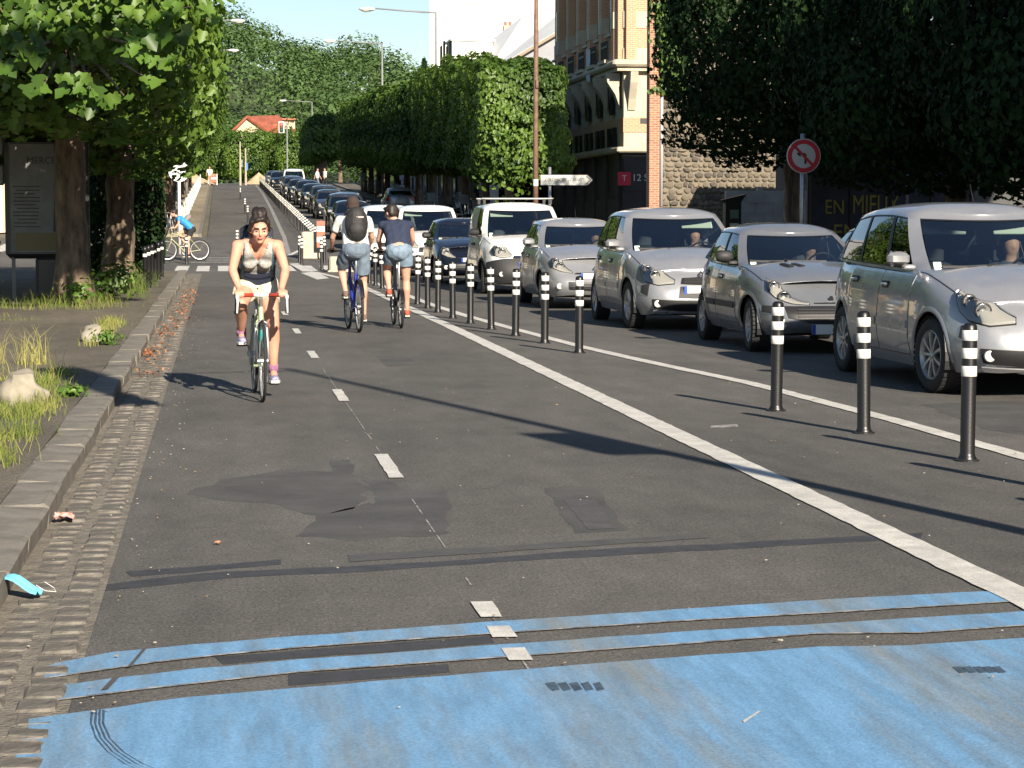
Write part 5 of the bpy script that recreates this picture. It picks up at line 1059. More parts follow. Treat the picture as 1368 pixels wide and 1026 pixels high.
    if top.get('sleeve'):
        for s in (0, 1): capsule(b, SH[s], .063*k, SH[s].lerp(EL[s][0], top['sleeve']), .062*k, caps=(1, 0))
    sh_ = remesh(top.get('name', 'shirt'), b, top['mat'], voxel, 3, t, disp=(.004, 30))
    if top.get('vneck'):
        bm = bmesh.new(); bm.from_mesh(sh_.data); L_ = (neck-hip).length; kill = []; fw_ = spine.cross(V((1, 0, 0))); fw_ = -fw_ if fw_.y > 0 else fw_
        for v_ in bm.verts:
            q_ = v_.co-hip; h_ = q_.dot(spine)/L_; ax = abs(v_.co.x); f_ = q_.dot(fw_)
            if (ax > .118 and h_ > .70+.0*f_) or (h_ > .70+ax*4.2 and f_ > 0) or h_ > 1.02+ax*.2 or (f_ < 0 and h_ > .86 and ax < .06): kill.append(v_)
        bmesh.ops.delete(bm, geom=kill, context='VERTS'); bm.to_mesh(sh_.data); bm.free()
    # shorts
    b = MB(); capsule(b, hip+V((-.06*k, 0, 0)), .130*k, hip+V((.06*k, 0, 0)), .130*k); ellip(b, hip+V((0, .015, -.01)), (.175*k, .14*k, .13*k)); capsule(b, hip, .13*k, hip+spine*.09, .12*k, caps=(1, 0))
    for hp, kn, ank in KN: q = hp.lerp(kn, bottom['len']); capsule(b, hp, .105*k, q, bottom.get('hem', .088)*k, 16, caps=(1, 0))
    remesh('shorts', b, bottom['mat'], voxel, 2, t, disp=(.003, 34))
    # shoes
    for s, sg in ((0, -1), (1, 1)):
        f = V(J['feet'][s]); b = MB(); capsule(b, f+V((0, .055, .036)), .036*k, f+V((0, -.115, .026)), .032*k, sx=1.1); ellip(b, f+V((0, -.02, .030)), (.045*k, .13*k, .030*k)); capsule(b, KN[s][2]-V((0, 0, .02)), .043*k, f+V((0, .03, .03)), .036*k)
        so_ = remesh('shoe', b, shoes['mat'], .009, 2, t); b = MB(); vs = [(x*k*(1.0 if y_ > -.05 else .95), y_, z) for z in (0, .022) for x, y_ in ((-.028, .088), (.028, .088), (.042, .03), (.040, -.02), (.050, -.08), (.035, -.14), (0, -.155), (-.035, -.14), (-.050, -.08), (-.040, -.02), (-.042, .03))]
        n_ = 11; b.add([f+V(v) for v in vs], [tuple(range(n_-1, -1, -1)), tuple(range(n_, 2*n_))]+[(i, (i+1) % n_, n_+(i+1) % n_, n_+i) for i in range(n_)]); b.build('sole', shoes['sole'], so_)
        if shoes.get('sock'): b = MB(); b.tube([KN[s][2].lerp(KN[s][1], .16), KN[s][2]-V((0, 0, .015))], [.042*k, .040*k], 14); b.build('sock', shoes['sock'], so_, smooth=True)
    return t, dict(SH=SH, EL=EL, KN=KN, mid=mid, hip=hip, neck=neck, spine=spine, head=head, HM=HM)
# fabrics
F_NAVY = mat('navy_fabric', (.018, .026, .055), .9, var=.2, scale=30); F_WHITE = mat('white_cotton', (.66, .64, .60), .9, var=.06, scale=10); F_GREY = mat('speckled_grey_cotton', (.34, .34, .32), .9, var=.35, scale=90); F_CREAM = mat('cream_cotton', (.62, .56, .42), .9, var=.1, scale=20)
F_DENIM = mat('faded_denim', (.16, .22, .29), .9, var=.25, scale=18); F_SLATE = mat('slate_blue_cotton', (.13, .17, .22), .9, var=.2, scale=14); F_CYAN = mat('bright_blue_jersey', (.03, .25, .60), .7, var=.1); F_BLACK = mat('black_fabric', (.02, .02, .023), .9, var=.2); F_PACK = mat('charcoal_backpack_nylon', (.022, .021, .022), .7, var=.3, scale=25)
H_DARK = mat('dark_brown_hair', (.020, .013, .010), .55, var=.4, scale=60); H_CAP = mat('brown_cap', (.045, .028, .022), .9); S_PURP = mat('purple_running_shoe', (.13, .14, .32), .7, var=.5, scale=40, col2=(.45, .42, .55)); S_SOCK = mat('violet_sock', (.25, .11, .20), .9, var=.4, scale=60); S_ORSOLE = mat('white_shoe_sole', (.62, .55, .52), .6); S_TAN = mat('brown_canvas_shoe', (.14, .09, .07), .8); S_BEIGE = mat('worn_white_sole', (.55, .50, .42), .7)
# --- the woman riding towards the camera
wp = G(347, 537); gb = Vector((wp.x, wp.y+.52, 0)); RZ1 = math.atan2(-gb.x, gb.y)*.55
gmat = mat('pale_green_enamel', (.34, .42, .24), .3, coat=.5)
bk, pd, hb, st = bicycle('racing_bicycle', 'pale green drop-bar racing bicycle ridden towards the camera', gb, .05, 'road', gmat, barw=.40, sad=.90, barz=.865, crank=-.25)
bt_ = MB(); bt_.tube([(.012, -.365, .58), (.010, -.10, .36)], .024, 10); bt_.build('teal_frame_band', mat('teal_enamel', (.02, .32, .30), .3), bk, smooth=True)
def hair_bun(b, h, M, k):
    ellip(b, h+M @ Vector((0, .030, .040)), (.087, .095, .088), M); ellip(b, h+M @ Vector((0, .05, -.02)), (.086, .075, .085), M)
    for s in (-1, 1): capsule(b, h+M @ Vector((s*.062, -.045, .070)), .020, h+M @ Vector((s*.080, .0, -.005)), .018); capsule(b, h+M @ Vector((s*.01, -.058, .100)), .022, h+M @ Vector((s*.062, -.040, .068)), .022)
    ellip(b, h+M @ Vector((.004, .040, .128)), (.066, .060, .048), M); ellip(b, h+M @ Vector((-.02, .045, .150)), (.036, .034, .030), M); ellip(b, h+M @ Vector((.03, .03, .145)), (.034, .034, .030), M)
HM1 = Matrix.Rotation(.22, 3, 'X') @ Matrix.Rotation(.04, 3, 'Z')
J = dict(hip=(0, .22, .93), neck=(0, -.09, 1.30), head=(.005, -.195, 1.398), headM=HM1, hands=[hb+Vector((-.175, -.01, 0)), hb+Vector((.175, -.01, 0))], feet=pd, sho=(0, 0, .0), elb=((-1, .5, -.1), (1, .5, -.1)), kout=.10, arm=1.03)
w1, D = rider('woman in grey vest top and cream shorts cycling towards the camera, dark hair tied up', gb, .05, J, M_SKIN_RED, .0085, dict(mat=F_GREY, top=.84, lo=.06, vneck=True, w0=.105, name='vest_top'), dict(mat=F_CREAM, len=.42, hem=.096), dict(mat=S_PURP, sole=S_ORSOLE, sock=S_SOCK), dict(mat=H_DARK, fn=hair_bun, disp=(.0055, 55)), female=True)
def ribbonband(name, pts, wd, th, m, parent, up):
    b = MB(); U = Vector(up)
    P = [[Vector(p)+U*wd/2, Vector(p)-U*wd/2] for p in pts]; b.grid(P); b.grid([[q[1]+Vector((0, th, 0)), q[0]+Vector((0, th, 0))] for q in P]); b.grid([[q[0], q[0]+Vector((0, th, 0))] for q in P]); b.grid([[q[1]+Vector((0, th, 0)), q[1]] for q in P]); return b.build(name, m, parent, smooth=False)
# straps of the vest, rucksack straps and the two navy bands under the chest
sp_ = D['spine']; fwd = sp_.cross(Vector((1, 0, 0))); fwd = -fwd if fwd.y > 0 else fwd
for s in (-1, 1):
    base = D['hip'].lerp(D['neck'], .70)
    b = None; q = [base+Vector((s*.060, 0, 0))+fwd*.100, base+Vector((s*.066, 0, 0))+fwd*.078+sp_*.06, base+Vector((s*.072, 0, 0))+fwd*.040+sp_*.120, base+Vector((s*.074, 0, 0))-fwd*.02+sp_*.142]; 
    b = MB(); q = [D['hip'].lerp(D['neck'], .30)+Vector((s*.125, 0, 0))+fwd*.06, base+Vector((s*.116, 0, 0))+fwd*.070, base+Vector((s*.112, 0, 0))+fwd*.050+sp_*.075, base+Vector((s*.106, 0, 0))+fwd*.020+sp_*.125, base+Vector((s*.10, 0, 0))-fwd*.05+sp_*.142]; b.tube(q, [.016, .019, .022, .022, .020], 8); b.build('rucksack_strap', mat('petrol_blue_webbing', (.035, .085, .12), .85), w1, smooth=True)
for zt, hh in ((.25, .055), (.385, .032)):
    b = MB(); c = D['hip'].lerp(D['neck'], zt)+Vector((0, .012, 0)); prof = []
    for k in range(29): a = math.pi*2*k/28; prof.append((math.cos(a), math.sin(a)))
    rx, ry = (.158, .112) if zt < .4 else (.160, .122)
    for (x0_, y0_), (x1_, y1_) in zip(prof[:-1], prof[1:]):
        p = [c+Vector((x*rx, 0, 0))+fwd*y*ry+sp_*q_ for (x, y) in ((x0_, y0_), (x1_, y1_)) for q_ in (-hh, hh)]; b.add(p, [(0, 2, 3, 1)])
    b.build('navy_band', F_NAVY, w1, smooth=True, merge=True)
b = MB(); rb = D['hip'].lerp(D['neck'], .62)-fwd*.17; b.box(rb, (.27, .17, .40), bev=.05, M=Matrix((Vector((1, 0, 0)), fwd.cross(Vector((1, 0, 0)))*0-fwd, sp_)).transposed()); o = b.build('rucksack', mat('dark_rucksack', (.03, .035, .06), .8), None, smooth=True, angle=50); o.parent = w1
# --- man with the black backpack
def cap_fn(b, h, M, k):
    ellip(b, h+M @ Vector((0, .02, .035))*k, (.088*k, .105*k, .090*k), M); ellip(b, h+M @ Vector((0, .055, -.01))*k, (.080*k, .065*k, .07*k), M); ellip(b, h+M @ Vector((0, -.12, .03))*k, (.07*k, .06*k, .01*k), M)
p2 = G(478, 446); RZ2 = math.pi+.08
bk2, pd2, hb2, st2 = bicycle('city_bicycle', 'blue-framed city bicycle ridden away by the man with the backpack', (p2.x, p2.y+.5+.34, 0), RZ2, 'city', mat('royal_blue_enamel', (.02, .035, .30), .3, coat=.6), barw=.60, sad=1.02, barz=1.05, crank=-.35+math.pi, steer=0)
J2 = dict(hip=(0, .23, 1.08), neck=(0, -.0, 1.50), head=(0, -.045, 1.655), hands=[hb2+Vector((-.25, .03, 0)), hb2+Vector((.25, .03, 0))], feet=pd2, kout=.15)
w2, D2 = rider('man in white T-shirt and brown cap with black backpack, riding the blue bicycle', (p2.x, p2.y+.84, 0), RZ2, J2, M_SKIN, .011, dict(mat=F_WHITE, top=.80, lo=.10, w0=.128, sleeve=.62, name='t_shirt'), dict(mat=F_SLATE, len=.80, hem=.100), dict(mat=S_TAN, sole=S_BEIGE), dict(mat=H_CAP, fn=cap_fn, name='cap'), face=False)
b = MB(); q = D2['hip'].lerp(D2['neck'], .70); c = q+Vector((0, .22, .04)); ellip(b, c, (.155, .105, .225)); capsule(b, c+Vector((0, 0, .10)), .125, c+Vector((0, .01, -.10)), .140); 
pk = remesh('backpack', b, F_PACK, .012, 3); pk.parent = w2
b = MB(); ellip(b, c+Vector((0, .085, -.07)), (.115, .075, .105)); fp = remesh('front_pocket', b, F_PACK, .012, 2, pk); b = MB(); b.box(c+Vector((-.03, .118, .085)), (.10, .02, .022), bev=.004, rz=-.1); b.build('pack_badge', mat('pale_badge', (.45, .38, .36), .6), pk)
for s in (-1, 1):
    b = MB(); b.tube([c+Vector((s*.09, -.08, .18)), D2['SH'][0].lerp(D2['SH'][1], .5)+Vector((s*.11, -.0, .075)), q+Vector((s*.12, -.13, .0)), c+Vector((s*.12, -.06, -.19))], [.018, .020, .02, .012], 8); b.build('strap', F_PACK, pk, smooth=True)
b = MB(); b.tube([c+Vector((.11, .02, -.22)), c+Vector((.125, .02, -.42))], .006, 5); b.build('strap_end', F_GREY, pk)
# --- person in navy top on the small-wheeled bicycle
p3 = G(537, 440); RZ3 = math.pi+.02
bk3, pd3, hb3, st3 = bicycle('folding_bicycle', 'small-wheeled grey bicycle with a red rear light and red sandals on its pedals', (p3.x, p3.y+.5+.26, 0), RZ3, 'fold', M_GREYP, barw=.52, r=.255, sad=.98, barz=1.02, crank=math.pi-.5, rear_light=1)
bk3['label'] = 'small-wheeled grey folding bicycle with a red rear light, ridden away beside the blue bicycle'
def hair_short(b, h, M, k):
    ellip(b, h+M @ Vector((0, .028, .035))*k, (.092*k, .102*k, .088*k), M); ellip(b, h+M @ Vector((0, .06, -.01))*k, (.083*k, .06*k, .07*k), M); capsule(b, h+M @ Vector((-.05, -.05, .075))*k, .03*k, h+M @ Vector((.05, -.05, .075))*k, .03*k); capsule(b, h+M @ Vector((0, -.07, .07))*k, .025*k, h+M @ Vector((0, -.11, .06))*k, .012*k)
HM3 = Matrix.Rotation(.55, 3, 'Z') @ Matrix.Rotation(.30, 3, 'X')
J3 = dict(hip=(0, .23, 1.04), neck=(.015, -.03, 1.43), head=(.075, -.10, 1.555), headM=HM3, hands=[hb3+Vector((-.21, .03, 0)), hb3+Vector((.21, .03, 0))], feet=pd3, kout=.10, th=.40, sh_=.39)
w3, D3 = rider('cyclist in a navy sleeveless top and denim shorts, looking left, riding away', (p3.x, p3.y+.76, 0), RZ3, J3, M_SKIN, .011, dict(mat=F_NAVY, top=.80, lo=.16, w0=.128, name='sleeveless_top'), dict(mat=F_DENIM, len=.48, hem=.108), dict(mat=mat('red_sandal', (.35, .07, .04), .7), sole=S_BEIGE), dict(mat=H_DARK, fn=hair_short, disp=(.004, 30)), face=True)
b = MB(); q = D3['hip']+D3['spine']*.10; 
for k in range(24):
    a0, a1 = 2*math.pi*k/24, 2*math.pi*(k+1)/24; b.add([q+Vector((.163*math.cos(a), .138*math.sin(a), z)) for a in (a0, a1) for z in (-.02, .02)], [(0, 2, 3, 1)])
b.build('waistband', mat('pink_waistband', (.62, .36, .30), .9), w3, smooth=True, merge=True)
# --- man in bright blue crossing at the far crossing
p4 = G(215, 349); p4 = Vector((-1.12, 71.6, 0)); RZ4 = R(-82)
bk4, pd4, hb4, st4 = bicycle('mountain_bicycle', 'pale olive bicycle seen side on at the far crossing', (p4.x, p4.y, H(p4.y)), RZ4, 'mtb', mat('olive_enamel', (.30, .31, .17), .4), barw=.58, sad=.94, barz=1.0, crank=.2, r=.34)
J4 = dict(hip=(0, .24, 1.0), neck=(0, -.20, 1.38), head=(0, -.31, 1.50), headM=Matrix.Rotation(.35, 3, 'X'), hands=[hb4+Vector((-.25, .03, 0)), hb4+Vector((.25, .03, 0))], feet=pd4, elb=((-1, .6, 0), (.5, .3, -1)), arm=1.06)
w4, D4 = rider('man in bright blue jersey and black shorts cycling leftwards over the far crossing', (p4.x, p4.y, H(p4.y)), RZ4, J4, M_SKIN, .013, dict(mat=F_CYAN, top=.80, lo=.05, sleeve=.5, name='jersey'), dict(mat=F_BLACK, len=.55, hem=.095), dict(mat=F_BLACK, sole=S_BEIGE), dict(mat=H_DARK, fn=hair_short), face=False)
b = MB(); ellip(b, D4['hip'].lerp(D4['neck'], .6)+Vector((0, .14, .10)), (.13, .10, .17), Matrix.Rotation(-.8, 3, 'X')); o = remesh('small_backpack', b, mat('grey_backpack', (.20, .18, .18), .8), .015, 2); o.parent = w4
# ------------------------------------------------------------------ people on foot and in cars
def walker(label, x, y, rz, shirt, trous, k=1.0, phase=.25, group=None):
    base = Vector((x, y, H(y)+(.12 if abs(x) > 10 else 0))); t = thing('person', label, 'person', base, rz, group); b = MB(); V = Vector
    sk = MB(); pl = MB(); st_ = MB()
    for s in (-1, 1):
        f = V((s*.09, s*phase, .05)); kn = V((s*.095, s*phase*.45-.04, .50)); hp = V((s*.09, 0, .92)); capsule(pl, hp, .095, kn, .062); capsule(pl, kn, .062, f+V((0, .02, .05)), .045); capsule(b, f+V((0, .04, 0)), .04, f+V((0, -.14, -.01)), .035); capsule(b, f, .04, kn, .05); capsule(b, kn, .05, hp, .07)
        shd = V((s*.19, 0, 1.42)); el = V((s*.24, -s*phase*.35+.02, 1.15)); wr = V((s*.25, -s*phase*.8-.03, .93)); capsule(b, shd, .045, el, .036); capsule(b, el, .036, wr, .026); ellip(b, wr+V((0, -.01, -.06)), (.02, .04, .05)); capsule(st_, shd, .062, shd.lerp(el, .7), .055)
    capsule(b, (0, 0, .95), .12, (0, 0, 1.38), .12); capsule(b, (0, 0, 1.4), .05, (0, -.01, 1.58), .05); ellip(b, (0, 0, 1.63), (.075, .092, .11)); capsule(b, (0, -.09, 1.63), .01, (0, -.102, 1.605), .014)
    capsule(pl, (-.06, 0, .95), .115, (.06, 0, .95), .115); capsule(st_, (-.05, 0, .98), .125, (-.05, 0, 1.35), .125); capsule(st_, (.05, 0, .98), .125, (.05, 0, 1.35), .125); capsule(st_, (-.18, 0, 1.42), .062, (.18, 0, 1.42), .062)
    remesh('body', b, M_SKIN, .02, 2, t); remesh('shirt', st_, shirt, .02, 2, t); remesh('trousers', pl, trous, .02, 2, t); h = MB(); ellip(h, (0, .02, 1.67), (.085, .095, .095)); remesh('hair', h, H_DARK, .02, 1, t); t.scale = (k, k, k); return t
walker('pedestrian in a pale shirt standing beside the roadworks at the top of the street', -.8, 199, .4, F_WHITE, mat('pinkish_trousers', (.45, .20, .15), .9)); 
walker('pedestrian in white on the right pavement just beyond the far white van', 8.0, 185, 1.2, F_WHITE, F_SLATE); walker('second pedestrian in white close beside the first one on the right', 8.7, 187, -1.0, F_WHITE, F_BLACK)
walker('pedestrian in a pale top walking on the far right pavement by the planting', 10.6, 168, 0, F_WHITE, F_CREAM); walker('pedestrian seen in the gap under the clipped trees wearing a white skirt', 12.9, 112, .3, F_NAVY, F_WHITE)
bust(c1, .36, 1.42, .62, 'driver at the wheel of the nearest silver people carrier'); bust(c2, .34, 1.62, .50, 'driver in a V-neck at the wheel of the grey hatchback', F_BLACK); bust(c3, .36, 1.42, .62, 'driver at the wheel of the second silver people carrier'); bust(c5, .36, 1.30, .72, 'driver at the wheel of the white van with roof bars'); bust(c4, .34, 1.52, .52, 'driver at the wheel of the small silver hatchback'); bust(c7, .36, 1.30, .72, 'driver at the wheel of the white van behind the navy-topped cyclist')
# ================================================================== STREET FURNITURE
def text(name, s, size, m, parent, loc, rot=(R(90), 0, 0), sx=1.0, align='CENTER', ext=.002, track=1.0):
    c = bpy.data.curves.new(name, 'FONT'); c.body = s; c.size = size; c.align_x = align; c.align_y = 'CENTER'; c.extrude = ext; c.space_character = track; c.materials.append(m)
    o = bpy.data.objects.new(name, c); COL.objects.link(o); me = bpy.data.meshes.new_from_object(o.evaluated_get(bpy.context.evaluated_depsgraph_get())); bpy.data.objects.remove(o); o = link(name, me, parent, m); o.location = loc; o.rotation_euler = rot; o.scale = (sx, 1, 1); return o
def slab(name, pts, th, m, parent, nrm=None):
    P = [Vector(p) for p in pts]; n = Vector(nrm) if nrm else (P[1]-P[0]).cross(P[2]-P[0]).normalized(); k = len(P)
    b = MB(); b.add(P+[p-n*th for p in P], [tuple(range(k)), tuple(range(2*k-1, k-1, -1))]+[(i, k+i, k+(i+1) % k, (i+1) % k) for i in range(k)]); return b.build(name, m, parent)
# --- bollards: flexible black posts with three white bands
def make_bollard():
    t = thing('bollard', 'x', 'bollard'); b = MB(); b.lathe([(.062, 0), (.062, .012), (.05, .03), (.046, .05), (.046, .80), (.043, .835), (.03, .85), (0, .853)], 20); b.build('post', M_BLACKP, t, smooth=True, angle=50)
    for z in (.555, .665, .775): b = MB(); b.lathe([(.0465, z-.032), (.0485, z-.030), (.0485, z+.030), (.0465, z+.032)], 20); b.build('reflective_band', M_REFL, t, smooth=True, angle=50)
    b = MB(); b.lathe([(.075, .0), (.075, .010), (.06, .014)], 16); b.build('base_plate', M_TRIM, t); return t
BG = 'black bollards with three white bands along the car lane'; proto = make_bollard(); used = [0]
def bollard(x, y, label, group=BG):
    o = proto if not used[0] else copy_tree(proto); used[0] = 1; o.location = (x, y, H(y)); o['label'] = label; o['group'] = group; o.rotation_euler = (rnd.uniform(-.02, .02), rnd.uniform(-.025, .025), rnd.uniform(0, 6)); return o
nb = [(4.56, 13.3, 'nearest bollard in view, in front of the front bumper of the nearest silver people carrier'), (4.43, 15.1, 'second bollard from the right, in front of the rear door of the nearest people carrier'), (4.27, 16.95, 'third bollard from the right, in front of the bumper of the grey hatchback'), (3.93, 24.48, 'bollard standing in front of the gap left of the middle silver people carrier'), (3.83, 26.45, 'bollard in front of the headlight of the small silver hatchback'), (3.70, 28.13, 'bollard in front of the door of the small silver hatchback'), (3.59, 29.77, 'bollard in front of the number plate of the roof-bar van'), (3.50, 31.49, 'bollard in front of the black bumper of the roof-bar van'), (3.42, 33.14, 'bollard in front of the front wheel of the roof-bar van'), (3.40, 35.22, 'bollard in front of the dark navy hatchback, nearer of the pair'), (3.39, 36.86, 'bollard in front of the dark navy hatchback, farther of the pair'), (3.37, 38.58, 'bollard just right of the calves of the navy-topped cyclist')]
for x, y, l in nb: bollard(x, y, l)
for i in range(3): bollard(4.64+.05*i, 11.55-1.75*i, 'bollard beyond the right edge of the view')
for i in range(8): bollard(3.38, 41.0+i*2.05, 'bollard glimpsed between the two cyclists riding away')
bollard(2.86, 63.6, 'bollard at the tip of the island beside the low concrete block'); bollard(2.48, 70.8, 'farther bollard of the pair at the island head, left of the tall block'); bollard(2.45, 68.0, 'nearer bollard of the pair at the island head'); bollard(3.25, 70.4, 'bollard to the right of the tall concrete block')
for i in range(62): bollard(3.32+.004*i, 77+i*2.0, 'bollard in the dense row climbing the street beyond the crossing')
for x, y, l in ((1.35, 120, 'lone bollard in the middle of the cycle road, farthest up but one'), (1.33, 106, 'bollard on the cycle road centre line above the hair of the woman'), (.58, 76, 'bollard left of the head of the woman cyclist, outer of the pair'), (.78, 77.5, 'bollard close to the hair of the woman cyclist, inner of the pair'), (1.4, 150, 'farthest bollard in the middle of the cycle road'), (-1.0, 69.3, 'single banded bollard in front of the rear wheel of the olive bicycle')): bollard(x, y, l, 'banded bollards standing apart from the car lane')
# short all-black posts on the left pavement
def make_post():
    t = thing('pavement_post', 'x', 'post'); b = MB(); b.lathe([(.055, 0), (.055, .02), (.04, .03), (.04, .74), (.05, .76), (.05, .80), (.03, .84), (0, .85)], 14); b.build('post', M_BLACKP, t, smooth=True, angle=50); b = MB(); b.lathe([(.0405, .64), (.042, .645), (.042, .695), (.0405, .70)], 14); b.build('white_ring', M_REFL, t); return t
pp = make_post()
for i, y in enumerate((43.6, 45.3, 47.2, 49.0, 51.0, 53.5)):
    o = pp if i == 0 else copy_tree(pp); o.location = (-1.42+.015*i, y, .10); o['label'] = ['first and nearest short black post beside the second left trunk', 'second short black post beside the second left trunk', 'third short black post counted from the nearest', 'fourth short black post counted from the nearest', 'fifth short black post counted from the nearest', 'farthest short black post before the crossing'][i]; o['group'] = 'short black posts on the left kerb'
# --- concrete blocks at the island head
M_CONC = mat('pale_concrete', (.42, .38, .30), .85, var=.15, scale=6, bump=.3, bscale=40); M_ORNG = mat('red_orange_plastic', (.50, .12, .07), .5)
def block(label, x, y, w_, h_, l_):
    t = thing('concrete_block', label, 'concrete block', (x, y, H(y))); b = MB(); b.box((0, 0, h_/2), (w_, l_, h_), bev=.04, M=None); b.build('block', M_CONC, t); b = MB(); b.box((0, 0, .02), (w_+.10, l_+.1, .06), bev=.02); b.build('foot', M_CONC, t); return t
block('tall pale concrete block at the head of the island with the red marker', 2.93, 73.2, .62, .86, 1.2); block('low pale concrete block beside the left arm of the backpack cyclist', 3.28, 62.0, .62, .42, 1.0)
t = thing('island_marker', 'red and white striped marker post on the island head', 'marker', (3.22, 72.3, H(72.3))); b = MB(); b.tube([(0, 0, 0), (0, 0, 1.25)], .03, 8); b.build('post', M_GREYP, t)
for i in range(5): b = MB(); b.box((0, -.04, 1.15-i*.17), (.26, .02, .168)); b.build('stripe', M_ORNG if i % 2 == 0 else M_REFL, t)
# --- street lamps
def lamp(label, x, y, sgn, hgt=10.1, arm=3.1, group='tall grey street lamps with a single arm'):
    t = thing('street_lamp', label, 'street lamp', (x, y, H(y)+.12), 0, group); b = MB(); b.tube([(0, 0, 0), (0, 0, 1.0), (0, 0, hgt)], [.10, .085, .055], 12); b.build('pole', M_GREYP, t, smooth=True)
    b = MB(); b.tube([(0, 0, hgt-.02), (sgn*arm*.5, 0, hgt+.06), (sgn*arm, 0, hgt+.16)], [.045, .04, .03], 8); b.build('arm', M_GREYP, t, smooth=True)
    b = MB(); c = Vector((sgn*(arm+.3), 0, hgt+.12)); ellip(b, c, (.42, .17, .11)); hd = b.build('lamp_head', mat('pale_lamp_head', (.55, .55, .52), .45), t, smooth=True); b = MB(); ellip(b, c+Vector((sgn*.05, 0, -.05)), (.27, .12, .10)); b.build('lamp_glass', mat('lamp_bowl', (.6, .6, .56), .25), hd, smooth=True); return t
lamp('street lamp reaching over the road in front of the white tower block', 10.75, 112, -1); lamp('second street lamp on the right, dark against the wooded hill', 10.6, 147, -1, group='tall grey street lamps with a single arm'); lamp('highest street lamp on the left, its head against the left crowns', -2.3, 124, 1); lamp('lower of the two lamps at the edge of the left crowns', -2.3, 163, 1); lamp('far street lamp beyond the cross street on the right', 11.0, 268, -1)
# tall post behind the camera on the right: its shadow with a panel lies across the cycle road
t = thing('street_lamp', 'tall lamp post with a small panel and an unseen panel added for its shadow, outside the right edge, shading the cycle road', 'street lamp', (4.93, 5.9, 0)); b = MB(); b.tube([(0, 0, 0), (0, 0, 8.3)], [.085, .05], 12); b.build('pole', M_GREYP, t, smooth=True)
b = MB(); b.tube([(0, 0, 8.1), (-1.5, .8, 7.6), (-2.85, 1.5, 7.1)], .02, 8); b.build('arm', M_GREYP, t); b = MB(); b.box((-2.85, 1.5, 6.2), (.5, .06, 1.7), bev=.2); b.build('shadow_panel', M_GREYP, t); b = MB(); b.box((-.22, 0, 4.42), (.42, .12, .75), bev=.18); b.build('small_panel', M_GREYP, t)  # arm and large panel are invented, out of view, only to throw a shadow
# --- brown post in front of the green wall
t = thing('brown_post', 'tall rust-brown post standing before the sunlit end of the clipped green wall', 'post', (10.55, 75, H(75)+.12)); b = MB(); b.tube([(0, 0, 0), (0, 0, 4), (.03, 0, 11)], [.095, .085, .065], 12); b.build('pole', M_RUST, t, smooth=True); b = MB(); b.lathe([(.09, 2.2), (.092, 2.2), (.090, 2.42), (.088, 2.42)], 12); b.build('white_collar', M_REFL, t); b = MB(); b.box((.03, -.09, 5.6), (.1, .1, .3), bev=.02); b.build('junction_box', M_RUST, t)
# --- direction sign
t = thing('direction_sign', 'white arrow-shaped direction sign pointing right, on a stickered post', 'sign', (10.0, 68, H(68)+.12)); b = MB(); b.tube([(0, 0, 0), (0, 0, 2.85)], .045, 10); b.build('pole', M_STEEL, t, smooth=True)
M_SIGNW = mat('white_sign_face', (.50, .50, .47), .5, var=.06, scale=3); M_SIGNK = mat('sign_black', (.01, .01, .01), .5); M_SIGNR = mat('sign_red', (.45, .018, .03), .45)
x0_, x1_, z0_, z1_ = -.30, 1.32, 2.30, 2.62; zc_ = (z0_+z1_)/2; P_ = [(x0_, z0_), (x1_-.16, z0_), (x1_, zc_), (x1_-.16, z1_), (x0_, z1_)]
slab('sign_plate', [(x, -.06, z) for x, z in P_], .02, M_SIGNW, t, (0, -1, 0)); 
for (a, c) in zip(P_, P_[1:]+P_[:1]): b = MB(); b.tube([(a[0]*.99, -.066, a[1]), (c[0]*.99, -.066, c[1])], .008, 4); b.build('border', M_SIGNK, t)
b = MB(); b.tube([(x1_-.20, -.068, z0_+.04), (x1_-.07, -.068, zc_), (x1_-.20, -.068, z1_-.04)], .016, 4); b.build('chevron', M_SIGNK, t); text('lettering', 'COLOMBETTE - CARNOT', .135, M_SIGNK, t, (.45, -.064, zc_), sx=.78)
for z, c in ((1.9, M_REFL), (1.6, M_SIGNW), (1.35, M_EU), (1.1, M_REFL)): b = MB(); b.box((0, -.05, z), (.085, .01, .12)); b.build('sticker', c, t)
# --- no left turn
t = thing('traffic_sign', 'round red-rimmed no left turn sign on a grey post', 'traffic sign', (11.15, 42.3, .12)); b = MB(); b.tube([(0, .05, 0), (0, .05, 2.98)], .05, 10); b.build('pole', M_STEEL, t, smooth=True)
b = MB(); b.lathe([(.335, .0), (.335, -.02), (.325, -.022), (0, -.022)], 40, 'y', c=(0, 0, 2.55)); b.build('sign_disc', M_SIGNW, t, smooth=True, angle=40)
b = MB(); b.lathe([(.318, -.024), (.318, -.028), (.232, -.028), (.232, -.024)], 40, 'y', c=(0, 0, 2.55), closed=True); M45 = Matrix.Rotation(R(45), 3, 'Y'); b.build('red_ring', M_SIGNR, t); b = MB(); b.box((0, -.033, 2.55), (.50, .005, .052), M=M45); b.build('red_bar', M_SIGNR, t)
b = MB(); q = [(.055, 2.40), (.055, 2.575), (.02, 2.61), (-.06, 2.61), (-.06, 2.575), (.005, 2.575), (.012, 2.56), (.012, 2.40)]; b.add([(x, -.0265, z) for x, z in q], [(0, 1, 6, 7), (1, 2, 5, 6), (2, 3, 4, 5)]); b.add([(-.06, -.0265, 2.655), (-.06, -.0265, 2.53), (-.145, -.0265, 2.592)], [(0, 1, 2)]); b.build('black_arrow', M_SIGNK, t)
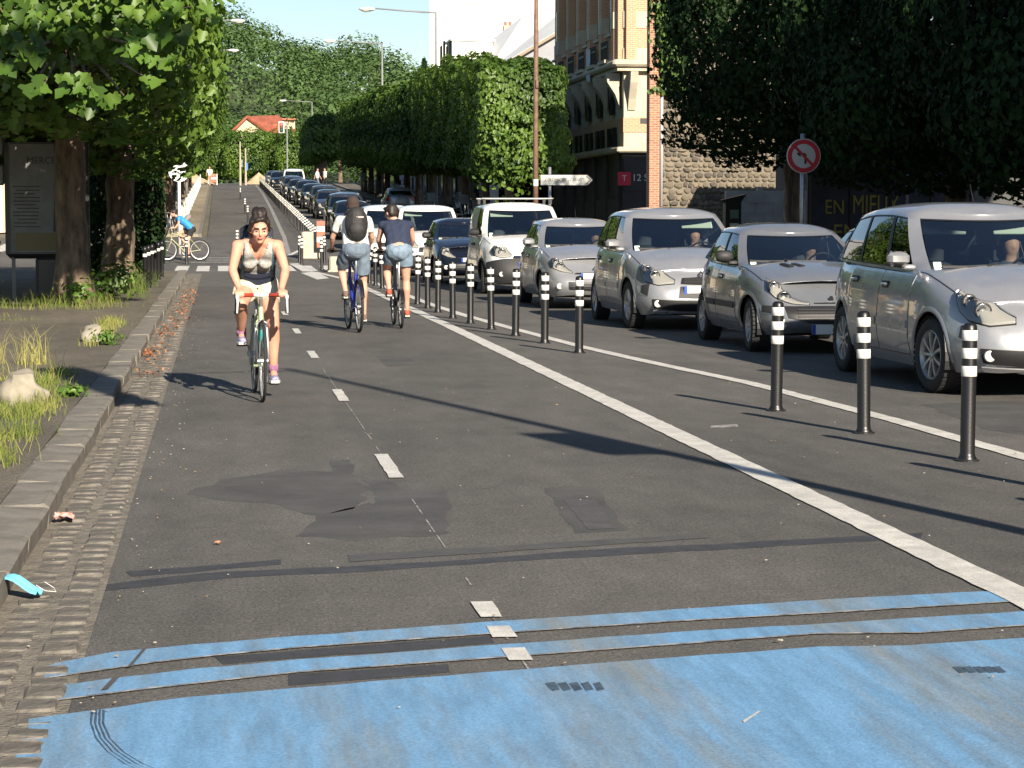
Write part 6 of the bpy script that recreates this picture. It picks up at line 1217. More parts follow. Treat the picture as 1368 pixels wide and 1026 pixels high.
# --- blank back of a round sign on the left
t = thing('traffic_sign', 'round white sign seen from behind on a white post at the far crossing', 'traffic sign', (-1.30, 75, H(75)+.05)); b = MB(); b.tube([(0, .03, 0), (0, .03, 3.0)], .05, 10); b.build('pole', mat('white_post', (.62, .62, .60), .5), t, smooth=True); b = MB(); b.lathe([(.34, .01), (.34, -.01), (.33, -.014), (0, -.014)], 32, 'y', c=(0, 0, 2.72)); b.build('sign_disc', M_WHITE if False else mat('white_sign_back', (.70, .70, .68), .4), t); b = MB(); [b.box((0, -.02, 2.72+z), (.3, .01, .03)) for z in (-.12, .12)]; b.build('bracket', M_STEEL, t)
# --- advertising panel with the poster
t = thing('advertising_panel', 'tall dark-framed advertising panel with a grey portrait poster reading MERCI', 'advertising panel', (-2.92, 39.3, .10)); b = MB(); b.box((0, 0, 1.72), (1.42, .22, 2.06), bev=.08); b.build('frame', mat('panel_frame', (.035, .036, .036), .4), t, smooth=True, angle=30)
b = MB(); b.box((.10, 0, .36), (.62, .2, .74), bev=.06); b.build('foot', mat('panel_frame', (.03,)*3), t); b = MB(); b.box((-.58, 0, .36), (.06, .06, .74)); b.build('leg', M_GREYP, t)
pm = mat('grey_poster', (.20, .21, .21), .6, var=.25, scale=2.2); b = MB(); b.box((0, -.115, 1.72), (1.22, .012, 1.84)); po = b.build('poster', pm, t); b = MB(); b.box((.03, -.124, .98), (1.12, .004, .30)); b.build('yellow_band', mat('ochre_print', (.20, .165, .08), .6), po)
text('lettering', 'MERCI', .16, mat('poster_ink', (.03, .03, .03), .6), po, (-.10, -.123, 2.36)); text('lettering', 'les', .09, M_SIGNW, po, (-.06, -.123, 2.20))
for i in range(12): b = MB(); b.box((-.34+.03*math.sin(i*2.3), -.123, 1.92-i*.062), (.40+.05*math.cos(i*1.7), .003, .020)); b.build('printed_line', mat('pale_ink', (.065, .068, .068), .6), po)
b = MB(); b.lathe([(.0, -.004), (.17, -.004), (.17, 0)], 20, 'y', c=(.32, -.123, 2.03)); b.build('portrait_head', mat('portrait_brown', (.05, .03, .022), .6), po); slab('portrait_shoulders', [(.10, -.124, 1.15), (.56, -.124, 1.15), (.52, -.124, 1.75), (.40, -.124, 1.88), (.24, -.124, 1.88), (.13, -.124, 1.72)], .003, mat('portrait_coat', (.06, .07, .09), .7), po, (0, -1, 0))
for z in (2.62, 2.12): b = MB(); b.box((-.86, .05, z), (.30, .08, .36), bev=.06); b.build('side_plate', M_GREYP, t)
# --- poles and flyposted cabinet in the shade
t = thing('grey_pole', 'pale grey pole between the two left trunks', 'pole', (G(138, 388).x-.2, 44.5, .10)); b = MB(); b.tube([(0, 0, 0), (0, 0, 3.1)], [.06, .045], 10); b.build('shaft', mat('blue_grey_metal', (.16, .19, .22), .5), t, smooth=True); b = MB(); b.box((0, -.0, 2.6), (.10, .10, 1.0), bev=.02); b.build('upper_sleeve', mat('blue_grey_metal', (.16,)*3), t)
t = thing('poster_column', 'narrow cabinet covered in torn bluish posters, in shade right of the second trunk', 'cabinet', (-2.55, 58.9, .1)); b = MB(); b.box((0, 0, 1.3), (.62, .4, 2.6), bev=.03); b.build('cabinet', mat('cabinet_grey', (.12, .13, .15), .6, var=.5, scale=3), t)
for i in range(7): b = MB(); b.box((rnd.uniform(-.14, .14), -.205-.002*i, .5+i*.3), (rnd.uniform(.2, .34), .006, rnd.uniform(.3, .5)), M=Matrix.Rotation(rnd.uniform(-.06, .06), 3, 'Y')); b.build('torn_poster', mat('torn_poster_%d' % (i % 3), [(.20, .24, .34), (.36, .37, .40), (.10, .14, .26)][i % 3], .8, var=.5, scale=8), t)
# --- parking meter, pale wall, hoarding, teal sign
t = thing('parking_meter', 'black slanted-top parking meter in front of the pale wall', 'parking meter', (12.72, 55, .125)); slab('cabinet', [(-.2, 0, 0), (.2, 0, 0), (.2, 0, 1.75), (.34, 0, 1.95), (-.30, 0, 1.80), (-.2, 0, 1.72)], .3, M_BLACKP, t, (0, -1, 0)); b = MB(); b.box((.02, -.012, 1.45), (.22, .02, .22)); b.build('screen', mat('meter_screen', (.14, .20, .17), .2), t); b = MB(); b.box((.02, -.012, 1.12), (.22, .02, .20)); b.build('notice', M_SIGNW, t)
M_PWALL = mat('pale_grey_render', (.34, .33, .31), .85, var=.15, scale=2)
t = thing('pale_wall', 'pale grey block wall behind the black parking meter', 'wall', (0, 60, .12)); b = MB(); b.box((15.2, 0, 1.05), (3.1, .2, 2.1)); b.build('wall', M_PWALL, t)
for r_ in range(7):
    for c_ in range(6): b = MB(); b.box((13.95+c_*.5+(.25 if r_ % 2 else 0), -.105, .16+r_*.29), (.488, .02, .278)); b.build('block', M_PWALL, t)
for px_ in (14.6, 16.3): b = MB(); b.box((px_, 0, 2.12), (.14, .22, .16)); b.build('cap', M_PWALL, t)
M_YEL = mat('yellow_brushed_lettering', (.34, .27, .05), .8, var=.3, scale=20)
t = thing('hoarding', 'dark painted hoarding with yellow brushed capitals, beyond the nearest people carrier', 'hoarding', (17.1, 56, .12)); b = MB(); b.box((0, .1, 1.6), (4.4, .12, 3.2)); b.build('board', mat('dark_hoarding', (.022, .024, .035), .7, var=.4, scale=2), t)
for i in range(5): b = MB(); b.box((-2.15+i*1.07, .03, 1.6), (.05, .04, 3.2)); b.build('batten', mat('ochre_batten', (.10, .07, .03), .7) if i == 0 else M_TRIM, t)
text('lettering', 'EN', .52, M_YEL, t, (-1.50, .025, 1.62), sx=.8); text('lettering', 'MIEUX', .68, M_YEL, t, (-.42, .025, 1.68), sx=.62); text('lettering', 'EN', .55, M_YEL, t, (-1.2, .025, .98))
b = MB(); b.box((-1.2, -.35, 3.32), (3.4, .9, .10), M=Matrix.Rotation(.04, 3, 'Y')); b.build('canopy', M_GREYP, t); b = MB(); b.box((-.95, -.8, 3.62), (.95, .06, .40)); b.build('canopy_board', mat('dull_board', (.20, .20, .19), .7), t)
t = thing('shop_sign', 'teal shop sign with a small red mark above the hoarding', 'sign', (17.6, 54.2, 3.55)); b = MB(); b.box((0, 0, .15), (1.5, .16, .52), bev=.03); b.build('sign_box', mat('teal_sign', (.015, .16, .13), .5), t); b = MB(); b.lathe([(.09, 0), (.09, -.012), (0, -.012)], 16, 'y', c=(-.5, -.085, .15)); b.build('red_mark', M_SIGNR, t); b = MB(); [b.box((x, .2, -1.7), (.06, .06, 3.6)) for x in (-.6, .6)]; b.build('support', M_GREYP, t)
# --- far end: traffic light, masts, roadworks
t = thing('traffic_light', 'white-edged traffic signal showing red, high above the far crossroads', 'traffic light', (5.62, 204, H(204))); b = MB(); b.tube([(.5, .2, 0), (.5, .2, 5.6), (0, .2, 5.7)], .07, 8); b.build('mast', M_GREYP, t); b = MB(); b.box((0, 0, 5.2), (.52, .1, 1.05), bev=.03); b.build('backboard', M_REFL, t); b = MB(); b.box((0, -.07, 5.2), (.34, .12, .86)); b.build('signal_body', M_BLACKP, t)
for i, m_ in enumerate((mat('lit_red_lens', (.8, .05, .03), .3, emit=((1, .08, .05), 1.6)), mat('amber_lens', (.12, .06, .01), .3), mat('green_lens', (.01, .08, .04), .3))): b = MB(); b.lathe([(.12, -.135), (.10, -.16), (0, -.165)], 14, 'y', c=(0, 0, 5.47-i*.27)); b.build('lens', m_, t)
for i, (x, y, h_) in enumerate(((1.9, 203, 3.9), (2.4, 204.5, 3.3))): t = thing('signal_mast', ['left one of two thin pale masts at the top of the street', 'right one of two thin pale masts at the top of the street'][i], 'mast', (x, y, H(y))); b = MB(); b.tube([(0, 0, 0), (0, 0, h_*.4), (0, 0, h_)], [.11, .09, .06], 8); b.build('shaft', mat('sandy_metal', (.36, .32, .24), .6), t); b = MB(); b.box((.1, 0, h_*.5), (.22, .14, .7), bev=.03); b.build('signal_box', M_GREYP if i == 0 else mat('blue_plate', (.05, .16, .40), .5), t)
t = thing('roadworks_barrier', 'orange and white roadworks barrier at the top of the cycle road', 'barrier', (-.55, 205.5, H(205))); 
for i, z in enumerate((.35, .62, .89)): b = MB(); b.box((0, 0, z), (.8, .08, .22)); b.build('board', M_ORNG if i != 1 else M_REFL, t)
b = MB(); [b.box((x, 0, .5), (.08, .3, 1.0)) for x in (-.38, .38)]; b.build('foot', M_REFL, t)
def heap(label, x, y, r_, h_, sd):
    b = MB(); g = random.Random(sd); P = []
    for i in range(9):
        u = i/8; P.append([(x+r_*u*math.cos(a)*(1+.15*math.sin(3*a+sd)), y+r_*u*math.sin(a), H(y)+h_*(1-u)**1.2*(1+g.uniform(-.06, .06))) for a in np.linspace(0, 6.283, 18)])
    b.grid(P); o = b.build('sand_heap', mat('sand', (.42, .32, .20), .95, var=.2, scale=3, bump=.5, bscale=12), smooth=True); tag(o, label, 'sand heap')
heap('left heap of pale sand behind the roadworks at the top of the street', -2.6, 208, 2.2, 1.2, 1); heap('right heap of pale sand near the far signal masts', 3.6, 207.5, 1.6, 1.1, 2)
# --- two big stones in the verge, the mask and other litter
M_STONE = mat('pale_limestone', (.25, .225, .175), .9, var=.22, scale=5, bump=.8, bscale=18)
def stone(label, x, y, d, sd):
    b = MB(); g = random.Random(sd); M = Matrix.Rotation(g.uniform(0, 1), 3, 'Z'); b.box((0, 0, -.02), d, M=M, taper=.62, bev=0); b.box((.04, .02, -.05), (d[0]*.9, d[1]*.8, d[2]*.7), M=Matrix.Rotation(.5, 3, 'Y') @ M); ellip(b, (-.03, 0, -.04), (d[0]*.5, d[1]*.5, d[2]*.42)); o = remesh('stone', b, M_STONE, .014, 3, disp=(.014, 14)); o.location = (x, y, .08+d[2]/2); tag(o, label, 'stone', 'pale stones in the verge')
stone('large pale angular stone at the edge of the dry grass', -1.48, 17.1, (.26, .30, .28), 3); stone('smaller pale stone further along the verge, in a green clump', -1.42, 25.7, (.20, .20, .21), 5)
t = thing('surgical_mask', 'light blue surgical mask lying in the gutter against the kerb', 'mask', (-.79, 8.93, .045), R(-20)); b = MB(); P = []
for i in range(8):
    u = i/7; P.append([(-.085+.17*u, -.045+.09*j/5, .018*math.sin(u*5)+.012*math.sin(j*1.9)+.03*(1-u)) for j in range(6)])
b.grid(P); b.build('pleated_panel', mat('mask_blue', (.16, .52, .66), .8), t, smooth=True); b = MB(); b.grid([[(-.085-.012*k, -.045+.09*j/5, .03+.018*math.sin(0)+.012*math.sin(j*1.9)-.004*k) for j in range(6)] for k in range(3)]); b.build('white_edge', F_WHITE, t)
for s in (-1, 1):
    b = MB(); q = [Vector((s*.085, -.04, .02)), Vector((s*.125, -.045, .0)), Vector((s*.15, .0, -.01)), Vector((s*.125, .035, 0)), Vector((s*.085, .04, .02))]; b.tube(q, .0014, 5); b.build('ear_loop', F_WHITE, t)
def scrap(name, label, x, y, z, m, s, sd):
    g = random.Random(sd); b = MB(); P = [[(x+s*(i-3)/3+g.uniform(-.3, .3)*s*.4, y+s*(j-3)/3+g.uniform(-.3, .3)*s*.4, z+g.random()*s*.7) for j in range(7)] for i in range(7)]; b.grid(P); tag(b.build(name, m), label, 'litter')
scrap('crumpled_wrapper', 'crumpled orange wrapper against the kerb beyond the mask', -.77, 11.15, .02, mat('orange_wrapper', (.50, .14, .06), .5, col2=(.60, .50, .50), scale=30), .05, 1); scrap('petal', 'small orange petal lying alone on the cycle road', -.02, 10.3, .01, mat('petal', (.55, .22, .12), .8), .014, 3)
# --- scooters in the shade under the green wall
def scooter(label, x, y, rz, m):
    t = thing('motor_scooter', label, 'scooter', (x, y, H(y)+(.12 if x > 10.3 else 0)), rz, 'motor scooters parked under the green wall')
    for yy in (-.62, .62): b = MB(); b.lathe([(.24-.05+.05*math.cos(a), .05*math.sin(a)) for a in np.linspace(0, 6.283, 9)[:-1]], 20, 'x', c=(0, yy, .24), closed=True); b.lathe([(.14, .03), (.0, .03)], 12, 'x', c=(0, yy, .24)); b.build('wheel', M_RUB, t, smooth=True)
    b = MB(); b.box((0, .35, .55), (.34, .80, .36), bev=.12); b.box((0, -.12, .28), (.36, .5, .10), bev=.04); b.box((0, -.46, .70), (.38, .12, .62), bev=.05, M=Matrix.Rotation(-.25, 3, 'X')); b.build('fairing', m, t, smooth=True, angle=40)
    b = MB(); b.box((0, .35, .80), (.28, .72, .12), bev=.05); b.build('seat', M_BLACKP, t, smooth=True); b = MB(); b.tube([(-.34, -.38, 1.05), (0, -.46, 1.02), (.34, -.38, 1.05)], .02, 6); b.tube([(0, -.62, .24), (0, -.46, 1.02)], .035, 6); b.build('handlebar', M_STEEL, t)
    b = MB(); b.grid([[(-.2+.4*i/4, -.56+.02*(i-2)**2*.3-.10*j/3*-1, 1.0+.42*j/3) for i in range(5)] for j in range(4)]); b.build('windscreen', mat('pale_windscreen', (.30, .33, .34), .2), t, smooth=True)
    for s in (-1, 1): b = MB(); b.tube([(s*.2, -.46, 1.05), (s*.32, -.48, 1.22)], .008, 5); b.box((s*.33, -.48, 1.25), (.12, .02, .08), bev=.008); b.build('mirror', M_STEEL, t)
for i, (x, y, rz) in enumerate(((10.2, 92, .5), (10.35, 97, .3), (10.5, 102, .7), (9.8, 106, .2), (9.9, 126, .5), (10.0, 131, .4))): scooter(['pale scooter nearest of those parked under the green wall', 'second scooter from the near end under the green wall', 'third scooter from the near end under the green wall', 'fourth scooter from the near end under the green wall', 'scooter beyond the shaded silver car, nearer one', 'scooter beyond the shaded silver car, farther one'][i], x, y, rz, [PT_SILVER, PT_BLACK, PT_WHITE][i % 3])
# --- white railings and parked bicycles along the left pavement beyond the crossing
def railing(label, x, y, l_):
    t = thing('railing', label, 'railing', (x, y, H(y)+.11), math.atan(0), 'white railings on the far left pavement'); b = MB(); q = lambda a, z: (0, a, H(y+a)-H(y)+z); b.tube([q(0, 0), q(0, 1.0), q(l_, 1.0), q(l_, 0)], .035, 6); b.build('frame', mat('white_railing', (.55, .55, .50), .5), t); b = MB(); b.tube([q(0, .5), q(l_, .5)], .03, 6); b.build('rail', mat('white_railing', (.6,)*3), t)
for i in range(14): railing('white railing hoop on the left kerb beyond the crossing, under the street trees', -1.55, 93+i*7.5, 2.2)
for i, (y, m_) in enumerate(((88.5, M_STEEL), (101, M_GREYP))): bicycle('parked_bicycle', ['parked bicycle just behind the round white sign', 'parked bicycle leaning beyond the first far left tree'][i], (-1.95, y, H(y)+.11), .25, 'city', m_)
# ================================================================== BUILDINGS
def brickmat(name, c1, c2, mort, sc=1.0, rw=.5, rh=.25):
    m = bpy.data.materials.new(name); m.use_nodes = True; n = m.node_tree; L = n.links; p = n.nodes['Principled BSDF']; tc = n.nodes.new('ShaderNodeTexCoord'); mp = n.nodes.new('ShaderNodeMapping'); mp.inputs['Rotation'].default_value = (R(90), 0, 0)
    sx = n.nodes.new('ShaderNodeSeparateXYZ'); cb = n.nodes.new('ShaderNodeCombineXYZ'); ad = n.nodes.new('ShaderNodeMath'); L.new(tc.outputs['Object'], sx.inputs[0]); L.new(sx.outputs[0], ad.inputs[0]); L.new(sx.outputs[1], ad.inputs[1]); L.new(ad.outputs[0], cb.inputs[0]); L.new(sx.outputs[2], cb.inputs[1])
    b = n.nodes.new('ShaderNodeTexBrick'); b.inputs['Scale'].default_value = sc; b.inputs['Brick Width'].default_value = rw; b.inputs['Row Height'].default_value = rh; b.inputs['Mortar Size'].default_value = .012; b.inputs['Color1'].default_value = (*c1, 1); b.inputs['Color2'].default_value = (*c2, 1); b.inputs['Mortar'].default_value = (*mort, 1); L.new(cb.outputs[0], b.inputs[0]); L.new(b.outputs[0], p.inputs['Base Color']); p.inputs['Roughness'].default_value = .85; return m
M_BRICK = brickmat('orange_brick', (.42, .215, .115), (.47, .26, .15), (.46, .37, .26), 1, .23, .075); M_ASHL = mat('cream_stone', (.44, .39, .30), .85, var=.12, scale=2); M_DSHOP = mat('dark_shopfront', (.020, .022, .028), .45, var=.3, scale=1); M_WIN = mat('dark_window', (.018, .022, .026), .12); M_IRON = mat('wrought_iron', (.012, .012, .012), .5); M_WREND = mat('white_render', (.80, .79, .75), .85, var=.04, scale=.4); M_ZINC = mat('pale_zinc_roof', (.62, .62, .60), .4, var=.06, scale=1); M_TILE = mat('red_roof_tiles', (.30, .085, .045), .85, var=.25, scale=1.5, bump=.6, bscale=3, stretch=(1, .2, 1)); M_BEIGE = mat('beige_render', (.56, .46, .30), .9, var=.08, scale=.5); M_GWALL = mat('grey_render', (.30, .31, .33), .9, var=.1, scale=.5); M_POT = mat('terracotta_pot', (.38, .15, .08), .8)
# -- corner block of brick and stone
bx0, by0, by1, bx1 = 14.95, 83.0, 100.5, 24.0; zb = H(83)+.1
t = thing('apartment_building', 'orange brick and cream stone corner building with balconies and a dark ground-floor shop', 'building', (bx0, by0, zb))
def B(name, c, d, m, par=None, bev=0): b = MB(); b.box((c[0], c[1], c[2]), d, bev=bev); return b.build(name, m, par or t)
Wd, Dp = bx1-bx0, by1-by0
B('ground_floor', (Wd/2, Dp/2, 1.7), (Wd, Dp, 3.4), M_DSHOP); B('wall', (Wd/2, Dp/2, 5.0), (Wd-.1, Dp-.1, 3.2), M_ASHL); up_ = B('wall', (Wd/2, Dp/2, 11.6), (Wd-.1, Dp-.1, 10.0), M_BRICK)
B('cornice', (Wd/2, Dp/2, 3.42), (Wd+.5, Dp+.5, .22), M_ASHL, bev=.05); B('cornice', (Wd/2, Dp/2, 6.62), (Wd+.9, Dp+.9, .26), M_ASHL, bev=.08); B('cornice_lip', (Wd/2, Dp/2, 6.42), (Wd+.5, Dp+.5, .16), M_ASHL)
for z, h_ in ((4.35, .55),): B('brick_band', (Wd/2, Dp/2, z), (Wd-.06, Dp-.06, h_), M_BRICK)
for z, h_ in ((6.98, .42), (8.25, .62)): B('stone_band', (Wd/2, Dp/2, z), (Wd-.04, Dp-.04, h_), M_ASHL)
B('corner_pilaster', (.28, -.02, 11.6), (.36, .3, 10.0), M_BRICK); B('corner_pilaster', (-.02, .28, 11.6), (.3, .36, 10.0), M_BRICK); B('vent_grille', (.82, .035, 4.5), (.30, .03, .20), M_DSHOP)
M_BAY = M_BRICK
for k in range(6):                                   # bays along the street side
    y = 1.3+k*2.75
    for z in (8.9, 12.1, 15.2): w_ = B('window', (.0, y+.7, z), (.16, 1.0, 2.1), M_WIN); B('pane', (-.086, y+.45, z), (.012, .42, 1.95), M_WIN, w_); B('pane', (-.086, y+.95, z), (.012, .42, 1.95), M_WIN, w_); B('sill', (-.1, y+.7, z-1.1), (.3, 1.2, .10), M_ASHL, w_)
    B('pier', (-.10, y-.55, 11.6), (.34, .62, 9.7), M_BRICK); B('pier_band', (-.11, y-.55, 8.25), (.38, .66, .62), M_ASHL)
    rl_ = B('balcony_railing', (-.36, y+.7, 7.35), (.05, 1.5, .06), M_IRON)
    for q in range(9): B('bar', (-.36, y-.02+q*.18, 7.1), (.025, .025, .95), M_IRON, rl_)
    B('balcony_slab', (-.25, y+.7, 6.78), (.5, 1.7, .12), M_ASHL)
    o = slab('bracket', [(-.02, y-.85, 5.0), (-.02, y-.85, 6.3), (-.55, y-.85, 6.3), (-.5, y-.85, 5.95), (-.2, y-.85, 5.5)], .5, M_ASHL, t, (0, -1, 0))
    for z in (3.95,): w_ = B('window', (.0, y+.35, z), (.14, .5, .72), M_WIN); B('sill', (-.09, y+.35, z-.42), (.25, .66, .08), M_ASHL, w_); w2_ = B('window', (.0, y+1.5, z), (.14, .5, .72), M_WIN); B('sill', (-.09, y+1.5, z-.42), (.25, .66, .08), M_ASHL, w2_)
    w_ = B('window', (.0, y+.9, 5.5), (.14, .75, 1.4), M_WIN)
    B('shop_pier', (-.03, y-.6, 1.7), (.14, .5, 3.3), mat('grey_shop_pier', (.07, .07, .068), .8)); B('shop_lattice', (-.03, y+.8, 1.0), (.05, 1.6, 1.2), mat('grey_shop_pier', (.08,)*3))
slab('bracket', [(.2, -.01, 4.9), (.2, -.01, 6.3), (.2, -.62, 6.3), (.2, -.5, 5.9), (.2, -.15, 5.3)], .28, M_ASHL, t, (-1, 0, 0)); slab('bracket', [(1.25, -.01, 5.1), (1.25, -.01, 6.3), (1.25, -.5, 6.3), (1.25, -.4, 5.9)], .28, M_ASHL, t, (-1, 0, 0))
rl_ = B('balcony_railing', (1.6, -.38, 7.75), (.9, .05, .06), M_IRON)
for q in range(7): B('bar', (1.2+q*.13, -.38, 7.25), (.025, .025, 1.0), M_IRON, rl_)
w_ = B('window', (1.62, .0, 8.2), (.7, .16, 2.2), M_WIN); B('red_shop_sign', (.05, -.1, 2.35), (.50, .06, .50), mat('red_sign', (.50, .02, .05), .5)); B('fascia_board', (.8, -.03, 2.5), (1.5, .04, 1.2), M_DSHOP)
text('lettering', '12 S', .36, M_REFL, t, (.66, -.062, 2.38)); text('lettering', 'T', .3, M_REFL, t, (.05, -.135, 2.36)); B('white_box', (.75, -.3, 1.0), (.35, .3, .35), M_REFL)
slab('balcony_banner', [(-.42, 5.0, 7.5), (-.42, 5.9, 7.6), (-.42, 5.9, 6.4), (-.42, 5.05, 6.2)], .02, mat('pale_banner', (.50, .53, .60), .8, var=.3, scale=5), t, (-1, 0, 0))
# -- rubble party wall with its loose-laid stones, ivy and drainpipe
t = thing('rubble_wall', 'tall rubble-stone party wall beside the brick corner building', 'wall', (13.95, 72, H(72)+.12)); b = MB(); b.box((3.5, .3, 4.4), (7.0, .6, 8.8)); b.build('mortar', mat('lime_mortar', (.17, .15, .115), .95, var=.2, scale=6, bump=.8, bscale=20), t)
stm = []; SM = [mat('rubble_stone_a', (.135, .112, .08), .9, var=.3, scale=7), mat('rubble_stone_b', (.085, .072, .058), .9, var=.3, scale=7), mat('rubble_stone_c', (.19, .155, .11), .9, var=.3, scale=7)]
for i in range(9):
    b = MB(); g = random.Random(i); a = sorted(g.uniform(0, 6.28) for _ in range(7)); a = [6.283*k/8+g.uniform(-.25, .25) for k in range(8)]; rr = [g.uniform(.78, 1.12) for _ in a]
    for (f_, y_) in ((1.0, .02), (.93, -.035), (.55, -.055)): b.v += [(f_*r_*math.cos(q)*.5, y_, f_*r_*math.sin(q)*.5) for q, r_ in zip(a, rr)]
    b.f += [(k+j*8, (k+1) % 8+j*8, (k+1) % 8+j*8+8, k+j*8+8) for j in range(2) for k in range(8)]+[tuple(range(16, 24))]; b.m = [0]*len(b.f); o = b.build('x', SM[i % 3]); stm.append(o.data); bpy.data.objects.remove(o)
sl_ = []; z = .12
while z < 8.6:
    rh = rnd.uniform(.13, .23); x = .3+rnd.uniform(-.1, .1)
    while x < 6.9: w_ = rnd.uniform(.13, .34); sl_.append((x+w_/2, z+rh/2, w_*.97, rh*.98)); x += w_
    z += rh*.97
vis = [s for s in sl_ if s[0] < 2.6 and 1.6 < s[1] < 6.2][:297]; vs_set = set(vis); rest = MB()
for (x, z, w_, h_) in sl_:
    me = stm[rnd.randrange(9)]
    if (x, z, w_, h_) in vs_set: o = link('stone', me, t); o.location = (x, 0, z+rnd.uniform(-.02, .02)); o.scale = (w_, rnd.uniform(.8, 1.5), h_); o.rotation_euler = (0, rnd.uniform(-.2, .2), 0)
    else: rest.add([(x+v.co.x*w_, v.co.y, z+v.co.z*h_) for v in me.vertices], [tuple(p.vertices) for p in me.polygons])
tag(rest.build('stones', SM[0], t), kind='stuff')
b = MB(); b.box((.02, -.02, 4.4), (.34, .5, 8.8)); b.build('brick_pier', brickmat('red_brick', (.26, .10, .06), (.34, .16, .09), (.36, .28, .20), 1, .23, .075), t)
b = MB(); b.tube([(.27, -.16, 1.6), (.27, -.16, 6.9)], .055, 8); b.build('drainpipe', mat('pale_drainpipe', (.42, .43, .43), .5), t, smooth=True); b = MB(); b.tube([(.27, -.16, 0), (.27, -.16, 1.6)], .06, 8); b.build('lower_drainpipe', M_RUST, t)
g_ = np.random.RandomState(12); n = 3800; Pi = np.stack([g_.normal(.35, .22, n)+.1, -.12-np.abs(g_.normal(0, .12, n)), g_.uniform(5.2, 9.6, n)], 1); Pi[:, 0] = np.clip(Pi[:, 0]+.12*np.sin(Pi[:, 2]*2.3), -.15, 1.25)
link('ivy', leaves('ivy', Pi, np.tile([0, -1, .2], (n, 1)), .15, LOBED, M_LEAF, 12, .8, .6), t)
# -- white tower block and the pale roofs before it
t = thing('tower_block', 'blank white tower block rising out of the top of the view', 'tower block', (17.35, 186, H(186)), R(-9)); B('wall', (7, 6, 19), (14, 12, 38), M_WREND); B('wall_joint', (7, -.02, 19), (.05, .03, 38), M_GWALL)
for i in range(6): B('window', (3.2+i*.0+8*.0+ (i-2.5)*.32, -.03, 15.3), (.24, .06, .28), mat('dull_window', (.45, .43, .36), .4))
for i in range(6): B('window', (3.2+(i-2.5)*.32, -.03, 18.6), (.24, .06, .28), mat('dull_window', (.45,)*3))
h0 = Vector((0, 0, 0)); t = thing('house', 'house with bright sloping zinc roofs, grey gable and chimneys behind the green wall', 'house', (14.0, 124, H(124)))
zz = H(124); Lc = lambda px, py, d: tuple(PX(px, py, d)-Vector((14.0, 124, zz)))
B('wall', (3.4, 6.0, 3.6), (6.0, 10, 7.2), M_GWALL); slab('roof', [Lc(596, 99, 131.0), Lc(648, 99, 125.0), Lc(752, 36, 125.0), Lc(752, 14, 133.0), Lc(700, 20, 133.0)], .25, M_ZINC, t, (-.35, -.6, .7)); slab('gable_wall', [Lc(640, 104, 125.3), Lc(752, 42, 125.3), Lc(752, 140, 125.3), Lc(640, 140, 125.3)], .3, M_GWALL, t, (0, -1, 0))
slab('fascia', [Lc(644, 102, 124.9), Lc(752, 38, 124.9), Lc(752, 42, 124.9), Lc(646, 105, 124.9)], .1, mat('brown_fascia', (.28, .22, .16), .8), t, (0, -1, 0)); dr_ = slab('dormer', [Lc(604, 98, 130.0), Lc(604, 54, 130.0), Lc(658, 56, 130.0), Lc(658, 98, 130.0)], 3, M_WREND, t, (0, -1, 0)); slab('dormer_flashing', [Lc(602, 54, 129.9), Lc(602, 51, 129.9), Lc(662, 53, 129.9), Lc(662, 56, 129.9)], 3.2, M_ZINC, dr_, (0, -1, 0))
for i in range(4): slab('screen_slat', [Lc(588+i*4, 104, 129.0), Lc(588+i*4, 62-(i % 2)*7, 112), Lc(591+i*4, 60-(i % 2)*6, 112), Lc(591+i*4, 104, 129.0)], .1, M_GWALL, t, (0, -1, 0))
for (px_, py_, wd_) in ((679, 34, 12), (727, 36, 11), (715, 40, 7)):
    ch = slab('chimney', [Lc(px_-wd_/2, py_+8, 134.0), Lc(px_-wd_/2, py_, 134.0), Lc(px_+wd_/2, py_, 134.0), Lc(px_+wd_/2, py_+8, 134.0)], .5, M_BEIGE, t, (0, -1, 0))
    for q in (-.25, .25): b = MB(); c = Vector(Lc(px_+wd_*q, py_, 134.0))+Vector((0, .25, 0)); b.tube([c, c+Vector((0, 0, .25))], .09, 8); b.build('chimney_pot', M_POT, ch)
slab('far_wall', [Lc(715, 62, 135.0), Lc(752, 34, 135.0), Lc(752, 90, 135.0), Lc(715, 90, 135.0)], .3, M_BEIGE, t, (0, -1, 0))
# -- red-roofed house at the end of the street
O_ = Vector((3, 322, H(322))); Lh = lambda px, py, d: tuple(PX(px, py, d)-O_); t = thing('house', 'beige gabled house with red tiled roof at the end of the street', 'house', O_)
slab('wall', [Lh(296, 215, 318), Lh(300, 186, 318), Lh(331, 157, 318), Lh(368, 183, 318), Lh(368, 215, 318)], 9, M_BEIGE, t, (0, -1, 0)); slab('side_wall', [Lh(366, 215, 319), Lh(366, 182, 319), Lh(404, 182, 326), Lh(404, 215, 326)], 5, M_BEIGE, t, (.3, -1, 0)); slab('roof', [Lh(329, 155, 317.5), Lh(370, 184, 317.5), Lh(407, 182, 325), Lh(372, 154, 330)], .3, M_TILE, t, (.3, -.5, .8)); slab('verge', [Lh(296, 187, 317.4), Lh(330, 154, 317.4), Lh(331, 157, 317.4), Lh(298, 190, 317.4)], .3, M_TILE, t, (0, -1, 0))
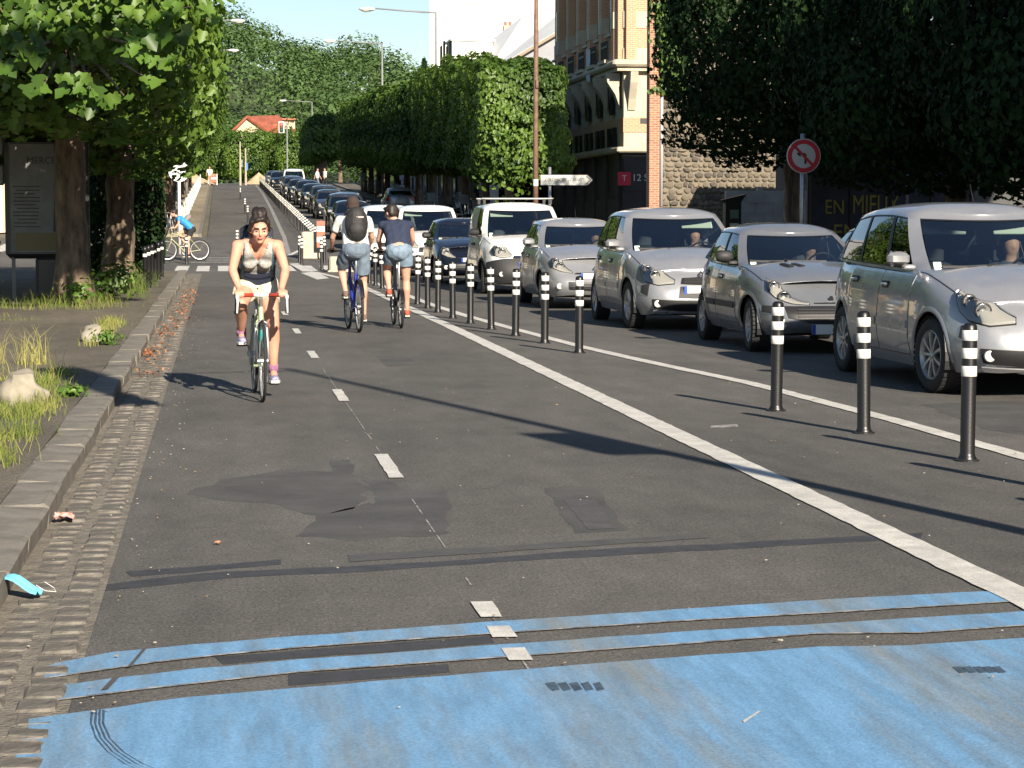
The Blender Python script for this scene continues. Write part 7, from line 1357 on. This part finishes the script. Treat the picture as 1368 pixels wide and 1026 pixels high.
for px_, py_, w_ in ((351, 163, 6), (366, 168, 7), (386, 160, 16)): ch = slab('chimney', [Lh(px_-w_/2, py_+12, 322), Lh(px_-w_/2, py_, 322), Lh(px_+w_/2, py_, 322), Lh(px_+w_/2, py_+12, 322)], 1.0, M_BEIGE, t, (0, -1, 0)); slab('chimney_cap', [Lh(px_-w_/2-1, py_, 321.5), Lh(px_-w_/2-1, py_-2, 321.5), Lh(px_+w_/2+1, py_-2, 321.5), Lh(px_+w_/2+1, py_, 321.5)], 2, M_POT, ch, (0, -1, 0))
for i in range(3): slab('window', [Lh(318+i*14, 196, 317.9), Lh(318+i*14, 188, 317.9), Lh(323+i*14, 188, 317.9), Lh(323+i*14, 196, 317.9)], .05, M_WIN, t, (0, -1, 0))
# -- beige wall at the left, frontages in the shade
t = thing('garden_wall', 'sunlit beige wall with an orange coping at the left edge', 'wall', (-20, 95, H(95))); b = MB(); b.box((0, 0, 1.75), (25, .3, 3.5)); b.build('wall', M_BEIGE, t); b = MB(); b.box((0, 0, 3.62), (25.3, .45, .26), bev=.04); b.build('coping', mat('orange_coping', (.50, .24, .11), .8), t)
for i in range(6): b = MB(); b.box((-11+i*4.4, -.2, 1.8), (.3, .2, 3.6)); b.build('pier', mat('white_pier', (.62, .60, .55), .8) if i == 5 else M_BEIGE, t)
def frontage(label, x, y0, y1, h_, m, side, floors=4, depth=10):
    t = thing('apartment_building', label, 'building', (x, y0, H(y0))); L_ = y1-y0; b = MB(); b.box((side*depth/2, L_/2, h_/2), (depth, L_, h_)); b.build('wall', m, t); b = MB(); b.box((side*depth/2, L_/2, h_+.2), (depth+.6, L_+.6, .4)); b.build('roof_edge', M_GWALL, t)
    n_ = int(L_/4)
    for i in range(n_):
        for f_ in range(floors):
            zc = 2.0+f_*(h_/floors); bb = MB(); bb.box((-side*.02, 2+i*L_/n_, zc), (.2, 1.2, 1.7)); w_ = bb.build('window', M_WIN, t)
            if i < 3 or i > n_-4: bb = MB(); bb.box((-side*.10, 2+i*L_/n_, zc-.9), (.2, 1.4, .1)); bb.build('sill', M_ASHL, w_)
frontage('grey frontage along the right pavement, outside the right edge and shading the trees', 17.6, -45, 40, 13.5, M_GWALL, 1, 5)
frontage('dark building front behind the left street trees beyond the crossing', -6.2, 97, 205, 11, M_GWALL, -1, 4); frontage('far building front behind the green wall on the right', 15.5, 125, 200, 8, M_GWALL, 1, 3)
t = thing('low_building', 'low dark building behind the hoarding on the right', 'building', (15.6, 61.5, H(61)+.1)); b = MB(); b.box((5, 3.2, 2.2), (7.5, 5, 4.4)); b.build('wall', mat('dark_grey_render', (.08, .08, .078), .9, var=.2, scale=1), t); b = MB(); b.box((5, 3.2, 4.5), (8, 5.6, .25)); b.build('roof_edge', M_GREYP, t)  # walls in a dark, slightly mottled grey
